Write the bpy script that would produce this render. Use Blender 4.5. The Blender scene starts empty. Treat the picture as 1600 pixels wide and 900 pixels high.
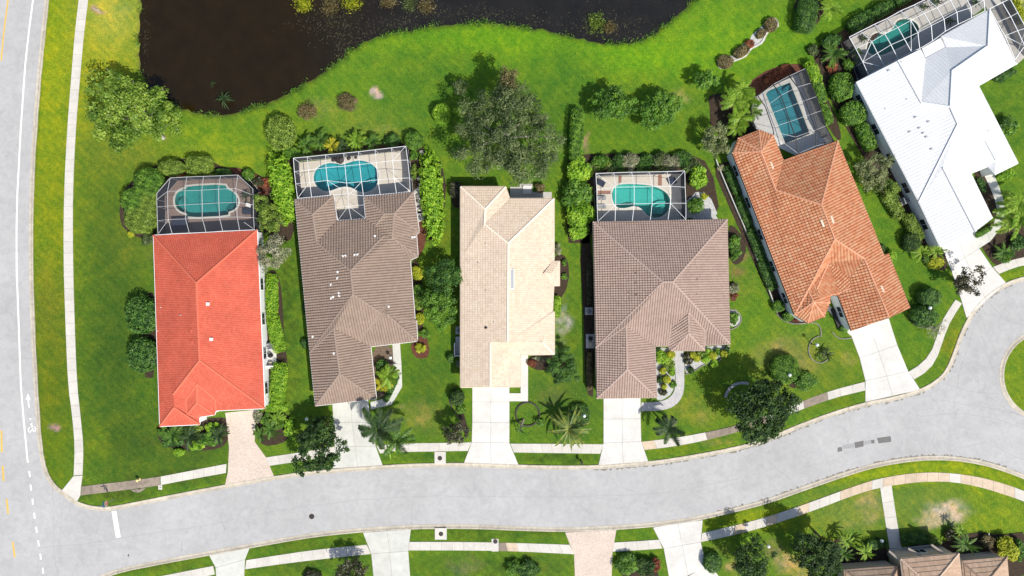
import bpy, bmesh, math, random
import numpy as np
from mathutils import Vector, Matrix
from mathutils.geometry import tessellate_polygon
random.seed(7); rng = np.random.default_rng(7)
S = bpy.context.scene
COL = S.collection
H = 107.0                      # drone height in metres; ground scale is 10 photo pixels per metre

# ---------------------------------------------------------------- camera
cam_d = bpy.data.cameras.new('camera'); cam = bpy.data.objects.new('camera', cam_d); COL.objects.link(cam)
cam.location = (0, 0, H); cam.rotation_euler = (0, 0, 0)
cam_d.sensor_width = 36; cam_d.lens = 36 * H / 160.0; cam_d.clip_end = 3000; cam_d.clip_start = 0.5
S.camera = cam
# ---------------------------------------------------------------- sky and sun
SUN_EL, SUN_AZ = math.radians(49.6), math.radians(138.7)
w = bpy.data.worlds.new('World'); S.world = w; w.use_nodes = True
nt = w.node_tree; bg = nt.nodes['Background']
sky = nt.nodes.new('ShaderNodeTexSky'); sky.sky_type = 'NISHITA'; sky.sun_disc = False
sky.sun_elevation = SUN_EL; sky.sun_rotation = SUN_AZ; sky.air_density = 1.0; sky.dust_density = 1.5
nt.links.new(sky.outputs[0], bg.inputs[0]); bg.inputs[1].default_value = 0.12
sd = bpy.data.lights.new('sun', 'SUN'); sd.energy = 4.45; sd.angle = math.radians(0.7); sd.color = (1.0, 0.95, 0.86)
so = bpy.data.objects.new('sun', sd); COL.objects.link(so)
sv = Vector((math.sin(SUN_AZ) * math.cos(SUN_EL), math.cos(SUN_AZ) * math.cos(SUN_EL), math.sin(SUN_EL)))
so.rotation_euler = sv.to_track_quat('Z', 'Y').to_euler(); so.location = sv * 200
S.view_settings.view_transform = 'Standard'; S.view_settings.look = 'None'
S.view_settings.exposure = 0.25; S.view_settings.gamma = 1.0
S.cycles.max_bounces = 6; S.cycles.transparent_max_bounces = 16
S.cycles.diffuse_bounces = 3

# ---------------------------------------------------------------- coordinates
def W(px, py, z=0.0):
    f = (1 - z / H) / 10.0
    return Vector(((px - 800) * f, (450 - py) * f, z))

# ---------------------------------------------------------------- materials
def new_mat(name):
    m = bpy.data.materials.new(name); m.use_nodes = True
    n = m.node_tree.nodes; l = m.node_tree.links
    return m, n, l, n['Principled BSDF']
def noise(n, l, scale, detail=4, rough=.6, coord='Object', dist=0.0):
    tc = n.new('ShaderNodeTexCoord'); t = n.new('ShaderNodeTexNoise')
    t.inputs['Scale'].default_value = scale; t.inputs['Detail'].default_value = detail
    t.inputs['Roughness'].default_value = rough; t.inputs['Distortion'].default_value = dist
    g = n.new('ShaderNodeNewGeometry')
    l.new(g.outputs['Position'], t.inputs['Vector'])
    return t.outputs['Fac']
def ramp(n, l, fac, stops):
    r = n.new('ShaderNodeValToRGB'); e = r.color_ramp.elements
    while len(e) < len(stops): e.new(0.5)
    for k, (p, c) in enumerate(stops):
        e[k].position = p; e[k].color = (c[0], c[1], c[2], 1) if not isinstance(c, (int, float)) else (c, c, c, 1)
    l.new(fac, r.inputs[0]); return r.outputs[0]
def mix(n, l, mode, fac, a, b):
    m = n.new('ShaderNodeMix'); m.data_type = 'RGBA'; m.blend_type = mode
    if isinstance(fac, (int, float)): m.inputs[0].default_value = fac
    else: l.new(fac, m.inputs[0])
    for s, v in ((6, a), (7, b)):
        if isinstance(v, tuple): m.inputs[s].default_value = (v[0], v[1], v[2], 1)
        else: l.new(v, m.inputs[s])
    return m.outputs[2]
def bump(n, l, b, h, strength=.3, dist=.02):
    u = n.new('ShaderNodeBump'); u.inputs['Strength'].default_value = strength; u.inputs['Distance'].default_value = dist
    l.new(h, u.inputs['Height']); l.new(u.outputs[0], b.inputs['Normal'])
def attr(n, name, kind='GEOMETRY'):
    a = n.new('ShaderNodeAttribute'); a.attribute_name = name; a.attribute_type = kind; return a

def mat_basic(name, c, rough=.8, vary=.12, scale=3.0, spec=.3, metal=0.0, objvar=0.0, grime=0.0, gscale=.5):
    m, n, l, b = new_mat(name)
    f = noise(n, l, scale, 6, .7)
    col = ramp(n, l, f, [(.25, tuple(x * (1 - vary) for x in c)), (.75, tuple(min(1, x * (1 + vary)) for x in c))])
    if grime:
        g = ramp(n, l, noise(n, l, gscale, 7, .75), [(.35, 1 - grime), (.6, 1.0)])
        col = mix(n, l, 'MULTIPLY', 1.0, col, g)
    if objvar:
        oi = n.new('ShaderNodeObjectInfo')
        v = ramp(n, l, oi.outputs['Random'], [(0, 1 - objvar), (1, 1.0)])
        col = mix(n, l, 'MULTIPLY', 1.0, col, v)
    l.new(col, b.inputs['Base Color'])
    b.inputs['Roughness'].default_value = rough; b.inputs['Specular IOR Level'].default_value = spec
    b.inputs['Metallic'].default_value = metal
    return m
def mat_leaf(name, dark, mid, light, trans=.25, rough=.55):
    m, n, l, b = new_mat(name)
    a = attr(n, 'tint')
    col = ramp(n, l, a.outputs['Fac'], [(0.0, dark), (.5, mid), (1.0, light)])
    f = noise(n, l, .9, 3, .6)
    col = mix(n, l, 'MULTIPLY', 1.0, col, ramp(n, l, f, [(.3, (.8, .86, .8)), (.7, (1.12, 1.05, 1.0))]))
    l.new(col, b.inputs['Base Color']); b.inputs['Roughness'].default_value = rough
    b.inputs['Specular IOR Level'].default_value = .35
    t = n.new('ShaderNodeBsdfTranslucent'); l.new(col, t.inputs[0])
    ms = n.new('ShaderNodeMixShader'); ms.inputs[0].default_value = trans
    l.new(b.outputs[0], ms.inputs[1]); l.new(t.outputs[0], ms.inputs[2])
    l.new(ms.outputs[0], n['Material Output'].inputs[0])
    return m
def mat_tile(name, c1, c2, c3, stain=.2, rough=.75, stain_scale=.35, patch=None):
    m, n, l, b = new_mat(name)
    a = attr(n, 'tint')
    col = ramp(n, l, a.outputs['Fac'], [(0.0, c1), (.5, c2), (1.0, c3)])
    g = ramp(n, l, noise(n, l, stain_scale, 6, .7), [(.35, 1 - stain), (.65, 1.0)])
    col = mix(n, l, 'MULTIPLY', 1.0, col, g)
    if patch:
        pf = ramp(n, l, noise(n, l, .25, 4, .6), [(.48, 0.0), (.62, patch[1])])
        col = mix(n, l, 'MIX', pf, col, patch[0])
    f = noise(n, l, 9, 3, .7)
    col = mix(n, l, 'MULTIPLY', 1.0, col, ramp(n, l, f, [(.3, .88), (.7, 1.06)]))
    l.new(col, b.inputs['Base Color']); b.inputs['Roughness'].default_value = rough
    b.inputs['Specular IOR Level'].default_value = .25
    return m

M = {}
def grass_mat(name, from_attr=True, c=(.07, .15, .02)):
    m, n, l, b = new_mat(name)
    if from_attr:
        base = attr(n, 'lawn').outputs['Color']
    else:
        base = mix(n, l, 'MIX', 0.0, c, c)
    f1 = ramp(n, l, noise(n, l, .42, 7, .7, dist=.4), [(.3, (.56, .80, .95)), (.5, (.98, 1.0, 1.0)), (.72, (1.55, 1.24, 1.0))])
    fm = ramp(n, l, noise(n, l, 1.7, 6, .8, dist=.5), [(.3, (.72, .80, .8)), (.5, (1.0, 1.0, 1.0)), (.7, (1.3, 1.14, 1.05))])
    wv = n.new('ShaderNodeTexWave'); wv.inputs['Scale'].default_value = .42; wv.inputs['Distortion'].default_value = 2.0; wv.inputs['Detail'].default_value = 3; wv.bands_direction = 'DIAGONAL'
    gg = n.new('ShaderNodeNewGeometry'); l.new(gg.outputs['Position'], wv.inputs['Vector'])      # mower passes
    mw = ramp(n, l, wv.outputs['Fac'], [(.2, (.94, .96, .96)), (.8, (1.05, 1.04, 1.0))]); base = mix(n, l, 'MULTIPLY', 1.0, base, mw)
    f2 = ramp(n, l, noise(n, l, 5.5, 5, .75), [(.25, .45), (.75, 1.5)])
    f3 = ramp(n, l, noise(n, l, 26, 3, .8), [(.3, .7), (.7, 1.28)])
    col = mix(n, l, 'MULTIPLY', 1.0, base, f1)
    col = mix(n, l, 'MULTIPLY', 1.0, col, fm)
    col = mix(n, l, 'MULTIPLY', 1.0, col, f2)
    col = mix(n, l, 'MULTIPLY', 1.0, col, f3)
    dry = ramp(n, l, noise(n, l, .9, 8, .75, dist=.6), [(.57, 0.0), (.72, .24)])
    col = mix(n, l, 'MIX', dry, col, (.27, .27, .03))
    l.new(col, b.inputs['Base Color']); b.inputs['Roughness'].default_value = .9
    b.inputs['Specular IOR Level'].default_value = .1
    h = noise(n, l, 7, 6, .85); bump(n, l, b, h, .9, .12)
    return m
M['grass'] = grass_mat('grass')
M['grass_verge'] = grass_mat('grass_island', False, (.14, .22, .015))

def asphalt():
    m, n, l, b = new_mat('asphalt')
    c = ramp(n, l, noise(n, l, .10, 7, .6), [(.3, (.40, .395, .39)), (.7, (.475, .47, .465))])
    c = mix(n, l, 'MULTIPLY', 1.0, c, ramp(n, l, noise(n, l, .6, 8, .75, dist=.8), [(.32, (.86, .86, .87)), (.55, (1.0, 1.0, 1.0))]))
    c = mix(n, l, 'MULTIPLY', 1.0, c, ramp(n, l, noise(n, l, 18, 4, .8), [(.3, .91), (.7, 1.05)]))
    c = mix(n, l, 'MULTIPLY', 1.0, c, ramp(n, l, noise(n, l, 1.3, 6, .7), [(.3, .93), (.7, 1.04)]))
    c = mix(n, l, 'MULTIPLY', 1.0, c, ramp(n, l, noise(n, l, 1.9, 3, .5), [(.68, (1, 1, 1)), (.76, (.84, .84, .84))]))     # oil drips
    g = n.new('ShaderNodeNewGeometry')
    v = n.new('ShaderNodeTexVoronoi'); v.feature = 'DISTANCE_TO_EDGE'; v.inputs['Scale'].default_value = .11
    wv = n.new('ShaderNodeTexNoise'); wv.inputs['Scale'].default_value = .5; wv.inputs['Detail'].default_value = 6
    l.new(g.outputs['Position'], wv.inputs['Vector'])
    ad = n.new('ShaderNodeVectorMath'); ad.operation = 'MULTIPLY_ADD'; ad.inputs[1].default_value = (5, 5, 5)
    l.new(wv.outputs['Color'], ad.inputs[0]); l.new(g.outputs['Position'], ad.inputs[2]); l.new(ad.outputs[0], v.inputs['Vector'])
    cr = ramp(n, l, v.outputs['Distance'], [(0.0, .45), (.010, 1.0)])
    c = mix(n, l, 'MULTIPLY', .12, c, cr)
    l.new(c, b.inputs['Base Color']); b.inputs['Roughness'].default_value = .9; b.inputs['Specular IOR Level'].default_value = .2
    bump(n, l, b, noise(n, l, 30, 3, .8), .3, .01)
    return m
M['asphalt'] = asphalt()
M['concrete'] = mat_basic('concrete', (.62, .59, .53), .85, .08, 2.5, grime=.14, objvar=.09)
M['concrete_bright'] = mat_basic('concrete_bright', (.68, .66, .62), .85, .06, 2.0, grime=.17, gscale=.35, objvar=.07)
M['concrete_grey'] = mat_basic('concrete_grey', (.60, .60, .55), .85, .06, 1.2, grime=.16, objvar=.08)
M['concrete_stained'] = mat_basic('concrete_stained', (.34, .28, .22), .9, .16, 1.6, grime=.35, objvar=.25, gscale=1.2)
M['concrete_rust'] = mat_basic('concrete_rust', (.66, .53, .39), .9, .14, 1.3, grime=.2, objvar=.16)
M['joint'] = mat_basic('joint', (.32, .30, .26), .95, .2, 4)
M['kerb'] = mat_basic('kerb_concrete', (.58, .52, .42), .9, .12, 2.0, grime=.30, objvar=.14, gscale=.9)
M['walk_white'] = mat_basic('walk_white_paver', (.62, .60, .58), .85, .22, 6, grime=.15)
def paver(name, a, b_, mort, sc=4.5):
    m, n, l, b = new_mat(name)
    g = n.new('ShaderNodeNewGeometry'); br = n.new('ShaderNodeTexBrick')
    l.new(g.outputs['Position'], br.inputs['Vector']); br.inputs['Scale'].default_value = sc
    br.inputs['Color1'].default_value = (*a, 1); br.inputs['Color2'].default_value = (*b_, 1); br.inputs['Mortar'].default_value = (*mort, 1)
    br.inputs['Mortar Size'].default_value = .02; br.inputs['Bias'].default_value = 0
    c = mix(n, l, 'MULTIPLY', 1.0, br.outputs[0], ramp(n, l, noise(n, l, 4.0, 4, .8), [(.3, .72), (.7, 1.12)]))
    c = mix(n, l, 'MULTIPLY', 1.0, c, ramp(n, l, noise(n, l, .4, 5, .7), [(.3, .9), (.7, 1.05)]))
    l.new(c, b.inputs['Base Color']); b.inputs['Roughness'].default_value = .85
    bump(n, l, b, br.outputs['Fac'], -.4, .01)
    return m
M['paver_pink'] = paver('paver_pink', (.78, .64, .53), (.62, .51, .43), (.40, .34, .28))
M['paver_pool'] = paver('paver_pool', (.38, .27, .22), (.28, .20, .17), (.15, .12, .1), 4.0)
M['paver_white'] = paver('paver_white', (.62, .60, .58), (.46, .45, .45), (.34, .33, .33), 4.0)
M['brick_red'] = paver('brick_red', (.42, .20, .13), (.34, .16, .11), (.2, .13, .1), 5)
M['deck_beige'] = mat_basic('deck_beige', (.60, .545, .46), .8, .06, 2, grime=.1)
M['deck_white'] = mat_basic('deck_white', (.70, .69, .65), .8, .06, 2, grime=.12)
M['deck_grey'] = mat_basic('deck_grey', (.46, .44, .40), .8, .08, 2, grime=.14)
M['coping'] = mat_basic('coping', (.62, .60, .53), .7, .06, 3)
M['mulch_light'] = mat_basic('mulch_light', (.17, .125, .09), .95, .4, 5, grime=.4, gscale=2)
M['mulch'] = mat_basic('mulch', (.055, .037, .024), .95, .5, 5, grime=.4, gscale=2)
M['mulch_red'] = mat_basic('mulch_red', (.13, .05, .03), .95, .45, 5, grime=.4, gscale=2)
M['gravel'] = mat_basic('gravel_white', (.52, .52, .50), .9, .4, 9, grime=.4, gscale=3)
M['marking'] = mat_basic('marking_white', (.80, .80, .78), .7, .06, 6, grime=.12, gscale=2)
M['marking_yellow'] = mat_basic('marking_yellow', (.72, .46, .09), .7, .1, 6, grime=.2, gscale=2)
M['patch'] = mat_basic('patch_asphalt', (.16, .155, .15), .9, .15, 5)
M['crack'] = mat_basic('crack_filler', (.17, .165, .155), .95, .3, 8)
M['patch_light'] = mat_basic('patch_light', (.32, .32, .32), .9, .1, 5)
M['dirt'] = mat_basic('dirt', (.21, .195, .16), .95, .35, 3)
M['iron'] = mat_basic('cast_iron', (.055, .045, .042), .6, .2, 10, metal=.3)
M['white_paint'] = mat_basic('white_paint', (.80, .80, .79), .5, .03, 2)
M['white_metal_beam'] = mat_basic('white_beam', (.78, .79, .80), .45, .02, 2)
M['grey_beam'] = mat_basic('grey_beam', (.50, .50, .50), .5, .04, 2)
M['bronze_beam'] = mat_basic('bronze_beam', (.035, .033, .03), .5, .1, 2)
M['wall_white'] = mat_basic('stucco_white', (.80, .81, .82), .9, .04, 5, grime=.05)
M['wall_cream'] = mat_basic('stucco_cream', (.66, .56, .43), .9, .04, 5, grime=.08)
M['wall_tan'] = mat_basic('stucco_tan', (.45, .38, .31), .9, .05, 5, grime=.08)
M['wall_brown'] = mat_basic('stucco_brown', (.50, .42, .36), .9, .05, 5, grime=.08)
M['glass_dark'] = mat_basic('window_glass', (.025, .035, .04), .06, .1, 1, spec=.8)
M['dark_metal'] = mat_basic('dark_metal', (.03, .03, .032), .5, .1, 3, metal=.4)
M['grey_metal'] = mat_basic('grey_metal', (.42, .43, .44), .5, .08, 3, metal=.3)
M['tan_plastic'] = mat_basic('tan_equipment', (.55, .45, .33), .7, .08, 3)
M['dark_fabric'] = mat_basic('dark_fabric', (.035, .045, .075), .9, .1, 5)
M['grey_fabric'] = mat_basic('grey_fabric', (.30, .30, .30), .9, .1, 5)
M['wood'] = mat_basic('bark', (.15, .11, .08), .9, .3, 4)
M['wood_pale'] = mat_basic('bark_pale', (.42, .39, .33), .9, .2, 4)
M['palm_trunk'] = mat_basic('palm_bark', (.26, .23, .19), .9, .25, 6)
M['rock'] = mat_basic('limestone', (.55, .53, .48), .9, .2, 3, grime=.3, gscale=2)
M['sign_red'] = mat_basic('sign_red', (.50, .02, .02), .4, .03, 3)
M['sign_blue'] = mat_basic('sign_blue', (.03, .12, .35), .4, .03, 3)
M['hydrant'] = mat_basic('hydrant_yellow', (.75, .62, .28), .5, .06, 5)
M['globe'] = mat_basic('lamp_globe', (.75, .80, .80), .25, .02, 3)
M['terracotta'] = mat_basic('terracotta', (.40, .17, .09), .8, .1, 4)
# roofs
M['tile_red'] = mat_tile('tile_red', (.54, .10, .056), (.59, .12, .072), (.62, .145, .09), .20)
M['tile_brown'] = mat_tile('tile_brown', (.26, .192, .15), (.29, .216, .17), (.32, .24, .192), .10)
M['tile_cream'] = mat_tile('tile_cream', (.60, .47, .35), (.68, .55, .42), (.73, .61, .48), .07, patch=((.66, .51, .42), .3))
M['tile_pink'] = mat_tile('tile_pink', (.33, .238, .195), (.37, .27, .222), (.41, .305, .255), .10)
M['tile_terra'] = mat_tile('tile_terra', (.42, .145, .065), (.52, .225, .115), (.54, .32, .185), .16)
M['tile_tan'] = mat_tile('tile_tan', (.42, .28, .19), (.50, .35, .245), (.58, .42, .30), .16)
M['metal_white'] = mat_tile('metal_white', (.71, .72, .73), (.73, .74, .75), (.75, .76, .77), .05, rough=.5)
M['vent_white'] = mat_basic('vent_white', (.72, .70, .68), .6, .05, 3)
for k_, c_ in dict(cap_red=(.62,.15,.09), cap_brown=(.31,.235,.19), cap_cream=(.84,.72,.58), cap_pink=(.44,.33,.28), cap_terra=(.62,.31,.19), cap_tan=(.62,.46,.34), cap_white=(.74,.75,.76)).items():
    M[k_] = mat_basic('ridge_' + k_[4:], c_, .8, .08, 6)
M['edging'] = mat_basic('edging_stone', (.24, .23, .19), .9, .2, 5, grime=.3)
# leaves
M['lf_dark'] = mat_leaf('leaf_dark', (.012, .035, .008), (.035, .085, .014), (.095, .17, .03), .2, .65)
M['lf_mid'] = mat_leaf('leaf_mid', (.035, .10, .010), (.10, .235, .022), (.25, .44, .05))
M['lf_bright'] = mat_leaf('leaf_bright', (.08, .20, .010), (.23, .45, .02), (.48, .68, .07), .3)
M['lf_yellow'] = mat_leaf('leaf_yellow', (.18, .25, .01), (.42, .47, .02), (.68, .66, .06), .3)
M['lf_yg'] = mat_leaf('leaf_yellowgreen', (.06, .13, .012), (.17, .29, .03), (.38, .50, .08), .28)
M['lf_grey'] = mat_leaf('leaf_greygreen', (.03, .058, .016), (.09, .132, .042), (.23, .28, .115), .18)
M['lf_silver'] = mat_leaf('leaf_silver', (.10, .12, .06), (.26, .27, .16), (.48, .46, .33), .15)
M['lf_sage'] = mat_leaf('leaf_sage', (.07, .095, .03), (.19, .23, .085), (.40, .44, .22), .2)
M['lf_weed'] = mat_leaf('water_weed', (.02, .02, .012), (.05, .05, .028), (.14, .13, .07), .1)
M['lf_brown'] = mat_leaf('leaf_brown', (.06, .05, .02), (.16, .13, .05), (.30, .24, .11), .15)
M['lf_red'] = mat_leaf('leaf_red', (.08, .02, .01), (.25, .07, .03), (.45, .18, .08), .2)
M['lf_purple'] = mat_leaf('leaf_purple', (.02, .025, .012), (.055, .06, .025), (.14, .12, .07), .12, .4)
M['lf_olive'] = mat_leaf('leaf_olive', (.06, .12, .012), (.17, .27, .03), (.34, .45, .08), .22)
M['lf_deep'] = mat_leaf('leaf_deep', (.018, .06, .010), (.055, .145, .02), (.14, .28, .045), .2)
M['frond'] = mat_leaf('frond_green', (.03, .085, .01), (.07, .165, .018), (.17, .29, .04), .2)
M['frond_bright'] = mat_leaf('frond_bright', (.08, .19, .012), (.20, .37, .025), (.42, .55, .07), .3)
M['frond_yellow'] = mat_leaf('frond_yellow', (.2, .22, .01), (.45, .42, .02), (.65, .6, .06), .3)
M['frond_dark'] = mat_leaf('frond_dark', (.015, .04, .01), (.035, .075, .018), (.08, .13, .035), .15)
M['strap'] = mat_leaf('strap_leaf', (.07, .11, .025), (.15, .21, .05), (.36, .36, .04), .2)

def screen_mat(name, dens, col):
    m, n, l, b = new_mat(name)
    g = n.new('ShaderNodeNewGeometry')
    d = n.new('ShaderNodeVectorMath'); d.operation = 'DOT_PRODUCT'
    l.new(g.outputs['Normal'], d.inputs[0]); l.new(g.outputs['Incoming'], d.inputs[1])
    ab = n.new('ShaderNodeMath'); ab.operation = 'ABSOLUTE'; l.new(d.outputs['Value'], ab.inputs[0])
    mx = n.new('ShaderNodeMath'); mx.operation = 'MAXIMUM'; mx.inputs[1].default_value = .08; l.new(ab.outputs[0], mx.inputs[0])
    dv = n.new('ShaderNodeMath'); dv.operation = 'DIVIDE'; dv.inputs[0].default_value = 1.0; l.new(mx.outputs[0], dv.inputs[1])
    pw = n.new('ShaderNodeMath'); pw.operation = 'POWER'; pw.inputs[0].default_value = 1 - dens; l.new(dv.outputs[0], pw.inputs[1])
    tr = n.new('ShaderNodeBsdfTransparent'); b.inputs['Base Color'].default_value = (*col, 1); b.inputs['Roughness'].default_value = .8
    ms = n.new('ShaderNodeMixShader'); l.new(pw.outputs[0], ms.inputs[0])     # woven mesh: the slanter the view, the less gets through
    l.new(b.outputs[0], ms.inputs[1]); l.new(tr.outputs[0], ms.inputs[2]); l.new(ms.outputs[0], n['Material Output'].inputs[0])
    return m
M['screen'] = screen_mat('insect_screen', .07, (.04, .045, .06))
M['screen_dark'] = screen_mat('insect_screen_dark', .20, (.05, .055, .07))
M['screen_wall'] = screen_mat('insect_screen_wall', .62, (.035, .038, .05))

def pool_water():
    m, n, l, b = new_mat('pool_water')
    tr = n.new('ShaderNodeBsdfTransparent'); tr.inputs[0].default_value = (.55, .86, .88, 1)
    gl = n.new('ShaderNodeBsdfGlossy'); gl.inputs['Roughness'].default_value = .04
    fr = n.new('ShaderNodeFresnel'); fr.inputs[0].default_value = 1.33
    ms = n.new('ShaderNodeMixShader'); l.new(fr.outputs[0], ms.inputs[0]); l.new(tr.outputs[0], ms.inputs[1]); l.new(gl.outputs[0], ms.inputs[2])
    l.new(ms.outputs[0], n['Material Output'].inputs[0])
    bu = n.new('ShaderNodeBump'); bu.inputs['Strength'].default_value = .3; bu.inputs['Distance'].default_value = .05
    l.new(noise(n, l, 2.5, 4, .6), bu.inputs['Height']); l.new(bu.outputs[0], gl.inputs['Normal']); l.new(bu.outputs[0], fr.inputs['Normal'])
    return m
M['pool_water'] = pool_water()
M['plaster_teal'] = mat_basic('pool_plaster_teal', (.11, .40, .36), .7, .22, .5)
M['plaster_aqua'] = mat_basic('pool_plaster_aqua', (.10, .40, .43), .7, .22, .4)
M['plaster_mint'] = mat_basic('pool_plaster_mint', (.16, .50, .42), .7, .22, .4)
M['plaster_blue'] = mat_basic('pool_plaster_blue', (.09, .31, .36), .7, .2, .4)
M['plaster_green'] = mat_basic('pool_plaster_green', (.08, .29, .24), .7, .22, .4)

def pond_water():
    m, n, l, b = new_mat('pond_water')
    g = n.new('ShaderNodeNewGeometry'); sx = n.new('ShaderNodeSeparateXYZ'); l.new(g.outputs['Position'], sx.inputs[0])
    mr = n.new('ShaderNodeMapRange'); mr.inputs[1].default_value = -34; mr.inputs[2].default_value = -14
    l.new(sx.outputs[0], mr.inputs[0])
    c = mix(n, l, 'MIX', mr.outputs[0], (.015, .0095, .0025), (.014, .013, .0115))   # peaty brown water, greyer eastward: sky reflection painted into the colour
    c = mix(n, l, 'MULTIPLY', 1.0, c, ramp(n, l, noise(n, l, .35, 5, .6), [(.3, .8), (.7, 1.2)]))
    weed = ramp(n, l, noise(n, l, 1.1, 8, .8, dist=.5), [(.55, 0.0), (.68, .5)])
    mm = n.new('ShaderNodeMath'); mm.operation = 'MULTIPLY'; l.new(weed, mm.inputs[0]); l.new(mr.outputs[0], mm.inputs[1])
    c = mix(n, l, 'MIX', mm.outputs[0], c, (.038, .036, .022))
    l.new(c, b.inputs['Base Color']); b.inputs['Roughness'].default_value = .08; b.inputs['Specular IOR Level'].default_value = .38
    bump(n, l, b, noise(n, l, 3.0, 5, .7), .25, .03)
    return m
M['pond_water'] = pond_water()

# ---------------------------------------------------------------- mesh and object helpers
LOC = {}
def tag(o, label=None, cat=None, group=None, kind=None):
    if label: o['label'] = label
    if cat: o['category'] = cat
    if group: o['group'] = group
    if kind: o['kind'] = kind
    return o
def thing(name, loc, label, cat, group=None):
    o = bpy.data.objects.new(name, None); COL.objects.link(o); o.location = loc; o.empty_display_size = .3
    LOC[o.name] = Vector(loc); return tag(o, label, cat, group)
def top_of(p):
    while p.parent is not None: p = p.parent
    return p
def link(name, me, parent=None, mats=None):
    o = bpy.data.objects.new(name, me); COL.objects.link(o)
    if parent is not None: o.parent = parent
    return o
class MB:
    """collects faces in world coordinates; obj() turns them into one mesh object"""
    def __init__(s): s.v = []; s.f = []; s.t = []; s.mi = []
    def poly(s, pts, t=None, mi=0):
        k = len(s.v); s.v.extend([tuple(p) for p in pts]); s.f.append(tuple(range(k, k + len(pts)))); s.t.append(random.random() if t is None else t); s.mi.append(mi)
    def quads(s, A, t, mi=0):      # A: (n, 4, 3)
        k = len(s.v); n = A.shape[0]
        s.v.extend(map(tuple, A.reshape(-1, 3).tolist()))
        s.f.extend([(k + 4 * i, k + 4 * i + 1, k + 4 * i + 2, k + 4 * i + 3) for i in range(n)])
        s.t.extend(list(t)); s.mi.extend([mi] * n)
    def box(s, c, sx, sy, sz, rz=0.0, mi=0):   # c: centre of the bottom face
        ca, sa = math.cos(rz), math.sin(rz); P = []
        for z in (0, sz):
            for x, y in ((-1, -1), (1, -1), (1, 1), (-1, 1)):
                dx, dy = x * sx / 2, y * sy / 2
                P.append((c[0] + dx * ca - dy * sa, c[1] + dx * sa + dy * ca, c[2] + z))
        for q in ((0, 3, 2, 1), (4, 5, 6, 7), (0, 1, 5, 4), (1, 2, 6, 5), (2, 3, 7, 6), (3, 0, 4, 7)):
            s.poly([P[i] for i in q], .5, mi)
    def tube(s, pts, rad, n=6, mi=0, cap=True):
        pts = [Vector(p) for p in pts]; rads = rad if isinstance(rad, (list, tuple)) else [rad] * len(pts)
        rings = []
        for i, p in enumerate(pts):
            d = (pts[min(i + 1, len(pts) - 1)] - pts[max(i - 1, 0)]).normalized()
            a = d.cross(Vector((0, 0, 1)));
            if a.length < 1e-3: a = Vector((1, 0, 0))
            a.normalize(); b = d.cross(a)
            rings.append([p + (a * math.cos(2 * math.pi * k / n) + b * math.sin(2 * math.pi * k / n)) * rads[i] for k in range(n)])
        for i in range(len(pts) - 1):
            for k in range(n):
                s.poly([rings[i][k], rings[i][(k + 1) % n], rings[i + 1][(k + 1) % n], rings[i + 1][k]], .5, mi)
        if cap: s.poly(rings[0], .5, mi); s.poly(rings[-1][::-1], .5, mi)
    def beam(s, a, b, w, mi=0):
        a, b = Vector(a), Vector(b); d = (b - a).normalized(); x = d.cross(Vector((0, 0, 1)))
        if x.length < 1e-3: x = Vector((1, 0, 0))
        x.normalize(); y = d.cross(x); h = w / 2; R = []
        for p in (a, b): R.append([p + x * h + y * h, p - x * h + y * h, p - x * h - y * h, p + x * h - y * h])
        for k in range(4): s.poly([R[0][k], R[0][(k + 1) % 4], R[1][(k + 1) % 4], R[1][k]], .5, mi)
        s.poly(R[0][::-1], .5, mi); s.poly(R[1], .5, mi)
    def lathe(s, c, prof, n=12, mi=0):         # prof: [(r, z)]
        R = [[(c[0] + r * math.cos(2 * math.pi * k / n), c[1] + r * math.sin(2 * math.pi * k / n), c[2] + z) for k in range(n)] for r, z in prof]
        for i in range(len(R) - 1):
            for k in range(n): s.poly([R[i][k], R[i][(k + 1) % n], R[i + 1][(k + 1) % n], R[i + 1][k]], .5, mi)
        s.poly(R[-1], .5, mi); s.poly(R[0][::-1], .5, mi)
    def slab(s, pts, z0, z1, mi=0):            # prism over an xy outline
        pts = [(p[0], p[1]) for p in pts]
        if sum(pts[i][0] * pts[(i + 1) % len(pts)][1] - pts[(i + 1) % len(pts)][0] * pts[i][1] for i in range(len(pts))) < 0: pts = pts[::-1]
        n = len(pts); tess = tessellate_polygon([[Vector((x, y, 0)) for x, y in pts]])
        if n <= 4: s.poly([(x, y, z1) for x, y in pts], .5, mi)
        else:
            for t in tess:
                tri = [Vector((*pts[i], z1)) for i in t]
                if (tri[1] - tri[0]).cross(tri[2] - tri[0]).z < 0: tri = tri[::-1]
                s.poly(tri, .5, mi)
        for i in range(n):
            a, b = pts[i], pts[(i + 1) % n]
            s.poly([(*a, z0), (*b, z0), (*b, z1), (*a, z1)], .5, mi)
    def sheet(s, outer, z, holes=(), mi=0):
        loops = [[Vector((p[0], p[1], 0)) for p in outer]] + [[Vector((p[0], p[1], 0)) for p in h] for h in holes]
        flat = [p for L in loops for p in L]
        for t in tessellate_polygon(loops):
            tri = [Vector((flat[i].x, flat[i].y, z)) for i in t]
            if (tri[1] - tri[0]).cross(tri[2] - tri[0]).z < 0: tri = tri[::-1]
            s.poly(tri, .5, mi)
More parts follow.
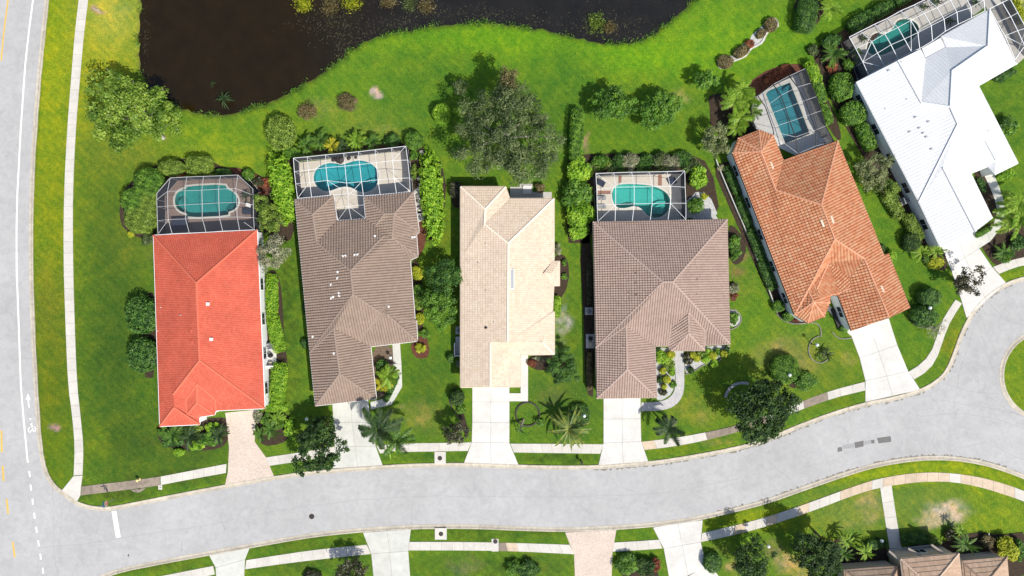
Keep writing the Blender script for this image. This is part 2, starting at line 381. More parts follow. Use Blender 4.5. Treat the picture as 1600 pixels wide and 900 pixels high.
    def obj(s, name, mats, parent=None, smooth=False, off=None):
        o3 = Vector((0, 0, 0)) if parent is None else LOC.get(top_of(parent).name, Vector((0, 0, 0)))
        if off is not None: o3 = Vector(off)
        me = bpy.data.meshes.new(name)
        V = np.array(s.v, dtype=np.float32).reshape(-1, 3) - np.array(o3, dtype=np.float32)
        lens = np.array([len(f) for f in s.f], dtype=np.int32)
        me.vertices.add(len(V)); me.vertices.foreach_set('co', V.ravel())
        idx = np.fromiter((i for f in s.f for i in f), dtype=np.int32)
        me.loops.add(len(idx)); me.loops.foreach_set('vertex_index', idx)
        me.polygons.add(len(lens)); st = np.concatenate([[0], np.cumsum(lens)[:-1]]).astype(np.int32)
        me.polygons.foreach_set('loop_start', st); me.polygons.foreach_set('loop_total', lens)
        at = me.attributes.new('tint', 'FLOAT', 'FACE'); at.data.foreach_set('value', np.array(s.t, dtype=np.float32))
        ml = mats if isinstance(mats, (list, tuple)) else [mats]
        for m in ml: me.materials.append(m)
        me.polygons.foreach_set('material_index', np.array(s.mi, dtype=np.int32))
        if smooth: me.polygons.foreach_set('use_smooth', np.ones(len(lens), dtype=bool))
        me.update(calc_edges=True)
        o = link(name, me, parent)
        if parent is None and off is not None: o.location = o3; LOC[o.name] = o3
        return o
def G(lst, z=0.0): return [W(p[0], p[1], z) for p in lst]
def offset_poly(pts, d, closed=True):
    """shift a polyline to its right-hand side by d"""
    n = len(pts); out = []
    P = [Vector((p[0], p[1])) for p in pts]
    for i in range(n):
        if closed: a, b, c = P[i - 1], P[i], P[(i + 1) % n]
        else: a, b, c = P[max(i - 1, 0)], P[i], P[min(i + 1, n - 1)]
        d1 = (b - a) if (b - a).length > 1e-9 else (c - b); d2 = (c - b) if (c - b).length > 1e-9 else (b - a)
        d1.normalize(); d2.normalize(); n1 = Vector((d1.y, -d1.x)); n2 = Vector((d2.y, -d2.x))
        m = n1 + n2; m = m / max(m.length_squared, .3) * 2 if m.length > 1e-6 else n1
        out.append(b + m * d)
    return out
def area2(p): return sum(p[i][0] * p[(i + 1) % len(p)][1] - p[(i + 1) % len(p)][0] * p[i][1] for i in range(len(p)))
def inset(pts, d):
    p = [(q[0], q[1]) for q in pts]
    if area2(p) > 0: return offset_poly(p, -d)
    return offset_poly(p, d)
def smooth_line(pts, it=2, closed=False):
    P = [Vector((p[0], p[1])) for p in pts]
    for _ in range(it):
        Q = []
        n = len(P); rngi = range(n if closed else n - 1)
        if not closed: Q.append(P[0])
        for i in rngi:
            a, b = P[i], P[(i + 1) % n]; Q += [a * .75 + b * .25, a * .25 + b * .75]
        if not closed: Q.append(P[-1])
        P = Q
    return P
def resample(P, step=None, n=None):
    P = [Vector((p[0], p[1])) for p in P]; L = [0]
    for i in range(len(P) - 1): L.append(L[-1] + (P[i + 1] - P[i]).length)
    if n is None: n = max(1, round(L[-1] / step))
    out = []; j = 0
    for k in range(n + 1):
        t = L[-1] * k / n
        while j < len(P) - 2 and L[j + 1] < t: j += 1
        f = (t - L[j]) / max(L[j + 1] - L[j], 1e-9); out.append(P[j].lerp(P[j + 1], min(max(f, 0), 1)))
    return out
# ================================================================ outlines on the ground (photo pixels)
POND = [(231,-160),(224,-40),(218,0),(215,33),(213,67),(215,100),(222,127),(236,146),(258,160),(290,172),(307,178),(340,181),(367,177),(400,168),(433,155),(467,138),(500,117),(527,98),(547,80),(573,63),(613,52),(667,42),(700,38),(767,36),(800,40),(850,47),(893,58),(933,67),(983,68),(1013,60),(1040,40),(1067,17),(1087,0),(1120,-40),(1150,-160)]
K1 = [(90,-130),(84,-60),(76,0),(70,60),(63,130),(58,200),(54,260),(52,330),(51.5,400),(53,480),(56,550),(60,620),(64,680),(69,720),(76,742),(86,757),(97,766),(110,776),(122,784),(140,790),(165,792.5),(187,789),(233,780),(283,770),(352,757),(400,748),(430,743.5),(467,738),(520,732.5),(598,727),(640,724.5),(680,723.5),(725,723),(810,726),(870,727.5),(935,727),(1013,721),(1060,714.5),(1100,707.5),(1140,700),(1180,690),(1215,677),(1250,662),(1300,643.5),(1352,628),(1400,619),(1438,608),(1463,594),(1478,578),(1489,552),(1500,520),(1517,487),(1540,461),(1570,441.5),(1600,431.5),(1650,424),(1760,424)]
K2 = [(104,1010),(112,965),(130,928),(150,910),(173,899.5),(200,892),(233,885.5),(280,876.5),(327,868),(400,855),(467,843),(515,836.5),(567,831.5),(642,827),(700,826),(760,827),(800,829),(883,831.5),(963,828),(1020,823.5),(1060,818.5),(1098,812),(1150,800),(1200,787),(1267,763),(1333,740.5),(1373,729),(1433,719.5),(1487,719),(1533,726),(1567,736),(1600,748.5),(1660,775),(1760,800)]
ROAD = [(-95,-130)] + K1 + [(1760,800)] + K2[::-1] + [(104,1010),(-95,1010)]
ISLE_C, ISLE_R = (1634.5, 586.5), 66.0
POOLS = {
 'p1': [(291.7,291),(351.7,288),(355,295),(363,299),(370,306),(373,315),(371,322),(366,328),(356.7,331),(357.5,337),(293,340),(291.7,333),(283,331),(276,325),(273,316),(274,307),(278,300),(285,296),(291.5,294.5)],
 'p2': [(490,277),(492,268),(499,260),(508,256),(517,254.5),(526,255.6),(532,257.5),(538,256.5),(548,253),(557,251),(567,251),(578,254.5),(587,261.5),(591,270),(591.5,279),(589,289),(583,296),(573,300),(566,300.5),(558,298),(550,293.5),(541,291.5),(532,292.5),(524,295.5),(514,298.8),(504,298),(495,291),(491,284)],
 'p4': [(956,303),(958,296),(962,291),(970,288),(982,287.3),(1000,288),(1016.7,290),(1027,293),(1037,298),(1044,304.5),(1048,314),(1047,323),(1043,331),(1036,337),(1028,340.5),(1018,340.5),(1010,335),(1003,327),(997,323),(989,322),(981,324.5),(972,325.5),(964,324),(958.5,317),(956.5,310)],
 'p5': [(1196.7,147),(1199.5,143),(1204.5,140),(1234,129),(1250,169),(1265,209),(1227,224.5),(1211,184)],
 'p6': [(1354,74),(1358,62),(1363,55),(1370,51),(1378,53.5),(1384,53),(1391,48),(1396,44),(1399,36),(1404,31.5),(1412,29.5),(1426,32),(1434,39),(1436,47),(1433,54),(1421,66),(1404,75),(1390,81.5),(1379,86),(1368,87.5),(1359,84),(1354.5,79)],
}
def dist_poly(X, Y, poly):
    """signed distance (negative inside) of points to a closed outline in metres"""
    d = np.full(X.shape, 1e9); ins = np.zeros(X.shape, bool); n = len(poly)
    for i in range(n):
        ax, ay = poly[i][0], poly[i][1]; bx, by = poly[(i + 1) % n][0], poly[(i + 1) % n][1]
        ex, ey = bx - ax, by - ay; L = max(ex * ex + ey * ey, 1e-12)
        t = np.clip(((X - ax) * ex + (Y - ay) * ey) / L, 0, 1)
        d = np.minimum(d, np.hypot(X - ax - t * ex, Y - ay - t * ey))
        c = ((ay > Y) != (by > Y)); 
        with np.errstate(divide='ignore', invalid='ignore'):
            xi = (bx - ax) * (Y - ay) / (by - ay if abs(by - ay) > 1e-12 else 1e-12) + ax
        ins ^= (c & (X < xi))
    return np.where(ins, -d, d)
pond_w = resample(smooth_line(G(POND), 2, True), .8); pond_w = [p + Vector((.16 * math.sin(i * 1.7) + random.uniform(-.12, .12), .16 * math.cos(i * 2.3) + random.uniform(-.12, .12))) for i, p in enumerate(pond_w[:-1])]
road_w = [(p.x, p.y) for p in G(ROAD)]
# ---------------------------------------------------------------- terrain
def axis(lo, hi, step, far):
    a = list(np.arange(lo, hi + 1e-6, step)); s = step
    p = hi
    out_hi = []
    while p < far: s *= 1.5; p += s; out_hi.append(p)
    s = step; p = lo; out_lo = []
    while p > -far: s *= 1.5; p -= s; out_lo.append(p)
    return np.array(out_lo[::-1] + a + out_hi)
gx, gy = axis(-84, 84, .4, 900), axis(-49, 49, .4, 900)
X, Y = np.meshgrid(gx, gy); Z = np.zeros_like(X)
Z += .03 * np.sin(X * .21 + 1) * np.cos(Y * .17) - .03
near = (np.abs(X) < 130) & (np.abs(Y) < 80)
dr = dist_poly(X, Y, road_w); Z = np.where(dr < .05, np.minimum(Z, -.30 * np.clip((.05 - dr) / .3, 0, 1)), Z)
dp = dist_poly(X, Y, pond_w); Z = np.where(dp < .6, Z - .9 * np.clip((.6 - dp) / 2.2, 0, 1), Z)
for k, P in POOLS.items():
    pw = [(p.x, p.y) for p in G(P)]
    d = dist_poly(X, Y, pw); Z = np.where(d < .42, -2.3, Z)
# real tints of the turf: irrigated, mown, dry and bare areas  (px, py, rx, ry, colour, strength)
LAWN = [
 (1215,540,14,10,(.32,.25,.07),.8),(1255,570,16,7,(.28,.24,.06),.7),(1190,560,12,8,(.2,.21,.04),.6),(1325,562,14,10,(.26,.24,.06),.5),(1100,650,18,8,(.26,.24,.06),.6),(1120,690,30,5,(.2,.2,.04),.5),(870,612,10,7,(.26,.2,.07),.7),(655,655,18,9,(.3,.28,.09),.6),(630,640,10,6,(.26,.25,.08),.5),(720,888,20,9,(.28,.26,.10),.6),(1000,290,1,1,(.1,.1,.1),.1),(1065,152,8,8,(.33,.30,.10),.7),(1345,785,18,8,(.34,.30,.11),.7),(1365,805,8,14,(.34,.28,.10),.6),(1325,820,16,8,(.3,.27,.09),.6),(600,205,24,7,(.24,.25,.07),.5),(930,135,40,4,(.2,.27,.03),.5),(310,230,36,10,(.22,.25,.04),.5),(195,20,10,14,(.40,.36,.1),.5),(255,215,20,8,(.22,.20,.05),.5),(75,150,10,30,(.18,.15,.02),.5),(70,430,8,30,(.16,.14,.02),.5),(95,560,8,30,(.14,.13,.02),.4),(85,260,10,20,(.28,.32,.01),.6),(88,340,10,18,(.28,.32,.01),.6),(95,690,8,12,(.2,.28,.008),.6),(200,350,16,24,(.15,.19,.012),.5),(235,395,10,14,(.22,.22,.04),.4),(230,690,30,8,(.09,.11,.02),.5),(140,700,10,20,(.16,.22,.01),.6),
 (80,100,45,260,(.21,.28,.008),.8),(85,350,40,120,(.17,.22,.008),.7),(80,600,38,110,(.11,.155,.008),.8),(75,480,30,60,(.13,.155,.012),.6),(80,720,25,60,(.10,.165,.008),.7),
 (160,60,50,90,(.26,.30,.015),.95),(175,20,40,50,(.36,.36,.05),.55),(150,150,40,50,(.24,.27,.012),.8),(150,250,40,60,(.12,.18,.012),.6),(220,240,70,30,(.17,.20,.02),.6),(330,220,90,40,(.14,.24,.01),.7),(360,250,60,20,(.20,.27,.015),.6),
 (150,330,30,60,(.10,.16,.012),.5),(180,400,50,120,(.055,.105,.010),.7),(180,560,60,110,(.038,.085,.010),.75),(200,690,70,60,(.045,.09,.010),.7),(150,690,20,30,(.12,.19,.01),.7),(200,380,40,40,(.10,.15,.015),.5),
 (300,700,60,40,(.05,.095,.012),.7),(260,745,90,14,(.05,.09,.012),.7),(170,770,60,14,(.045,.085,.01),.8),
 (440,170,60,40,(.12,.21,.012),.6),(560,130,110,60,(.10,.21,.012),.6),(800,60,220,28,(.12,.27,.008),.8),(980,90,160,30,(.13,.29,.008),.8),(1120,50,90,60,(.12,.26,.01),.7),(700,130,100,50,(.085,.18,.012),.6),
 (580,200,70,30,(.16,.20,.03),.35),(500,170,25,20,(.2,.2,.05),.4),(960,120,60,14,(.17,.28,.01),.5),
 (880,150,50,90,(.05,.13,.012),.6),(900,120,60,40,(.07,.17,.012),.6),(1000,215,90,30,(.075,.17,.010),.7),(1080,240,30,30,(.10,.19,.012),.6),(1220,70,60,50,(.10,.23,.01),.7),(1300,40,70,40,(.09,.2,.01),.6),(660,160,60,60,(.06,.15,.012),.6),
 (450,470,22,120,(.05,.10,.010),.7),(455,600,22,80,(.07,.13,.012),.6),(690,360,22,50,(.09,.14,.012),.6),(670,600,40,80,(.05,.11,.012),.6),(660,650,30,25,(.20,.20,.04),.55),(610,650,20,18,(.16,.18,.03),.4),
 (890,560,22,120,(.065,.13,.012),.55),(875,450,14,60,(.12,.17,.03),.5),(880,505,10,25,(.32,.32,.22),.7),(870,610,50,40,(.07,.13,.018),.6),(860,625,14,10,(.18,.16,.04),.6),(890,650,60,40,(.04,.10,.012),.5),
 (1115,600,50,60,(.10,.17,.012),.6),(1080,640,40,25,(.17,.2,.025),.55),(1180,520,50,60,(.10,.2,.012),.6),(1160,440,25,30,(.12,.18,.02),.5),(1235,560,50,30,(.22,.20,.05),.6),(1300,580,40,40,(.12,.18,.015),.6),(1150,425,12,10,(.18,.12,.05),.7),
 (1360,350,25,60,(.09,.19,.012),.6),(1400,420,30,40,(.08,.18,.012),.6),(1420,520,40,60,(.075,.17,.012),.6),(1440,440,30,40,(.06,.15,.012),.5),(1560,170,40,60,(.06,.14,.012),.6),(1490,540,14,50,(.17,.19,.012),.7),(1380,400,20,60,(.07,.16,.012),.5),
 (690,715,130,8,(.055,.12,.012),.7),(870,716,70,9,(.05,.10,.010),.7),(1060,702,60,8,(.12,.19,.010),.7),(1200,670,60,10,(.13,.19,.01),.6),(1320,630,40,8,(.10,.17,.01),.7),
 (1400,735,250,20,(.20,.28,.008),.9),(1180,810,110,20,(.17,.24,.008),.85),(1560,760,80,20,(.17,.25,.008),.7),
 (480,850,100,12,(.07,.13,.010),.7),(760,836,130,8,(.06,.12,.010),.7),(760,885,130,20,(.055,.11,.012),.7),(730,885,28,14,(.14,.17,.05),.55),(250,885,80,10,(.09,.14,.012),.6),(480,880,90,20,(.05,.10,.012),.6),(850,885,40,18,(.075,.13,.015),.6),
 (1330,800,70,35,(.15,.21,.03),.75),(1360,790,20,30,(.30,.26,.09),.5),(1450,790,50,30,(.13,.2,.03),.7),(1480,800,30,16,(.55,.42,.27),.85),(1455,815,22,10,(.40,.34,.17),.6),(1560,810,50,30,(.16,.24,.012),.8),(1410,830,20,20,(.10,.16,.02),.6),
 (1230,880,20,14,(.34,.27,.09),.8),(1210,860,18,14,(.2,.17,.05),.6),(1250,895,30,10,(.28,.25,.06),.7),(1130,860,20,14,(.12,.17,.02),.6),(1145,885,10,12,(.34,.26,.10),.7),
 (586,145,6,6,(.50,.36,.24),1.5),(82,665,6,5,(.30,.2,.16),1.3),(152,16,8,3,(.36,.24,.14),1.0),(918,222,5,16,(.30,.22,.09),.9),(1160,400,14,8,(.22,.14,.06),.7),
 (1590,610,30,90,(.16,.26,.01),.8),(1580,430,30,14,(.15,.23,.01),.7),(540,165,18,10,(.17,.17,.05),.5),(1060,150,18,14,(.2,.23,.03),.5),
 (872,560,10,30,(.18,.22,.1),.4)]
base = np.array((.094, .182, .013)); Cc = np.tile(base, X.shape + (1,))
PX, PY = X * 10 + 800, 450 - Y * 10
speck = np.random.default_rng(3).random(X.shape); speck = (speck + np.roll(speck, 1, 0) + np.roll(speck, 1, 1)) / 3; speck = np.clip((speck - .5) * 2 + .5, 0, 1)
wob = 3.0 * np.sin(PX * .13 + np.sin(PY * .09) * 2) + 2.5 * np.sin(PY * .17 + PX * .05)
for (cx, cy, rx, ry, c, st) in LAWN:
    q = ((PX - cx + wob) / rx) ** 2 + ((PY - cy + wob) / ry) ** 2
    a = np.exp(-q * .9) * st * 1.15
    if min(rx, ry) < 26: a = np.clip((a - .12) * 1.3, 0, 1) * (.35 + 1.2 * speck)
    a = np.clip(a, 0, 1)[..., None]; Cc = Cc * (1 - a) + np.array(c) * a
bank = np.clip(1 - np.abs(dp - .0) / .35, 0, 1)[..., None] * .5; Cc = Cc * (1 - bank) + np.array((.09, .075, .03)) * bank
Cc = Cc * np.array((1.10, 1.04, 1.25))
Cc = np.where((dp < -.2)[..., None], np.array((.03, .022, .012)), Cc)
ny, nx = X.shape
me = bpy.data.meshes.new('ground'); me.vertices.add(nx * ny)
me.vertices.foreach_set('co', np.stack([X, Y, Z], -1).astype(np.float32).ravel())
ii = (np.arange(ny - 1)[:, None] * nx + np.arange(nx - 1)[None, :]).ravel()
quads = np.stack([ii, ii + 1, ii + nx + 1, ii + nx], -1).astype(np.int32)
me.loops.add(quads.size); me.loops.foreach_set('vertex_index', quads.ravel())
me.polygons.add(len(quads)); me.polygons.foreach_set('loop_start', np.arange(0, quads.size, 4, dtype=np.int32)); me.polygons.foreach_set('loop_total', np.full(len(quads), 4, dtype=np.int32))
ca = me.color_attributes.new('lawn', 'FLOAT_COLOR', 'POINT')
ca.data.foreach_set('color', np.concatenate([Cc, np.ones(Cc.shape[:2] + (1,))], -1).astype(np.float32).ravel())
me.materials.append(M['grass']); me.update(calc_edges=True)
ground = link('lawn', me); tag(ground, kind='structure')

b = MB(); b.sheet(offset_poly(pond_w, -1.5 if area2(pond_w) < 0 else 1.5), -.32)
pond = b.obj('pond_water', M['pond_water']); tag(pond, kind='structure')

# ---------------------------------------------------------------- street, kerbs, markings
b = MB(); b.sheet(road_w, -.07); road = b.obj('road', M['asphalt']); tag(road, kind='structure')
def kerb(name, line, closed=False, side=1):
    """mountable kerb with gutter pan, cast in 3 m lengths; the road lies to the right of the line"""
    P = [(p.x, p.y) for p in smooth_line(line, 1, closed)]
    if closed: P.append(P[0])
    P = resample(P, .6)
    prof = [(0, -.15), (0, .035), (.16, .035), (.30, -.03), (.42, -.055), (.68, -.05), (.70, -.12)]
    rings = [offset_poly(P, side * o, False) for o, z in prof]
    mb0 = MB()
    for i in range(len(P) - 1):
        q = [(rings[0][i].x, rings[0][i].y, -.02), (rings[0][i + 1].x, rings[0][i + 1].y, -.02), (rings[5][i + 1].x, rings[5][i + 1].y, -.075), (rings[5][i].x, rings[5][i].y, -.075)]
        mb0.poly(q if side > 0 else q[::-1])
    root = mb0.obj(name, M['joint']); tag(root, kind='structure')
    k = 0
    while k < len(P) - 1:
        e = min(k + 5, len(P) - 1); mb = MB()
        for i in range(k, e):
            f0 = .02 if i == k else 0; f1 = .02 if i == e - 1 else 0
            for j in range(len(prof) - 1):
                A, B = rings[j][i].lerp(rings[j][i + 1], f0), rings[j][i + 1].lerp(rings[j][i], f1)
                C, D = rings[j + 1][i + 1].lerp(rings[j + 1][i], f1), rings[j + 1][i].lerp(rings[j + 1][i + 1], f0)
                za, zb = prof[j][1], prof[j + 1][1]
                q = [(A.x, A.y, za), (B.x, B.y, za), (C.x, C.y, zb), (D.x, D.y, zb)]
                mb.poly(q[::-1] if side > 0 else q)
        mb.obj('kerb_section', M['kerb'], root); k = e
kerb('north_kerb', G(K1), side=1)
kerb('south_kerb', G(K2), side=-1)
isl = [W(ISLE_C[0] + ISLE_R * math.cos(a), ISLE_C[1] + ISLE_R * math.sin(a)) for a in np.linspace(0, 2 * math.pi, 40, endpoint=False)]
kerb('island_kerb', isl, True, side=1 if area2(isl) > 0 else -1)
b = MB(); b.sheet(isl, .02); o = b.obj('grass_island', M['grass_verge']); tag(o, kind='structure')

def mark(name, quads, mat, z=-.066, parent=road):
    b = MB()
    for q in quads: b.sheet(G(q), z)
    return b.obj(name, mat, parent)
def ribbon(pts, w):
    P = G(pts); a = offset_poly(P, w / 2, False); c = offset_poly(P, -w / 2, False)
    return a, c
def mark_line(name, pts, w, mat, z=-.066):
    a, c = ribbon(pts, w); b = MB()
    for i in range(len(a) - 1): b.poly([(*c[i], z), (*a[i], z), (*a[i + 1], z), (*c[i + 1], z)][::-1] if ((a[i]-c[i]).cross(a[i+1]-a[i]) > 0) else [(*c[i], z), (*a[i], z), (*a[i + 1], z), (*c[i + 1], z)])
    return b.obj(name, mat, road)
mark_line('bike_lane_line', [(57,-60),(51,0),(44.5,50),(39,100),(32,200),(26.7,300),(25.3,360),(25.5,420),(28.5,500),(32,600),(36,650),(40.7,700),(43,723)], .26, M['marking'])
for (x, y) in [(45.7,741),(47.7,762),(50.7,784),(53.3,806),(56.5,828),(59.7,849),(63,870),(66.7,892),(70.5,913)]:
    mark_line('lane_dash', [(x - .6, y - 4.6), (x + .6, y + 4.6)], .26, M['marking'])
for (x0, y0, x1, y1) in [(1.8,673,2.4,707),(3.6,728,5,752),(9.8,780,12.2,803),(19.4,847,22.6,871),(29,912,32,930)]:
    mark_line('yellow_dash', [(x0, y0), (x1, y1)], .28, M['marking_yellow'])
mark_line('yellow_line', [(14,-60),(12,0),(8,30),(4.5,60),(1.5,95)], .22, M['marking_yellow'])
mark('stop_bar', [[(173.8,799.5),(181.3,798.3),(188.3,839.5),(181,841)]], M['marking'])
mark('arrow_marking', [[(43.3,614.5),(47.4,624.5),(39.8,624.8)],[(42.6,624.5),(44.6,624.4),(45.9,636.8),(44.0,637)]], M['marking'])
# cyclist symbol
b = MB()
def ring_px(cx, cy, r0, r1, z, n=16, sy=1.0):
    for k in range(n):
        a0, a1 = 2 * math.pi * k / n, 2 * math.pi * (k + 1) / n
        q = [W(cx + r0 * math.cos(a0), cy + sy * r0 * math.sin(a0), 0), W(cx + r1 * math.cos(a0), cy + sy * r1 * math.sin(a0), 0), W(cx + r1 * math.cos(a1), cy + sy * r1 * math.sin(a1), 0), W(cx + r0 * math.cos(a1), cy + sy * r0 * math.sin(a1), 0)]
        q = [(p.x, p.y, z) for p in q]; b.poly(q[::-1])
def seg_px(x0, y0, x1, y1, wpx, z):
    A, B = Vector((x0, y0)), Vector((x1, y1)); d = (B - A).normalized(); nn = Vector((-d.y, d.x)) * wpx / 2
    q = [A + nn, A - nn, B - nn, B + nn]; q = [W(p.x, p.y) for p in q]; b.sheet([(p.x, p.y) for p in q], z)
ring_px(46.0, 672, 1.7, 3.1, -.066, sy=1.35); ring_px(53.0, 671, 1.7, 3.1, -.066, sy=1.35)
for s_ in [(46,671,49,665.5),(53,670.5,49,663.5),(49,663.5,47.6,659.5),(47.6,659.5,50.3,662),(46,671,50.2,670),(48,658.5,47.2,663.5),(47.2,663.5,49.8,667)]:
    seg_px(*s_, 1.15, -.066)
ring_px(47, 655, 0.0, 1.5, -.066, 8)
b.obj('cyclist_symbol', M['marking'], road)
mark('asphalt_patch', [[(1309,699.5),(1315.5,698.5),(1316.5,705),(1309,706.3)]], M['patch'])
mark('asphalt_patch', [[(1335,691.5),(1349.5,688.5),(1350,697.5),(1336.5,700.5)]], M['patch'])
mark('asphalt_patch', [[(1361,688),(1366.5,687),(1367,692.5),(1362,693.3)]], M['patch'])
mark('asphalt_patch', [[(1370.5,684.5),(1392,681.5),(1393,690.5),(1373,693)]], M['patch'])
mark('asphalt_patch', [[(1316.5,696),(1334.5,692.8),(1335.5,699.5),(1317,702)]], M['patch_light'])
mark('asphalt_patch', [[(1350.3,689.5),(1360.7,687.5),(1361.3,693),(1350.8,696)]], M['patch_light'])
# seams and cracks filled with dust
def crack(pts, w=.05, n=34, amp=.12):
    if min(p[0] for p in pts) > 1380: w = .055
    P = resample(G(pts), n=n); z = -.0665; b = MB()
    P = [p + Vector((random.uniform(-amp, amp), random.uniform(-amp, amp))) for p in P]
    a, c = offset_poly(P, w / 2, False), offset_poly(P, -w / 2, False)
    for i in range(len(P) - 1): b.poly([(*a[i], z), (*a[i + 1], z), (*c[i + 1], z), (*c[i], z)])
    b.obj('asphalt_crack', M['crack'] if w > .06 else M['patch_light'], road)
for pts in [[(60,857),(150,848),(300,824),(420,800),(560,780),(700,775),(900,777),(1050,770),(1180,742)],[(80,700),(84,860),(90,900)],[(100,775),(96,800),(92,850)],[(150,835),(160,798)],[(200,866),(201,900-30)],[(283,846),(284,868)],
            [(343,806),(352,830)],[(170,795),(185,830)],[(860,733),(860,770)],[(644,780),(643,826)],[(1240,755),(1200,720)],[(1530,490),(1538,540),(1560,600),(1610,650)],[(1520,520),(1500,580),(1490,640)],[(1548,475),(1570,500),(1600,508)],[(1512,560),(1540,575),(1566,570)],[(1400,640),(1440,650),(1500,645),(1560,655),(1600,670)],[(1480,600),(1520,612),(1560,616)],[(1545,620),(1575,640),(1600,652)],[(1500,700),(1540,690),(1600,720)],[(1530,490),(1560,560),(1600,570)],[(1500,560),(1530,600)],[(1470,625),(1560,640),(1600,650)],[(1450,610),(1470,640)],[(20,560),(58,560)]]:
    crack(pts)
# dirt and weeds gathered along the gutters: irregular strips
def grime(line, side, i0, i1, dens):
    P = resample(smooth_line(G(line), 1), .35); b = MB(); z = -.062
    a = offset_poly(P, side * .66, False)
    for i in range(len(P) - 1):
        x = P[i].x * 10 + 800
        if x < i0 or x > i1 or random.random() > dens: continue
        wd = random.uniform(.04, .42) ** 1.2; A = a[i]; B = a[i + 1]; nrm = (a[i] - P[i]).normalized()
        q = [A, B, B + nrm * wd * random.uniform(.3, 1), A + nrm * wd]
        q = [(p.x, p.y, z) for p in q]
        if area2(q) < 0: q = q[::-1]
        b.poly(q)
    if b.f: tag(b.obj('gutter_dirt', M['dirt'], road), kind='stuff')
grime(K1, 1, 915, 1250, .92); grime(K1, 1, 1250, 1470, .7); grime(K1, 1, 1475, 1660, .5); grime(K2, -1, 1120, 1600, .92)

# ---------------------------------------------------------------- pavements and drives, slab by slab
def strip(name, L, R, mat, step=None, n=None, across=1, z=.03, gap=.018, pick=None, root=None, base=True):
    Lw, Rw = resample(smooth_line(G(L), 1) if len(L) > 2 and step else G(L), step, n), None
    n = len(Lw) - 1 if step or n else len(L) - 1
    Rw = resample(smooth_line(G(R), 1) if len(R) > 2 and step else G(R), n=n)
    return cells(name, Lw, Rw, mat, across, z, gap, pick, root, base)
def cells(name, Lw, Rw, mat, across=1, z=.03, gap=.018, pick=None, root=None, base=True):
    Lw = [Vector((p[0], p[1])) for p in Lw]; Rw = [Vector((p[0], p[1])) for p in Rw]
    if root is None:
        b = MB(); 
        if base:
            for i in range(len(Lw) - 1):
                q = [Lw[i], Lw[i + 1], Rw[i + 1], Rw[i]]
                if area2(q) < 0: q = q[::-1]
                b.poly([(p.x, p.y, .008) for p in q])
        root = b.obj(name, M['joint']); tag(root, kind='structure')
    for i in range(len(Lw) - 1):
        for j in range(across):
            a, c = j / across, (j + 1) / across
            q = [Lw[i].lerp(Rw[i], a), Lw[i + 1].lerp(Rw[i + 1], a), Lw[i + 1].lerp(Rw[i + 1], c), Lw[i].lerp(Rw[i], c)]
            if abs(area2(q)) < .05: continue
            q = inset(q, gap); b = MB(); b.slab(q, -.06, z + random.uniform(-.004, .004))
            m = mat
            if pick and i in pick: m = pick[i]
            b.obj('concrete_slab', m, root)
    return root
C, CB, CG, CS, CR = M['concrete'], M['concrete_bright'], M['concrete_grey'], M['concrete_stained'], M['concrete_rust']
strip('sidewalk', [(129,-60),(123,0),(117,50),(113,100),(105,200),(100,300),(99,400),(102,500),(106,600),(113,650),(117,700),(115,743)],
      [(144,-60),(138,0),(131.5,50),(127,100),(118.5,200),(114,300),(114,400),(116.5,500),(120.5,600),(126,650),(131,700),(129,742)], C, step=1.85)
b = MB(); b.slab(G([(115,744),(129,743),(126.5,760),(125.5,774),(120.5,783),(109,775),(97,766)]), -.06, .028)
o = b.obj('kerb_ramp', C); tag(o, kind='structure')
strip('sidewalk', [(127.5,760),(160,756),(197,752),(250,744.5)], [(126.5,774),(160,770),(197,765.5),(250,758.5)], CS, step=1.85)
b = MB(); b.slab(G([(204,765.5),(210,769),(217,769.8),(222,767.5),(228,762.5)]), -.06, .026); tag(b.obj('widened_slab', CS), kind='structure')
strip('sidewalk', [(251,744.5),(300,735),(354,724.5)], [(251,758),(300,748.5),(353,739)], C, step=1.85)
strip('sidewalk', [(416,714.5),(467,707),(523,697.5)], [(420,728),(467,721),(523,712)], C, step=1.85)
strip('sidewalk', [(588,696),(633,692.5),(687,692),(737,691)], [(594,708.5),(633,706),(680,705.5),(731,704.5)], C, step=1.6)
strip('sidewalk', [(797,693),(870,693.3),(943,694)], [(803,707),(870,708),(938,709)], C, step=1.6)
strip('sidewalk', [(1002,690),(1036,686.5),(1067,682),(1110,674),(1143,667),(1200,649),(1245,630.5),(1291,612),(1351,596.5)],
      [(1007,703),(1040,699.5),(1077,693.5),(1113,685.5),(1148,676.5),(1204,659.5),(1248,641.5),(1300,622.5),(1352,610)], C, step=2.0, pick={0: CR, 5: CS, 6: CS, 7: CS, 8: CS, 9: CS, 13: CS, 14: CS})
strip('sidewalk', [(1419,581),(1433,573),(1446,562),(1457,546),(1463,527),(1472,499),(1493,468)], [(1428,593),(1444,584),(1457,572),(1467,553),(1474,530),(1483,505),(1503,474)], C, step=1.7)
strip('sidewalk', [(1551,417),(1575,408),(1600,401),(1640,396)], [(1561,428),(1580,420),(1600,414),(1640,409)], C, step=1.7)
strip('sidewalk', [(230,904),(280,894.5),(333,884)], [(232,918),(285,908),(336,897.5)], C, step=1.7)
strip('sidewalk', [(385,875),(420,869.5),(490,859),(573,851)], [(383,889.5),(420,884),(490,875),(580,865.5)], C, step=1.8)
strip('sidewalk', [(640,846.5),(720,846.5),(800,848),(890,851)], [(638,860),(720,860),(800,861),(897,866)], C, step=1.7, pick={8: CS, 9: CR})
strip('sidewalk', [(959,847.5),(995,845.5),(1030,843)], [(957,862),(995,860),(1035,857)], C, step=1.7)
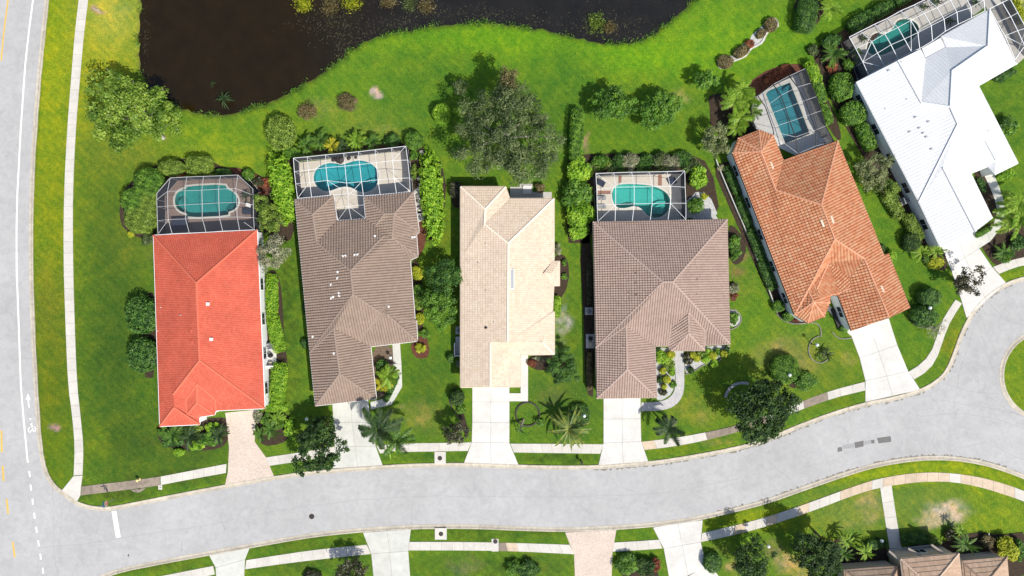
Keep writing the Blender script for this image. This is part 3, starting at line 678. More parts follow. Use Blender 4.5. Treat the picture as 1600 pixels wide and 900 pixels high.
strip('sidewalk', [(1097,833),(1150,820.5),(1200,807.5),(1267,784.5),(1333,760),(1373,747.5),(1417,740),(1453,737.5),(1500,740),(1550,749.5),(1600,766.5),(1650,788)],
      [(1095,847),(1150,835.5),(1200,822),(1267,799.5),(1333,774),(1373,762),(1417,755),(1453,752),(1495,753.5),(1540,763),(1600,783),(1650,805)], C, step=1.75,
      pick={**{k: CR for k in range(3, 12, 3)}, **{k: CR for k in (13, 14, 15, 17, 18, 19, 20, 21, 22, 24, 25, 26, 27, 28, 30, 31, 32)}})
strip('garden_path', [(1375,762),(1382,808),(1390,857)], [(1393,758),(1400,806),(1409,856)], C, step=2.4)
# drives
def drive(name, L, R, mat, across=2, base=True):
    return cells(name, G(L), G(R), mat, across, .03, gap=.022)
o = MB(); o.slab(G([(352,645),(402,640),(399,660),(398,690),(416,715),(428,744),(352,757),(356,738),(358,700),(354,660)]), -.06, .03); tag(o.obj('driveway', M['paver_pink']), kind='structure')
drive('driveway', [(519,628),(521,660),(523,698),(520,732)], [(575,622),(579,660),(587,697),(598,727)], CG)
drive('driveway', [(738,598),(738,628),(738,660),(737,691),(725,723)], [(796,598),(796,628),(796,660),(796,692),(810,726)], CB)
drive('driveway', [(943,618),(943,655),(943,692),(935,727)], [(1001,616),(1001,654),(1002,690),(1013,721)], CB)
drive('driveway', [(1325,512),(1343,559),(1352,595),(1352,628)], [(1387,492),(1402,539),(1419,580),(1438,609)], CB)
drive('driveway', [(1468,378),(1484,417),(1498,456),(1510,497)], [(1524,362),(1530,388),(1550,417),(1572,442)], CB)
drive('driveway', [(327,868),(337,887),(338,915)], [(390,856.5),(383,874),(381,915)], CG, 1)
drive('driveway', [(567,832),(580,865),(585,915)], [(642,827),(638,861),(642,915)], CG)
o = MB(); o.slab(G([(883,832),(963,828),(957,863),(955,920),(899,920),(897,867)]), -.06, .03); tag(o.obj('driveway', M['paver_pink']), kind='structure')
drive('driveway', [(1020,824),(1037,857),(1047,912)], [(1098,812.5),(1095,847),(1104,886)], CB)
b = MB(); b.slab(G([(1104,884),(1118,894),(1135,915),(1050,915)]), -.06, .026); tag(b.obj('driveway_apron', CB), kind='structure')
# front walks
strip('front_walk', [(579,640),(597,638.5),(612,633),(624,623),(629,608),(628,585),(627,560),(625,536)], [(579,628),(594,627.5),(606,622),(614,612),(617,600),(616,580),(614,560),(613,538)][:8], CG, step=3.2)
b = MB(); b.slab(G([(813.5,552),(825,552),(825,627),(796,627),(796,614.5),(813.5,614.5)]), -.06, .026); tag(b.obj('front_walk', CB), kind='structure')
o = MB(); P1 = smooth_line(G([(1002,642.5),(1033,641.5),(1050,637),(1062,627),(1068.5,613),(1069.5,590),(1068,546)]), 2); P2 = smooth_line(G([(1002,629),(1028,628),(1043,624),(1052,615),(1055.5,603),(1055.5,580),(1053,546)]), 2)
o.slab(list(P1) + list(P2)[::-1], -.06, .03); tag(o.obj('front_walk', M['paver_white']), kind='structure')
strip('front_walk', [(1291,482),(1289,496),(1293,508),(1301,520),(1311,527),(1329,525)], [(1297,478),(1298,488),(1301,500),(1306,509),(1314,514),(1329,516)], CB, step=5)
strip('front_walk', [(1527,390),(1538,385),(1551,374),(1563,358),(1568,345),(1571,334)], [(1524,373),(1532,369),(1543,362),(1551,352),(1556,343),(1558,330)], CG, step=2.4)
strip('front_walk', [(1571,330),(1568,312),(1563,296),(1555,277),(1545,258)], [(1558,330),(1555,314),(1550,300),(1541,282),(1533,262)], CG, step=2.2)
# ---------------------------------------------------------------- planting beds
def bed(pts, mat='mulch', z=.016, name='mulch_bed', it=2):
    P = smooth_line(G(pts), it, True); P = [p + Vector((random.uniform(-.05, .05), random.uniform(-.05, .05))) for p in P]
    b = MB(); b.sheet(P, z); return tag(b.obj(name, M[mat]), kind='structure')
bed([(238,380),(190,360),(185,320),(200,285),(245,255),(320,243),(345,262),(375,262),(410,275),(425,285),(422,250),(440,240),(462,242),(462,345),(455,380),(430,372),(405,360),(402,300),(360,268),(262,274),(242,300),(245,368)])
bed([(335,262),(380,263),(420,282),(423,300),(405,312),(396,290),(372,270)], 'mulch_red', .020)
bed([(458,238),(640,222),(662,225),(662,235),(700,262),(690,372),(655,378),(646,300),(634,226),(458,246)], it=1)
bed([(640,345),(662,340),(668,375),(655,402),(646,405)], 'mulch_red', .020)
bed([(641,405),(655,405),(662,470),(662,520),(650,520)])
bed([(650,530),(664,520),(672,545),(668,560),(648,560),(640,540)], 'mulch_red', .020)
bed([(578,542),(612,538),(615,560),(612,605),(600,622),(588,622)], 'mulch_light')
bed([(412,420),(440,425),(444,540),(450,565),(446,640),(412,640)])
bed([(400,642),(452,642),(456,680),(440,694),(412,698),(400,680)], it=1)
bed([(246,662),(350,650),(358,660),(356,700),(300,706),(262,700),(245,685)])
bed([(704,290),(712,282),(722,285),(722,325),(706,325)], 'mulch')
bed([(1119,100),(1122,88),(1134,86),(1144,88),(1152,80),(1158,70),(1170,66),(1176,52),(1186,46),(1196,36),(1204,26),(1216,30),(1218,42),(1206,48),(1198,54),(1194,66),(1184,73),(1174,77),(1167,89),(1152,95),(1140,98),(1136,108),(1126,108)], 'gravel', .018, 'gravel_bed')
bed([(864,400),(880,396),(890,412),(888,445),(878,466),(862,470)], 'mulch')
bed([(826,553),(868,552),(880,560),(860,580),(826,576)], 'mulch')
bed([(884,380),(886,260),(890,245),(925,240),(1075,240),(1110,255),(1128,345),(1070,350),(1070,265),(930,268),(926,380),(905,380)], it=1)
bed([(1080,300),(1106,300),(1126,344),(1072,345)], 'gravel', .021, 'gravel_bed', 1)
bed([(905,380),(926,360),(930,622),(915,615),(912,480)], it=1)
bed([(1136,350),(1150,355),(1168,380),(1160,412),(1140,415)])
bed([(1138,440),(1150,440),(1152,470),(1140,472)], 'mulch_red')
bed([(1139,482),(1152,484),(1160,496),(1157,508),(1140,512)], 'gravel', .018, 'gravel_bed')
bed([(1024,542),(1053,545),(1055,600),(1050,615),(1035,625),(1024,625)], 'gravel', .018, 'gravel_bed', 1)
bed([(1069,546),(1140,538),(1140,550),(1118,562),(1098,572),(1082,582),(1070,584)], 'gravel', .018, 'gravel_bed', 1)
bed([(1118,262),(1125,255),(1150,250),(1246,495),(1262,505),(1240,508),(1225,500),(1213,488),(1205,470),(1120,280)], it=1)
bed([(1165,150),(1170,128),(1200,108),(1240,98),(1258,104),(1262,112),(1210,128),(1180,152)], 'mulch_red', .02)
bed([(1105,150),(1125,145),(1160,150),(1184,160),(1175,210),(1150,222),(1110,205),(1110,170)])
bed([(1250,100),(1268,96),(1320,215),(1304,222)])
bed([(1270,95),(1280,70),(1320,45),(1430,-20),(1460,-30),(1470,0),(1350,62),(1360,120),(1440,320),(1480,400),(1480,425),(1450,418),(1420,370),(1380,300),(1340,230),(1310,180),(1285,130)], it=1)
bed([(1240,0),(1262,-5),(1290,5),(1285,25),(1270,48),(1252,50),(1243,30)])
bed([(1530,380),(1553,372),(1568,350),(1575,340),(1600,330),(1640,330),(1640,400),(1575,410),(1560,416),(1548,408)], it=1)
bed([(1517,272),(1536,264),(1552,300),(1560,335),(1551,342)], it=1)
bed([(1524,365),(1552,345),(1554,352),(1530,372)], it=1)
bed([(1438,472),(1450,470),(1456,486),(1444,500),(1434,496)])
bed([(1330,860),(1380,848),(1388,862),(1388,900),(1320,890),(1300,880),(1300,840),(1335,840)], it=1)
bed([(1412,845),(1470,850),(1520,830),(1560,836),(1610,830),(1610,915),(1412,915)], it=1)
bed([(1236,590),(1246,584),(1252,592),(1246,606),(1232,606)])
bed([(975,880),(1020,875),(1030,900),(1030,915),(970,915)], it=1)
bed([(222,460),(245,455),(245,590),(222,590)], it=1)
bed([(706,614),(714,610),(724,640),(734,680),(726,682),(714,640)])
# ================================================================ houses
PITCH = .42
def tile_roof(mb, pts, tris, P=.35, Cc=.36, amp=.06, lip=.035, kind='barrel', zoff=.03):
    """covers one roof slope (plan triangles of pts) with real courses of tiles; pts are 3D"""
    nrm = Vector((0, 0, 0))
    for t in tris:
        c = (pts[t[1]] - pts[t[0]]).cross(pts[t[2]] - pts[t[0]]); nrm += c if c.z > 0 else -c
    nrm.normalize(); g = Vector((nrm.x, nrm.y))
    if g.length < 1e-3: g = Vector((0, -1))
    g.normalize(); u = Vector((-g.y, g.x))          # g runs down the slope, u along the eave
    if kind == 'barrel': us = [0, .22, .5, .78, 1.0]; hs = [0, .85, 1.0, .35, 0]
    elif kind == 'flat': us = [0, .86, .94, 1.0]; hs = [1, 1, 0, .9]
    elif kind == 'seam': us = [0, .90, .93, .97, 1.0]; hs = [0, 0, 1, 1, 0]
    elif kind == 'shingle': us = [0, 1.0]; hs = [0, 0]
    vs = [0, .93, 1.0] if Cc < 50 else [0, 1.0]
    for t in tris:
        A, B, D = [pts[i] for i in t]
        n3 = (B - A).cross(D - A)
        if n3.length < 1e-4: continue
        if n3.z < 0: B, D = D, B; n3 = -n3
        if n3.z < 1e-5: continue
        T2 = np.array([[p.x * u.x + p.y * u.y, p.x * g.x + p.y * g.y] for p in (A, B, D)])
        det = (T2[1, 0] - T2[0, 0]) * (T2[2, 1] - T2[0, 1]) - (T2[1, 1] - T2[0, 1]) * (T2[2, 0] - T2[0, 0])
        if det < 0: T2 = T2[[0, 2, 1]]
        cu0, cu1 = math.floor(T2[:, 0].min() / P), math.ceil(T2[:, 0].max() / P)
        cv0, cv1 = math.floor(T2[:, 1].min() / Cc), math.ceil(T2[:, 1].max() / Cc)
        def lift(U, V, Hh):
            x = U * u.x + V * g.x; y = U * u.y + V * g.y
            z = A.z - (n3.x * (x - A.x) + n3.y * (y - A.y)) / n3.z
            return x, y, z + Hh + zoff
        cu, cv = np.meshgrid(np.arange(cu0, cu1), np.arange(cv0, cv1)); cu = cu.ravel(); cv = cv.ravel()
        hsh = .5 + .65 * ((np.abs(np.sin(cu * 127.1 + cv * 311.7 + g.x * 41) * 43758.5453) % 1.0) - .5)
        for a in range(len(us) - 1):
            for bb in range(len(vs) - 1):
                u0, u1 = (cu + us[a]) * P, (cu + us[a + 1]) * P; v0, v1 = (cv + vs[bb]) * Cc, (cv + vs[bb + 1]) * Cc
                if Cc < 50:
                    w0 = lip * (vs[bb] / .93) if bb == 0 else lip; w1 = lip if bb == 0 else 0.0
                else: w0 = w1 = 0
                h0, h1 = hs[a] * amp, hs[a + 1] * amp
                Q = np.stack([np.stack([u0, v0], -1), np.stack([u1, v0], -1), np.stack([u1, v1], -1), np.stack([u0, v1], -1)], 1)
                HQ = np.array([h0 + w0, h1 + w0, h1 + w1, h0 + w1])
                side = np.ones(Q.shape[:2] + (3,))
                for e in range(3):
                    p, q = T2[e], T2[(e + 1) % 3]
                    side[..., e] = (q[0] - p[0]) * (Q[..., 1] - p[1]) - (q[1] - p[1]) * (Q[..., 0] - p[0])
                inside = (side >= -1e-7).all(-1).all(-1); out = (side < 0).all(1).any(-1)
                qi = Q[inside]
                x, y, z = lift(qi[..., 0], qi[..., 1], HQ[None, :]); R = np.stack([x, y, z], -1)
                if (u.x * g.y - u.y * g.x) < 0: R = R[:, ::-1]
                mb.quads(R, hsh[inside])
                for k in np.nonzero(~inside & ~out)[0]:
                    poly = [(Q[k, j, 0], Q[k, j, 1], HQ[j]) for j in range(4)]
                    for e in range(3):
                        p, q = T2[e], T2[(e + 1) % 3]; res = []
                        for j in range(len(poly)):
                            c0, c1 = poly[j], poly[(j + 1) % len(poly)]
                            s0 = (q[0] - p[0]) * (c0[1] - p[1]) - (q[1] - p[1]) * (c0[0] - p[0]); s1 = (q[0] - p[0]) * (c1[1] - p[1]) - (q[1] - p[1]) * (c1[0] - p[0])
                            if s0 >= 0: res.append(c0)
                            if (s0 >= 0) != (s1 >= 0):
                                f = s0 / (s0 - s1); res.append(tuple(c0[i] + f * (c1[i] - c0[i]) for i in range(3)))
                        poly = res
                        if len(poly) < 3: break
                    if len(poly) >= 3:
                        R = [lift(c[0], c[1], c[2]) for c in poly]
                        if area2(R) < 0: R = R[::-1]
                        if abs(area2(R)) > 1e-5: mb.poly(R, float(hsh[k]))
win_me = {}
def window_meshes(w_, h_):
    k = (w_, h_)
    if k not in win_me:
        b = MB(); t = .07
        for x, z, sx, sz in ((0, -h_ / 2 - t, w_ + 2 * t, t), (0, h_ / 2, w_ + 2 * t, t)): b.box((x, .0, z), sx, .1, sz)
        for x in (-w_ / 2 - t / 2, w_ / 2 + t / 2, 0): b.box((x, 0, -h_ / 2), t if x else .04, .09, h_)
        o = b.obj('tmp', M['white_paint']); f = o.data; bpy.data.objects.remove(o)
        b = MB(); b.box((0, 0, -h_ / 2), w_, .03, h_); o = b.obj('tmp', M['glass_dark']); g = o.data; bpy.data.objects.remove(o)
        win_me[k] = (f, g)
    return win_me[k]
def house(label, verts, faces, outline, mat, wallmat, tile=dict(), eave=3.0, pitch=PITCH, gutter='white_paint', gut_w=.10, caps=True, capmat=None,
          garage=None, skip_win=(), gables=(), inset_d=.5, name='house', deckmat=None, group='houses along the curving street'):
    e = {}
    for k, v in verts.items():
        e[k] = [v[0], v[1], None if len(v) == 2 else (eave if v[2] == 'e' else v[2])]
    planes = []
    for f in faces:
        a, b_ = f[0], f[1]
        if len(verts[a]) == 3 and len(verts[b_]) == 3 and abs(e[a][2] - e[b_][2]) < 1e-6 :
            A, B = W(*e[a]), W(*e[b_]); cx = sum((W(e[k][0], e[k][1], eave).xy for k in f), Vector((0, 0))) / len(f)
            d = (B.xy - A.xy).normalized(); n_ = Vector((-d.y, d.x))
            if (cx - A.xy).dot(n_) < 0: n_ = -n_
            planes.append((f, A, n_))
    for k, v in e.items():
        if v[2] is None:
            hs = []
            for f, A, n_ in planes:
                if k in f:
                    q = W(v[0], v[1], 0).xy
                    hs.append((A.z + pitch * ((q - A.xy).dot(n_))) / (1 + pitch * q.dot(n_) / H))
            v[2] = max(eave + .05, sum(hs) / len(hs)) if hs else eave + .8
    V3 = {k: W(*v) for k, v in e.items()}
    c = sum((V3[k] for k in outline), Vector((0, 0, 0))) / len(outline)
    root = thing(name, (c.x, c.y, 0), label, 'house', group)
    # walls
    ol = [V3[k] for k in outline]; wl = inset([(p.x, p.y) for p in ol], inset_d)
    if area2(wl) < 0: wl = wl[::-1]; ring_names = outline[::-1]
    else: ring_names = outline
    b = MB()
    for i in range(len(wl)):
        a, d = wl[i], wl[(i + 1) % len(wl)]; b.poly([(*a, -.1), (*d, -.1), (*d, eave - .12), (*a, eave - .12)])
    for gb in gables: b.poly([W(*p) for p in gb])
    b.obj('wall', M[wallmat], root)
    # windows and garage door
    for i in range(len(wl)):
        a, d = Vector(wl[i]), Vector(wl[(i + 1) % len(wl)]); L = (d - a).length; key = (ring_names[i], ring_names[(i + 1) % len(wl)])
        dd = (d - a).normalized(); nn = Vector((dd.y, -dd.x)); ang = math.atan2(dd.y, dd.x)
        if garage and set(key) == set(garage):
            mid = (a + d) / 2; gw = min(L - 1.4, 4.9)
            bb = MB(); bb.box((mid.x + nn.x * .04, mid.y + nn.y * .04, 0), gw, .08, 2.2, ang); gd = bb.obj('garage_door', M['white_paint'], root)
            for r in range(4):
                bb = MB(); bb.box((mid.x + nn.x * .09, mid.y + nn.y * .09, .05 + r * .54), gw - .1, .04, .48, ang); bb.obj('door_panel', M['white_paint'], gd)
            continue
        if L < 3 or i in skip_win: continue
        nwin = max(1, int(L // 4.5))
        for k in range(nwin):
            p = a + dd * L * (k + .5) / nwin + nn * .03; fme, gme = window_meshes(1.7, 1.3)
            o = link('window', fme, root); o.location = Vector((p.x, p.y, 1.5)) - LOC[root.name]; o.rotation_euler = (0, 0, ang)
            g = link('pane', gme, o)
    # roof deck, fascia, gutter
    b = MB(); alltris = []
    for f in faces:
        pts = [V3[k] for k in f]
        if area2([(p.x, p.y) for p in pts]) < 0: pts = pts[::-1]
        tris = tessellate_polygon([[Vector((p.x, p.y, 0)) for p in pts]]); alltris.append((pts, tris))
        for t in tris:
            tr = [pts[i] - Vector((0, 0, .02)) for i in t]
            if (tr[1] - tr[0]).cross(tr[2] - tr[0]).z < 0: tr = tr[::-1]
            b.poly(tr)
    roof = b.obj('roof', M[deckmat or mat], root)
    sof = MB(); ring = [(V3[k].x, V3[k].y, V3[k].z) for k in ring_names]
    for i in range(len(ring)):
        A, B = ring[i], ring[(i + 1) % len(ring)]
        sof.poly([(A[0], A[1], A[2] - .22), (B[0], B[1], B[2] - .22), (B[0], B[1], B[2] + .0), (A[0], A[1], A[2] + .0)])
    lo = min(p[2] for p in ring); sof.sheet([(p[0], p[1]) for p in ring], lo - .2)
    sof.obj('soffit', M[gutter], roof)
    if gut_w:
        gt = MB()
        for i in range(len(ring)):
            A, B = Vector(ring[i]), Vector(ring[(i + 1) % len(ring)])
            if (B - A).length < .4 or abs(A.z - B.z) > .15: continue
            d = (B - A).normalized(); nn = Vector((d.y, -d.x, 0)) * (gut_w / 2 + .01)
            gt.beam(A + nn - Vector((0, 0, .05)), B + nn - Vector((0, 0, .05)), gut_w)
        gt.obj('gutter', M[gutter], roof)
    tl = MB()
    for pts, tris in alltris: tile_roof(tl, pts, tris, **tile)
    tag(tl.obj('roof_tiles' if tile.get('kind') != 'seam' else 'roof_panels', M[mat], roof), kind='stuff')
    # ridge and hip caps where two slopes meet convexly
    if caps:
        em = {}
        for fi, f in enumerate(faces):
            for i in range(len(f)): em.setdefault(frozenset((f[i], f[(i + 1) % len(f)])), []).append(fi)
        cp = MB()
        for ed, fl in em.items():
            if len(fl) != 2 or len(ed) != 2: continue
            a, d = [V3[k] for k in ed]
            if (a - d).length < .3: continue
            cents = []
            for fi in fl:
                pts, tris = alltris[fi]; n3 = Vector((0, 0, 0))
                for t in tris:
                    x = (pts[t[1]] - pts[t[0]]).cross(pts[t[2]] - pts[t[0]]); n3 += x if x.z > 0 else -x
                cents.append((sum(pts, Vector((0, 0, 0))) / len(pts), n3.normalized()))
            (c0, n0), (c1, n1) = cents; m = (a + d) / 2
            ed2 = Vector((-(d - a).y, (d - a).x)).normalized()
            if (c0.xy - m.xy).dot(ed2) < 0: (c0, n0), (c1, n1) = (c1, n1), (c0, n0)
            convex = Vector((n0.x, n0.y)).dot(ed2) - Vector((n1.x, n1.y)).dot(ed2) > .05
            if not convex: continue
            if a.z < d.z: a, d = d, a
            L = (a - d).length; nseg = max(1, int(L / .38)); dirn = (d - a).normalized(); sx = dirn.cross(Vector((0, 0, 1))).normalized()
            for k in range(nseg):
                p0 = a + dirn * (L * k / nseg); p1 = a + dirn * (L * (k + 1) / nseg + .03); r0, r1 = .13, .165; tt = random.random()
                pr = [(-1, -.02), (-.6, .75), (.6, .75), (1, -.02)]
                R0 = [p0 + sx * x * r0 + Vector((0, 0, y * r0 + .05)) for x, y in pr]; R1 = [p1 + sx * x * r1 + Vector((0, 0, y * r1 + .05)) for x, y in pr]
                for j in range(3): cp.poly([R0[j], R1[j], R1[j + 1], R0[j + 1]], tt)
                cp.poly([R1[0], R1[3], R1[2], R1[1]], tt)
        if cp.f: tag(cp.obj('ridge_caps', M[capmat or 'cap_' + mat.split('_')[1]], roof), kind='stuff')
    def surf(px, py):
        """height of the roof under a photo pixel"""
        for pts, tris in alltris:
            for t in tris:
                A, B, D = [pts[i] for i in t]
                n3 = (B - A).cross(D - A)
                if abs(n3.z) < 1e-6: continue
                q0 = Vector((0, 0, H)); q = W(px, py, 0); dr_ = (q - q0)
                den = n3.dot(dr_)
                if abs(den) < 1e-9: continue
                s_ = n3.dot(A - q0) / den; p = q0 + dr_ * s_
                def sg(a, b2): return (b2.x - a.x) * (p.y - a.y) - (b2.y - a.y) * (p.x - a.x)
                s3 = [sg(A, B), sg(B, D), sg(D, A)]
                if all(x >= -1e-6 for x in s3) or all(x <= 1e-6 for x in s3): return p, n3.normalized() * (1 if n3.z > 0 else -1)
        return W(px, py, eave + 1), Vector((0, 0, 1))
    return root, roof, surf
def vent(roof, surf, px, py, w_=.28, d_=.28, h_=.16, rz=0, mat='vent_white', name='roof_vent'):
    p, n_ = surf(px, py); b = MB(); b.box((p.x, p.y, p.z - .08), w_, d_, h_ + .14, rz); b.box((p.x, p.y, p.z + h_ + .06), w_ * 1.2, d_ * 1.2, .03, rz); b.obj(name, M[mat], roof)
def pipe(roof, surf, px, py, r=.07, h_=.35, mat='grey_metal'):
    p, n_ = surf(px, py); b = MB(); b.lathe((p.x, p.y, p.z - .05), [(r * 2.2, 0), (r * 2.0, .09), (r, .12), (r, h_), (r * .7, h_)], 8); b.obj('vent_pipe', M[mat], roof)

# ---- red house
v = dict(A=(240,368,'e'), B=(401.5,359.5,'e'), Cc=(413.5,638,'e'), D=(337.5,641.5,'e'), R1=(307,442), R2=(312,563), V1=(271,616), W2=(272,636.5), L=(250,666,'e'), Mm=(312,663,'e'),
         Gg=(311,651.5,'e'), E=(335,648,'e'), F=(292,648), V2=(291,625), Q1=(308,600), Q2=(308,629), X=(336,623))
f = [('A','B','R1'), ('B','Cc','R2','R1'), ('Cc','D','X','Q1','V2','V1','R2'), ('L','A','R1','R2','V1','W2'), ('L','Mm','W2'), ('Mm','Gg','F','V2','V1','W2'), ('V2','F','Q2','Q1'), ('Gg','E','Q2','F'), ('E','D','X','Q1','Q2')]
h1, r1, s1 = house('house with a bright coral red tiled roof beside the avenue', v, f, ['A','B','Cc','D','E','Gg','Mm','L'], 'tile_red', 'wall_white',
    dict(P=.27, Cc=.30, amp=.035, lip=.03, kind='barrel'), garage=('Cc','D'), gutter='white_paint', inset_d=.2)
for x, y in [(325.7,475),(331,530)]: vent(r1, s1, x, y, .4, .4, .2, mat='vent_white')
for x, y in [(323,460),(324,501),(325,541),(300,517),(301,535)]: vent(r1, s1, x, y, .3, .5, .02, mat='tile_red', name='patched_tile')
pipe(r1, s1, 283, 492, .09, .3)
for x, y in [(252,480),(247,517)]: pipe(r1, s1, x, y, .05, .3, 'white_paint')
# ---- brown house
v = dict(A=(461,312,'e'), B=(521,306,'e'), N1=(526.7,345,'e'), N2=(571.7,341.7,'e'), Cc=(569,307.5,'e'), D=(646.7,300,'e'), E=(655,362.5,'e'), E2=(650.5,366,'e'), E3=(653,401,'e'), E4=(641,406,'e'),
         E5=(648.3,498.5,'e'), E6=(650.7,501,'e'), F=(652,533,'e'), G=(579,541.5,'e'), Hh=(588,623,'e'), I=(493,634,'e'), J=(484.5,551,'e'),
         a1=(489,335), a2=(495,378.5), b1=(601,334), b2=(616,334), vv=(587,353), c1=(599,369), c2=(613,371), R1=(548,423), R2=(551.5,460), s1=(593,488), s2=(562,533), g1=(522,513), g2=(531,584),
         w1=(604,490.5), w2=(606,474), w3=(624,503))
f = [('A','B','a1'), ('B','N1','a2','a1'), ('J','A','a1','a2','R1','R2'), ('N1','N2','vv','c1','R1','a2'), ('Cc','N2','vv','b1'), ('Cc','D','b2','b1'), ('D','E','b2'), ('vv','b1','b2','c2','c1'),
     ('E','E2','E3','c2','b2'), ('E3','E4','c2'), ('E4','E5','w3','w1','w2','s1','R2','R1','c1','c2'), ('E6','F','w1','w3'), ('E5','E6','w3'), ('F','G','s2','w1'), ('s1','w2','w1','s2'), ('R2','s1','s2','g1','J'),
     ('G','Hh','g2','g1','s2'), ('Hh','I','g2'), ('I','J','g1','g2')]
h2, r2, s2 = house('taupe brown tiled house, second from the avenue, with a notched rear', v, f, ['A','B','N1','N2','Cc','D','E','E2','E3','E4','E5','E6','F','G','Hh','I','J'], 'tile_brown', 'wall_brown',
    dict(P=.40, Cc=.42, amp=.13, lip=.05), garage=('Hh','I'), gut_w=.08, gutter='vent_white')
for x, y in [(536,400.5),(540,400),(554.5,398.5),(559,398),(586,369),(528,425),(527.5,435),(517.5,445),(530,457.5),(530.5,462),(518,466),(521,464),(489,526),(522,552),(644.5,371),(648,370.5),(607.5,479)]:
    vent(r2, s2, x, y, .24, .28, .10)
# ---- cream house
v = dict(A=(720,292,'e'), B=(790,292,'e'), B2=(796,310.5,'e'), Cc=(865.5,310.5,'e'), D=(865.5,407.5,'e'), D1=(875,407.5,'e'), D2=(875,447,'e'), D3=(865,447.5,'e'), D4=(863,486,'e'), D5=(866,487,'e'), E=(866,553.5,'e'), F=(813,554.5,'e'), Gq=(813,604,'e'), Hh=(720,605,'e'),
         N1=(720,405,'e'), a1=(758,327), a2=(757,350), R1=(794,380), R2=(793,535), R3=(766,535,4.5), R4=(766,604.3,4.5), k0=(803,535,3.6), k1=(848,535), bay=(850,427), bb=(857,427))
f = [('A','B','a1'), ('B','B2','a2','a1'), ('B2','Cc','R1','a2'), ('Hh','N1','A','a1','a2','R1','R2','R3','R4'), ('Cc','D','D3','D4','D5','E','k1','R2','R1'), ('E','F','k0','k1'), ('F','Gq','R4','R3','k0')]
h3, r3, s3 = house('pale cream tiled house, third from the avenue, under the big grey tree', v, f, ['A','B','B2','Cc','D','D3','D4','D5','E','F','Gq','Hh','N1'], 'tile_cream', 'wall_cream',
    dict(P=.33, Cc=.40, amp=.035, lip=.04, kind='flat'), garage=('Gq','Hh'), gut_w=.10, gutter='wall_cream', pitch=.32)
b = MB()      # little hipped bay on the east side, and gable walls
P_ = {k: W(*v) for k, v in dict(a=(864,407.5,3.06), b=(875,407.5,3.0), c=(875,447,3.0), d=(864,447.5,3.06), m=(849,427,3.75), n=(862,427,3.6)).items()}
for q in (('b','c','n'), ('a','b','n','m'), ('c','d','m','n')):
    pp = [P_[k] for k in q]; b.poly(pp if area2(pp) > 0 else pp[::-1])
bay = b.obj('bay_roof', M['tile_cream'], h3)
tl = MB()
for q in (('b','c','n'), ('a','b','n','m'), ('c','d','m','n')):
    pp = [P_[k] for k in q]; pp = pp if area2(pp) > 0 else pp[::-1]
    tile_roof(tl, pp, tessellate_polygon([[Vector((p.x, p.y, 0)) for p in pp]]), P=.33, Cc=.40, amp=.035, lip=.04, kind='flat')
tag(tl.obj('roof_tiles', M['tile_cream'], bay), kind='stuff')
b = MB(); b.slab([W(864,409,3).xy, W(873,409,3).xy, W(873,445,3).xy, W(864,445,3).xy], 0, 2.9); b.obj('bay_wall', M['wall_cream'], h3)
b = MB(); rr = [W(*e_) for e_ in ((766,535,4.45),(793.4,535,5.35),(848,535,3.6),(803,535,3.55))]; b.poly(rr); b.poly([W(720.5,605.2,3), W(813,604.3,3), W(766,604.5,4.5)]); b.obj('gable', M['wall_cream'], h3)
b = MB(); p, _ = s3(800.5, 436); b.box((p.x, p.y, p.z - .1), .55, 3.0, .28); sk = b.obj('skylight', M['white_paint'], r3); b = MB(); b.box((p.x, p.y, p.z + .18), .42, 2.8, .02); b.obj('skylight_pane', M['grey_metal'], sk)
for x, y, r_ in [(760,512,.16),(760,454,.07),(772,504,.07),(759,381,.08),(747,411,.08),(729,406,.05),(771,337,.05),(846,534,.07),(857,450,.06)]: pipe(r3, s3, x, y, r_, .3, 'dark_metal' if r_ > .1 else 'grey_metal')
# ---- pink brown house
v = dict(A=(926.7,346.7,'e'), B=(1136,342.7,'e'), Cc=(1140.5,537.5,'e'), D=(1101,539.5,'e'), D2=(1101,547.5,'e'), E=(1049,548,'e'), E2=(1043.5,540.5,'e'), F=(1023.5,541,'e'), Gq=(1026,621,'e'), Hh=(932.5,622.5,'e'), I=(931,543,'e'),
         R1=(1035.5,440.5), R2=(1051,440.5), g1=(978,509), g2=(980,577.5), q1=(1075.5,488,4.85), q2=(1076,521.5,4.7), x1=(1101,516), x2=(1047,515.5))
f = [('A','B','R2','R1'), ('I','A','R1'), ('B','Cc','R2'), ('I','R1','R2','Cc','D','x1','q1','x2','E2','F','g1'), ('F','Gq','g2','g1'), ('Gq','Hh','g2'), ('Hh','I','g1','g2'), ('E','D2','q2'), ('D2','D','x1','q1','q2'), ('E','q2','q1','x2','E2')]
f[3] = ('F','E2','x2','q1','x1','D','Cc','R2','R1','I','g1')
h4, r4, s4 = house('broad house with a pinkish brown gridded tile roof and one large hip', v, f, ['A','B','Cc','D','D2','E','E2','F','Gq','Hh','I'], 'tile_pink', 'wall_tan',
    dict(P=.37, Cc=.37, amp=.10, lip=.09), garage=('Gq','Hh'), gut_w=.07, gutter='wall_tan')
for x, y, w_, d_ in [(995,427,.4,.2),(995,442,.4,.2),(995,460,.4,.25),(982,457,.2,.2),(983,466,.15,.3),(975,540,.4,.15),(971,549,.2,.2),(972,569,.4,.15),(1087,418,.25,.15),(1088,436,.25,.3),(1088,459,.25,.15),(1112,422,.1,.1)]:
    vent(r4, s4, x, y, w_, d_, .04, mat='wood', name='slipped_tile')
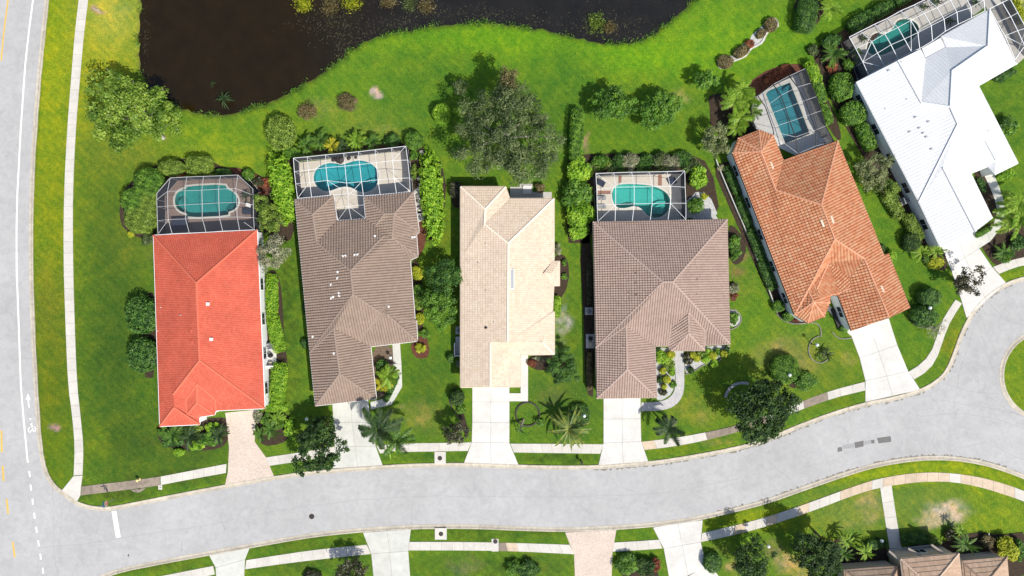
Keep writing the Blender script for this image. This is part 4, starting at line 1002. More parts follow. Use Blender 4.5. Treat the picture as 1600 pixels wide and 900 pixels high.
# ---- terracotta house
v = dict(A=(1144,239,'e'), A2=(1153,216,'e'), A3=(1186,203,'e'), A4=(1208,211.5,'e'), B=(1224,250,'e'), Cc=(1309,220,'e'), D=(1381,398,'e'), D2=(1388,396,'e'), E=(1422,481,'e'), E2=(1389,496.5), F=(1330,517,'e'), Gq=(1309,462,'e'),
         H0=(1297.5,461,'e'), H1=(1296.5,473,'e'), H2=(1288,495,'e'), H3=(1262,505,'e'), H4=(1241,492,'e'),
         T=(1189,237), v1=(1212,297), R1=(1283,320), R2=(1304,374), R3=(1350,404), y1=(1328,434), y2=(1329,450), d1=(1294,411), d2=(1312,457), w1=(1276,452), w2=(1280,465), p1=(1263,455), p2=(1271,472))
v['E2'] = (1389,496.5,5.3)
f = [('A','A2','T'), ('A2','A3','T'), ('A3','A4','T'), ('A4','B','v1','T'), ('B','Cc','R1','v1'), ('H4','A','T','v1','R1','R2'), ('Cc','D','D2','E','E2','R3','R2','R1'), ('F','Gq','y2','y1','R3','E2'),
     ('R2','R3','y1','d1','w1','w2','p1','H4'), ('d1','y1','y2','d2'), ('w1','d1','d2','H0','w2'), ('H4','H3','p2'), ('H3','H2','p2'), ('H2','H1','p2'), ('p1','w2','H0','H1','p2'), ('H4','p1','p2'), ('Gq','H0','d2','y2')]
h5, r5, s5 = house('orange terracotta barrel tiled house set at an angle near the bulb of the street', v, f, ['A','A2','A3','A4','B','Cc','D','D2','E','E2','F','Gq','H0','H1','H2','H3','H4'], 'tile_terra', 'wall_white',
    dict(P=.42, Cc=.44, amp=.10, lip=.08), garage=('F','E2'), gut_w=.07, gutter='bronze_beam', inset_d=.14)
for x, y in [(1205.5,259),(1284.5,349),(1300,343.5),(1378,452)]: vent(r5, s5, x, y, .26, .95, .10, math.radians(20), mat='vent_pink', name='ridge_vent') if 'vent_pink' in M else vent(r5, s5, x, y, .26, .95, .10, math.radians(20), mat='wall_cream', name='ridge_vent')
for x, y in [(1196,332),(1245,410),(1362,420)]: pipe(r5, s5, x, y, .06, .3)
# ---- white metal roofed house
v = dict(A=(1338,128,'e'), A1=(1403,94.5,'e'), B=(1438,77,'e'), B2=(1446,90.5,'e'), B3=(1478,74,'e'), Cc=(1471,57,'e'), D=(1546,15,'e'), E=(1588,100,'e'), F=(1529,134,'e'), Gq=(1591,255,'e'), G2=(1554.5,273,'e'), G3=(1543,260.5,'e'), Hh=(1517,271,'e'), I=(1551,341,'e'), J=(1524,361.5), K=(1469,385.5,'e'), L=(1435.5,315,'e'),
         R1=(1543,72), R2=(1487,111), R3=(1484,167), a1=(1439,160), R4=(1496,194), g1=(1473,262), g2=(1524,361.5), s1=(1539,218.5), s2=(1556,250))
v['J'] = (1524,361.5,4.6); v['A1'] = (1403,94.5,5.3); v['s2'] = (1556,250,4.3); del v['g2']
f = [('Cc','D','R1','R2','B3'), ('D','E','R1'), ('E','F','R2','R1'), ('F','Gq','G2','s2','s1','R4','R3','R2'), ('L','A','A1','a1','R3','R4'), ('B','B2','a1','A1'), ('B2','B3','R2','R3','a1'), ('Hh','I','J','g1'), ('K','L','g1','J'), ('L','R4','s1','Hh','g1'), ('Hh','s1','s2','G3'), ('s2','G2','G3')]
h6, r6, s6 = house('white metal roofed house at the top right corner', v, f, ['A','A1','B','B2','B3','Cc','D','E','F','Gq','G2','s2','G3','Hh','I','J','K','L'], 'metal_white', 'wall_white',
    dict(P=.50, Cc=99, amp=.035, kind='seam'), garage=('J','K'), gut_w=.06, gutter='white_paint', capmat='cap_white', inset_d=.12)
for x, y in [(1430,183),(1436,200),(1442,208),(1447,214),(1455,233),(1450,190),(1421,206),(1388,110),(1407,97.5)]: vent(r6, s6, x, y, .3, .18, .06, .5, mat='grey_metal')
for x, y in [(1543,205),(1383,170),(1416,155)]: pipe(r6, s6, x, y, .05, .25)
b = MB(); q = [W(1440,76,2.95), W(1470,59,2.95), W(1478,74,3.05), W(1446,91,3.05)]; b.poly(q[::-1] if area2(q) < 0 else q); rf = b.obj('flat_roof_panel', M['white_paint'], h6)
b = MB(); 
for i in range(4): b.beam(q[i] + Vector((0, 0, .02)), q[(i + 1) % 4] + Vector((0, 0, .02)), .1)
b.obj('panel_frame', M['grey_metal'], rf)
# ---- tan house at the foot of the picture
def simple_hip(label, corners, eave, hip, extra=(), name='house'):
    pass
v = dict(A=(1407,873,'e'), B=(1498,864.5,'e'), Cc=(1512,985,'e'), D=(1422,992,'e'), R1=(1455,917), R2=(1466,940))
f = [('A','B','R1'), ('B','Cc','R2','R1'), ('Cc','D','R2'), ('D','A','R1','R2')]
h7, r7, s7 = house('tan shingled house at the bottom right edge with three stepped hips', v, f, ['A','B','Cc','D'], 'tile_tan', 'wall_tan', dict(P=.30, Cc=.62, amp=.015, lip=.06, kind='flat'), eave=4.1, gut_w=.09, gutter='wall_tan', inset_d=.3)
def wing(v, f, outline, eave):
    global h7
    e_ = {k: W(x[0], x[1], eave if x[2] == 'e' else x[2]) for k, x in v.items()}
    b = MB(); tl = MB(); cp = MB()
    for q in f:
        pp = [e_[k] for k in q]; pp = pp if area2(pp) > 0 else pp[::-1]; b.poly(pp)
        tile_roof(tl, pp, tessellate_polygon([[Vector((p.x, p.y, 0)) for p in pp]]), P=.30, Cc=.62, amp=.015, lip=.06, kind='flat')
    o = b.obj('wing_roof', M['tile_tan'], h7); tag(tl.obj('roof_tiles', M['tile_tan'], o), kind='stuff')
    b = MB(); wl = inset([(e_[k].x, e_[k].y) for k in outline], .35); b.slab(wl, 0, eave - .1); b.obj('wing_wall', M['wall_tan'], h7)
    for q in f:
        for i in range(len(q)):
            a, d = e_[q[i]], e_[q[(i + 1) % len(q)]]
            if abs(a.z - d.z) > .3: cp.tube([a + Vector((0, 0, .05)), d + Vector((0, 0, .05))], .13, 6)
    if cp.f: tag(cp.obj('ridge_caps', M['cap_tan'], o), kind='stuff')
wing(dict(A=(1501.5,876,'e'), B=(1573.5,869.5,'e'), Cc=(1583,985,'e'), D=(1511,990,'e'), R1=(1540,911,4.6), R2=(1545,940,4.6)), [('A','B','R1'), ('B','Cc','R2','R1'), ('Cc','D','R2'), ('D','A','R1','R2')], ['A','B','Cc','D'], 3.0)
wing(dict(A=(1318,890,'e'), B=(1360,886.5,'e'), Cc=(1404,884,'e'), D=(1412,975,'e'), E=(1326,980,'e'), R1=(1352,915,4.6), R2=(1390,912,4.6)), [('A','B','Cc','R2','R1'), ('Cc','D','R2'), ('D','E','R1','R2'), ('E','A','R1')], ['A','Cc','D','E'], 3.0)
b = MB()
for p, q in (((1388,862),(1407,873)), ((1418,856.5),(1441,867)), ((1454,851.5),(1470,863))):   # piers of the entry porch
    A, B = W(*p), W(*q, 3.9); b.box((A.x, A.y - .3, 0), .45, .45, 3.85, .1)
b.obj('porch_pier', M['wall_tan'], h7)
b = MB(); q = G([(1388,858),(1456,850),(1470,869),(1394,879)]); b.slab(q, 0, .1); b.obj('porch_floor', M['concrete_grey'], h7)
b = MB(); q = [W(1386,864,2.6), W(1420,859,2.6)]; b.beam(W(1389,861,3.0), W(1406,875,3.7), .3); b.beam(W(1419,857,3.0), W(1441,869,3.7), .3); b.beam(W(1455,851,3.0), W(1474,864,3.7), .3); b.obj('porch_beam', M['wall_tan'], h7)
# ================================================================ pools and screen enclosures
def pool(key, label, plaster, steps=(), depth=1.25, coping=.28):
    P = G(POOLS[key]); P = [(p.x, p.y) for p in P]
    if area2(P) < 0: P = P[::-1]
    if key != 'p5': P = [tuple(p) for p in smooth_line(P, 1, True)]
    cx, cy = sum(p[0] for p in P) / len(P), sum(p[1] for p in P) / len(P)
    root = thing('swimming_pool', (cx, cy, 0), label, 'pool', 'private swimming pools')
    b = MB(); n = len(P)
    for i in range(n):
        a, d = P[i], P[(i + 1) % n]; b.poly([(*d, .0), (*a, .0), (*a, -depth), (*d, -depth)])
    b.sheet(P, -depth); b.obj('basin', M[plaster], root)
    b = MB(); b.sheet(P, -.13); b.obj('water', M['pool_water'], root)
    O = inset(P, -coping); b = MB()
    for i in range(n):
        a, d, e_, g = P[i], P[(i + 1) % n], O[(i + 1) % n], O[i]
        b.poly([(*g, .06), (*e_, .06), (*d, .06), (*a, .06)]); b.poly([(*a, .06), (*d, .06), (*d, -.1), (*a, -.1)]); b.poly([(*e_, .06), (*g, .06), (*g, 0), (*e_, 0)])
    b.obj('coping', M['coping'], root)
    for (cx_, cy_, r, a0, a1) in steps:
        b = MB()
        for k in range(3):
            rr = r * (1 - .26 * k); A = [W(cx_, cy_)] + [W(cx_ + rr * math.cos(t), cy_ + rr * math.sin(t)) for t in np.linspace(a0, a1, 9)]
            b.slab([(p.x, p.y) for p in A], -depth, -.95 + .27 * k)
        b.obj('pool_steps', M[plaster], root)
    return root
T = math.pi
def deck(pts, mat, holes=(), z=.035, name='pool_deck'):
    b = MB(); b.sheet(G(pts), z, [G(h) for h in holes]); return tag(b.obj(name, M[mat]), kind='structure')
pool('p1', 'teal oval pool in brick paving behind the red roofed house', 'plaster_teal', [(362, 331, 13, T, 1.9 * T), (277, 316, 11, -1.2, 1.2)])
pool('p2', 'turquoise pool of two rounded lobes behind the taupe brown house', 'plaster_aqua', [(583, 296, 19, .95 * T, 1.75 * T)])
pool('p4', 'mint green freeform pool behind the pinkish brown gridded roof', 'plaster_mint', [(1036, 334, 22, T, 1.6 * T)])
pool('p5', 'long rectangular blue pool behind the terracotta roofed house', 'plaster_blue', [(1236, 130, 12, .2, T * .8)])
pool('p6', 'dark green curved pool behind the white metal roof', 'plaster_green', [])
deck([(247,300),(262,280),(372,275),(396,298),(399,372),(248,378)], 'paver_pool', [POOLS['p1']])
deck([(468,254),(637,235),(646,312),(600,345),(520,352),(470,320)], 'deck_beige', [POOLS['p2']])
deck([(932,276),(1066,271),(1070,350),(935,352)], 'deck_beige', [POOLS['p4']])
deck([(1170,176),(1176,155),(1212,129),(1255,111),(1302,226),(1250,246),(1215,230),(1205,215),(1182,212),(1178,200)], 'deck_white', [POOLS['p5']])
deck([(1318,66),(1430,6),(1560,-60),(1600,-20),(1622,70),(1590,100),(1560,60),(1540,10),(1380,130),(1352,130)], 'deck_grey', [POOLS['p6']])
for q in ([(934,298),(956,298),(956,303),(934,303)], [(967,271.5),(971,271.5),(971,286),(967,286)], [(1028,271),(1034,271),(1034,290),(1028,290)]):
    b = MB(); b.sheet(G(q), .041); tag(b.obj('brick_band', M['brick_red']), kind='structure')
deck([(797,292),(812,292),(812,287),(832,287),(832,300),(862,300),(862,315),(797,315)], 'deck_grey', name='rear_patio')
b = MB(); b.slab(G([(817,290),(830,290),(830,303),(817,303)]), 0, .2); tag(b.obj('patio_step', M['concrete_bright']), kind='structure')
deck([(1338,122),(1345,118),(1440,312),(1476,385),(1468,390),(1425,320)], 'deck_grey', z=.025, name='side_path')
deck([(405,420),(412,420),(416,535),(417,625),(407,632)], 'concrete_bright', z=.025, name='side_path')
b = MB(); b.sheet(G([(1066,318),(1070,340),(1122,343),(1108,318),(1098,303),(1090,300)]), .03); tag(b.obj('gravel_path', M['gravel']), kind='structure')

def cage(label, cols, beam, scr, w_=.09, extra=(), walls='NWE', group='screened pool enclosures', cross=None):
    """cols: roof grid of (px, py, height) nodes, one list per rafter, north end first"""
    N = [[W(*p) for p in c] for c in cols]
    xs = [p for c in N for p in c]; ctr = sum(xs, Vector((0, 0, 0))) / len(xs)
    root = thing('pool_enclosure', (ctr.x, ctr.y, 0), label, 'pool enclosure', group)
    def bm_(name, a, d, ww=w_):
        if (a - d).length < .05: return
        b = MB(); b.beam(a, d, ww); b.obj(name, M[beam], root)
    for c in N:
        b = MB()
        for i in range(len(c) - 1): b.beam(c[i], c[i + 1], w_)
        b.obj('rafter', M[beam], root)
    for r in range(len(N[0])):
        b = MB()
        for i in range(len(N) - 1):
            if (N[i][r] - N[i + 1][r]).length > .05: b.beam(N[i][r], N[i + 1][r], (w_ * (.72 if r not in (0, len(N[0]) - 1) else 1.0)) if not cross else .045)
        b.obj('crossbeam', M[cross or beam], root)
    for i in range(len(N) - 1):
        for r in range(len(N[0]) - 1):
            b = MB(); q = [N[i][r], N[i][r + 1], N[i + 1][r + 1], N[i + 1][r]]
            q = [p - Vector((0, 0, .03)) for p in q]
            b.poly(q[:3]); b.poly([q[0], q[2], q[3]]); b.obj('screen', M[scr], root)
    bound = []
    if 'W' in walls: bound += [N[0][::-1]]
    if 'N' in walls: bound += [[c[0] for c in N]]
    if 'E' in walls: bound += [N[-1]]
    for line in bound:
        for i, p in enumerate(line):
            bm_('post', Vector((p.x, p.y, .03)), p, .05)
        for i in range(len(line) - 1):
            a, d = line[i], line[i + 1]
            if (a - d).length < .1: continue
            bm_('rail', Vector((a.x, a.y, .06)), Vector((d.x, d.y, .06)), .04)
            b = MB(); b.poly([Vector((a.x, a.y, .05)), Vector((d.x, d.y, .05)), d, a]); b.obj('screen', M['screen_wall'], root)
    for a, d in extra: bm_('brace', W(*a), W(*d), w_ * .75)
    return root
def grid(cols, hs): return [[(p[0], p[1], (hs[j] if len(p) == 2 else p[2])) for j, p in enumerate(c)] for c in cols]
g1_ = grid([[(245.2,302,2.5),(245,312,2.5),(245.3,323,2.5),(246,345,2.5),(246.8,366,2.7)],
 [(266,278),(261.7,299),(262,322),(263,343),(269,365)],[(291.7,276.5),(289,298),(289,320),(290,342),(295.8,364)],[(318,275.6),(315.5,297),(316,318.6),(316,341),(322,363)],
 [(344.5,274.6),(341.5,295.5),(342,317),(343,340),(348,361)],[(371.7,273.4),(368.5,294.5),(370,316),(370.5,339),(374.5,360)],[(395,295,2.5),(395.5,305,2.5),(395.8,320,2.5),(396.2,340,2.5),(397.5,358.5,2.7)]], [2.5,3.25,3.3,3.25,2.95])
cage('grey framed screen enclosure with clipped corners behind the red roof', g1_, 'grey_beam', 'screen_dark', .06,
     [((246.8,366,2.7),(263,343,3.25)), ((397.5,358.5,2.7),(381,347,3.1)), ((386,276,1.0),(407,300,.1))])
g2_ = grid([[(458.4,247),(460,268,2.7),(462,287,2.7),(465,310)],[(480,245),(482,265.5),(484,285),(487,308)],[(508.6,242),(509.5,262),(511.5,282),(516,305)],[(537,239.4),(539,259.5),(541.5,286),(544,303)],
 [(560,237),(562,257),(565,284),(568,306)],[(586,234),(588,254),(590.5,281),(594,304)],[(611.6,231),(613.5,251),(616,279),(619.4,301.6)],[(634,228.4),(637,250,2.7),(640,278,2.7),(641,299)]], [2.7,3.3,3.3,2.95])
cage('white framed screen enclosure over the two lobed pool of the taupe brown house', g2_, 'white_metal_beam', 'screen', .062,
     [((458.4,247,2.7),(468,254,2.0)), ((465,310,2.95),(482,287,3.3)), ((641,299,2.95),(616,279,3.3)), ((634,228.4,2.7),(613.5,251,3.3)), ((511.5,282,3.3),(534,296,3.1)), ((565,284,3.3),(545,305,3.0))])
g2b = grid([[(522,305),(524,324.5),(528,344)],[(544,303),(544.5,322),(549,343)],[(568,306),(569,320),(571,341.5)]], [3.0,3.2,3.0])
g2b[1][1] = (544.5, 322, 3.3)
cage('small white framed screen bay tucked in the notch of the taupe brown roof', g2b, 'white_metal_beam', 'screen', .045, [((544.5,322,3.3),(528,344,3.0)), ((544.5,322,3.3),(571,341.5,3.0))], walls='')
g4_ = grid([[(931,271),(932.5,296.7,2.7),(933,320,2.7),(934,346)],[(959,270),(962,292.5),(962,319.5),(961,345.7)],[(987,269),(991,292),(991,318.5),(988,345.5)],[(1014.7,268.6),(1019,291.5),(1019,318),(1016,345)],
 [(1042.5,268),(1047,291),(1047.5,317.5),(1043.7,344)],[(1070,267),(1070.5,292.5,2.7),(1071.7,317.5,2.7),(1071.7,343)]], [2.7,3.3,3.3,2.95])
cage('white framed screen enclosure over the mint green pool, its corners braced diagonally', g4_, 'white_metal_beam', 'screen', .062,
     [((931,271,2.7),(962,292.5,3.3)), ((934,346,2.95),(962,319.5,3.3)), ((1070,267,2.7),(1047,291,3.3)), ((1071.7,343,2.95),(1047.5,317.5,3.3))])
g5_ = grid([[(1179,152),(1174,168),(1175,185),(1181,202),(1183,203),(1190,206)],[(1184.7,150.7),(1196,167),(1200,179),(1207,199),(1208.7,206),(1208.7,211)],[(1208,132),(1220,149),(1227,169),(1234,190),(1243,214),(1247,240)],
 [(1233,118.7),(1246,136),(1258,157),(1266,179),(1275,203),(1275,228)],[(1258.7,107),(1266.7,130),(1275.5,151),(1283,173),(1290,197),(1303,221)]], [2.7,3.3,3.35,3.35,3.3,2.9])
for c in (g5_[0], g5_[-1]):
    for j in range(6): c[j] = (c[j][0], c[j][1], 2.7)
cage('dark bronze framed screen enclosure over the rectangular pool', g5_, 'bronze_beam', 'screen_dark', .11, [((1303,221,2.7),(1275,203,3.3))], cross='grey_beam')
g6_ = grid([[(1327,58),(1337,76,2.8),(1348,97,2.8),(1357,117)],[(1344.4,49),(1362,65),(1371,83),(1382,103)],[(1366,38),(1382.4,53),(1392,70),(1403,92)],[(1386,29),(1403,43),(1413,61),(1424,81)],[(1407,17),(1423,32),(1434,51),(1437,76)],
 [(1428,8),(1444,21),(1455,40),(1457,64)],[(1448,-2),(1464,12),(1475,30),(1477,49)],[(1470,-13),(1485,1),(1495,19),(1497,38)],[(1492,-24),(1507,-8),(1517,12),(1518,28)],[(1513,-35),(1529,-18),(1537,0),(1539,17)]], [2.8,3.6,3.6,3.0])
cage('long white framed screen enclosure with bent rafters over the dark green pool', g6_, 'white_metal_beam', 'screen', .08, [((1362,65,3.6),(1348,97,2.8)), ((1348,97,2.8),(1374,103,3.1)), ((1423,32,3.6),(1424,81,3.1))], walls='NW')
g6b = grid([[(1546,14),(1558,35),(1570,56),(1586,93)],[(1566,4),(1579,26),(1590,48),(1601,72)],[(1578,-2),(1590,20),(1603,44),(1620,78)]], [3.0,3.0,3.0,3.0])
g6b = [[(x, y, 3.0 if i == 0 else (3.3 if i == 1 else 2.7)) for x, y, _ in c] for i, c in enumerate(g6b)]
cage('narrow white framed screen strip along the east end of the white metal roof', g6b, 'white_metal_beam', 'screen_dark', .085, [((1570,56,3.0),(1590,48,3.3)), ((1571,57,3.0),(1601,72,3.2)), ((1603,44,2.7),(1588,88,3.0))], walls='E')

# ---------------------------------------------------------------- small things round the houses
def ac_unit(px, py, label, rz=0.0, s=.9):
    c = W(px, py); r = thing('air_conditioner', c, label, 'air conditioner', 'air conditioning units beside the houses'); 
    b = MB(); b.box((c.x, c.y, .0), s + .3, s + .3, .08, rz); b.obj('pad', M['concrete'], r)
    b = MB(); b.box((c.x, c.y, .08), s, s, .78, rz)
    for k in range(9): b.box((c.x, c.y, .14 + k * .075), s + .03, s + .03, .025, rz)
    b.obj('casing', M['grey_metal'], r)
    b = MB(); b.lathe((c.x, c.y, .86), [(s * .42, 0), (s * .42, .015)], 16); b.obj('fan_opening', M['dark_metal'], r)
    b = MB()
    for k in range(4):
        a = k * T / 2 + .4; q = [(c.x + math.cos(a + t_) * rr, c.y + math.sin(a + t_) * rr, .885) for t_, rr in ((-.1, .06), (-.35, s * .36), (.25, s * .38), (.3, .06))]; b.poly(q)
    b.obj('fan_blade', M['grey_metal'], r)
    b = MB()
    for rr in (.12, .24, .36): b.lathe((c.x, c.y, .90), [(s * rr, 0), (s * rr + .012, .01)], 14) if False else b.tube([(c.x + s * rr * math.cos(t_), c.y + s * rr * math.sin(t_), .905) for t_ in np.linspace(0, 2 * T, 15)], .008, 4, cap=False)
    b.obj('grille', M['grey_metal'], r)
ac_unit(424, 541, 'air conditioner against the white wall of the red roofed house'); ac_unit(659, 339.5, 'air conditioner among white boulders beside the taupe brown house', .05, 1.0)
ac_unit(718, 516, 'air conditioner half under the west eave of the cream roofed house'); ac_unit(920, 486, 'air conditioner alone on the west side of the pinkish brown roofed house')
ac_unit(1413, 313.5, 'air conditioner on the grey path beside the white metal roof', .4)
def pump(px, py, label, rz=0, w_=1.0, d_=2.0, mat='tan_plastic'):
    c = W(px, py); r = thing('pool_equipment', c, label, 'pool equipment', 'pool pumps and filters beside the houses')
    b = MB(); b.box((c.x, c.y, 0), w_, d_, .1, rz); b.obj('pad', M['concrete_bright'], r)
    b = MB(); b.lathe((c.x, c.y + d_ * .2, .1), [(.3, 0), (.34, .1), (.34, .7), (.25, .9), (.1, 1.0)], 12); b.obj('filter_tank', M['dark_metal'], r)
    b = MB(); b.box((c.x, c.y - d_ * .25, .1), .5, .7, .55, rz); b.obj('pump_box', M[mat], r)
    b = MB(); b.tube([(c.x + .2, c.y - .2, .3), (c.x + .35, c.y, .3), (c.x + .2, c.y + d_ * .2, .3)], .04, 6); b.obj('pipe', M['white_paint'], r)
pump(424.5, 561, 'pool pump and tank on a pale slab beside the red roofed house', 0, 1.5, 3.0)
pump(922, 533, 'small dark pump on a white slab beside the pinkish brown roofed house', 0, 1.3, 2.2)
pump(1433, 339, 'grey pump box at the foot of the white wall near the garage', .4, .9, 1.2, 'grey_metal')
# low white wall screens
b = MB(); c = [W(410, 571), W(431, 571)]; b.beam(c[0] + Vector((0, 0, .7)), c[1] + Vector((0, 0, .7)), .12); b.slab([(c[0].x, c[0].y - .08), (c[1].x, c[1].y - .08), (c[1].x, c[1].y + .08), (c[0].x, c[0].y + .08)], 0, 1.3)
tag(b.obj('screen_wall', M['white_paint']), 'short white wall closing off the pump slab of the red roofed house', 'wall')
b = MB()
for a, d in (((711,536),(711,556)), ((711,555),(722,555))):
    A, D = W(*a), W(*d); b.beam((A.x, A.y, .9), (D.x, D.y, .9), .14); b.slab(inset([(min(A.x, D.x) - .07, min(A.y, D.y) - .07), (max(A.x, D.x) + .07, min(A.y, D.y) - .07), (max(A.x, D.x) + .07, max(A.y, D.y) + .07), (min(A.x, D.x) - .07, max(A.y, D.y) + .07)], 0), 0, 1.0)
tag(b.obj('bin_enclosure', M['white_paint']), 'white L shaped bin screen on the west side of the cream roofed house', 'enclosure')
b = MB(); b.slab(G([(712,526),(721,526),(721,554),(712,554)]), -.05, .12); tag(b.obj('equipment_slab', M['grey_metal']), kind='structure')

def globe_lamp(px, py, label, h=2.1):
    g = W(px, py, h); r = thing('yard_lamp', (g.x, g.y, 0), label, 'lamp', 'globe lamps on posts in the front gardens')
    b = MB(); b.tube([(g.x, g.y, 0), (g.x, g.y, h - .25)], [.06, .045], 8); b.lathe((g.x, g.y, 0), [(.14, 0), (.12, .12), (.06, .2)], 8); b.obj('post', M['dark_metal'], r)
    b = MB(); b.lathe((g.x, g.y, h - .3), [(.1, 0), (.2, .08), (.26, .24), (.22, .42), (.1, .52)], 12); b.obj('lamp_globe', M['globe'], r)
globe_lamp(913, 650, 'white globe lamp rising from the ring hedge beside the striped yucca'); globe_lamp(1234, 586, 'white globe lamp in the middle of the large round clipped hedge')
globe_lamp(1277, 539, 'white globe lamp by the stone ringed bed in front of the terracotta house'); globe_lamp(1453.5, 481, 'white globe lamp between two dark shrubs beside the bulb of the street'); globe_lamp(479, 655, 'globe lamp half hidden by the dark tree at the taupe brown house')
globe_lamp(610, 559, 'small globe lamp in the brown bed beside the taupe brown garage', 1.2); globe_lamp(1378, 845.5, 'small pale post lamp left of the tan house entrance', 1.4); globe_lamp(1201, 854, 'pale mint globe lamp beside the large dark tree at the bottom edge', 1.8)

def mailbox(px, py, label, tilt=0):
    g = W(px, py, 1.1); r = thing('mailbox', (g.x, g.y, 0), label, 'mailbox')
    b = MB(); b.tube([(g.x, g.y, 0), (g.x, g.y, 1.0)], .05, 8); b.box((g.x, g.y, .1), .22, .22, .15); b.obj('post', M['dark_metal'], r)
    b = MB(); b.box((g.x, g.y - .05, .95), .28, .62, .22); b.lathe((g.x, g.y, 1.16), [(.14, 0), (.1, .08), (.03, .1)], 8); b.obj('box', M['dark_metal'], r)
    b = MB(); b.box((g.x + .16, g.y + .1, 1.05), .02, .18, .12); b.obj('flag', M['sign_red'], r)
mailbox(909, 723, 'black mailbox on the verge below the striped yucca')
# fire hydrant
g = W(213, 751, .8); gb = thing('fire_hydrant', (g.x, g.y, 0), 'pale yellow fire hydrant standing at the edge of the stained pavement', 'fire hydrant')
b = MB(); b.lathe((g.x, g.y, 0), [(.24, 0), (.24, .06), (.15, .08), (.15, .55), (.2, .6), (.19, .7), (.1, .8), (.04, .86)], 12); b.obj('barrel', M['hydrant'], gb)
for dx, dy in ((1, 0), (-1, 0), (0, -1)):
    b = MB(); b.tube([(g.x + dx * .1, g.y + dy * .1, .48), (g.x + dx * .32, g.y + dy * .32, .48)], .08 if dy else .065, 8); b.obj('nozzle', M['hydrant'], gb)
# stop sign with street name blades
hp = W(165.6, 786.8, 2.3); root = thing('stop_sign', (hp.x, hp.y, 0), 'red stop sign with blue street name blades at the corner of the avenue', 'stop sign')
b = MB(); b.tube([(hp.x, hp.y, 0), (hp.x, hp.y, 3.0)], .035, 6); b.obj('pole', M['grey_metal'], root)
tb = Vector((math.cos(math.radians(8)), math.sin(math.radians(8)), 0)); sd_ = Vector((-tb.y, tb.x, 0))
def oct_(r, x): return [hp + tb * x + sd_ * (r * math.cos(a)) + Vector((0, 0, r * math.sin(a))) for a in [T / 8 + k * T / 4 for k in range(8)]]
b = MB(); b.poly(oct_(.40, .045)); b.poly(oct_(.40, .03)[::-1]); A, B = oct_(.40, .045), oct_(.40, .03)
for k in range(8): b.poly([A[k], B[k], B[(k + 1) % 8], A[(k + 1) % 8]])
pl = b.obj('sign_plate', M['white_paint'], root); b = MB(); b.poly(oct_(.365, .05)); b.obj('red_face', M['sign_red'], pl)
fc = bpy.data.curves.new('stop_text', 'FONT'); fc.body = 'STOP'; fc.size = .34; fc.align_x = 'CENTER'; fc.align_y = 'CENTER'; fc.extrude = .004
to = bpy.data.objects.new('lettering', fc); COL.objects.link(to); fc.materials.append(M['white_paint'])
bpy.context.view_layer.update(); dg = bpy.context.evaluated_depsgraph_get(); tm = bpy.data.meshes.new_from_object(to.evaluated_get(dg)); bpy.data.objects.remove(to)
to = link('lettering', tm, pl); Rm = Matrix((sd_, Vector((0, 0, 1)), tb)).transposed().to_4x4(); Rm.translation = Vector((hp.x, hp.y, hp.z)) + tb * .058 - LOC[root.name]; to.matrix_local = Rm
for k, (ang, z) in enumerate(((math.radians(100), 2.86), (math.radians(8), 3.06))):
    b = MB(); b.box((hp.x, hp.y, z), .95, .03, .2, ang); b.obj('street_name_blade', M['sign_blue'], root)
def cover(px, py, r_, label, z=.035):
    c = W(px, py, z); b = MB(); b.lathe((0, 0, 0), [(r_, 0), (r_, .012), (r_ * .86, .014), (r_ * .86, .008), (r_ * .6, .008), (r_ * .6, .014), (.02, .014)], 18)
    for k in range(6):
        a = k * T / 3; b.beam((.1 * math.cos(a), .1 * math.sin(a), .014), (r_ * .8 * math.cos(a), r_ * .8 * math.sin(a), .014), .03)
    o = b.obj('manhole_cover', M['iron'], None, off=(c.x, c.y, z)) if False else b.obj('manhole_cover', M['iron']); o.location = c; tag(o, label, 'manhole cover', 'round iron manhole covers'); return o
cover(487, 807, .42, 'iron manhole cover in the middle of the street, left of centre', -.064); cover(687.3, 716, .36, 'iron manhole cover on the pale pad in the north verge', .05)
cover(689, 834.3, .36, 'iron manhole cover on the pale pad in the south verge', .05); cover(774, 846, .36, 'iron manhole cover set into the south pavement', .05); cover(217.5, 764, .14, 'small round valve cover at the widened stained pavement slab'); cover(250.5, 761.5, .1, 'tiny round valve cover on a square pad below the west pavement')
for q in ([(679,706),(696.5,706),(696.5,725),(679,725)], [(679.5,825),(698,825),(698,843),(679.5,843)], [(768,842),(779,842),(779,861.5),(768,861.5)], [(247.5,758),(253.5,758),(253.5,765),(247.5,765)]):
    b = MB(); b.slab(G(q), -.05, .045); tag(b.obj('inlet_pad', C), kind='structure')
b = MB(); b.slab(G([(679,826.3),(697,825.8),(697,823.5),(679,824)]), -.04, .04); tag(b.obj('storm_drain_mouth', M['iron']), 'dark storm drain slot in the south kerb', 'storm drain')
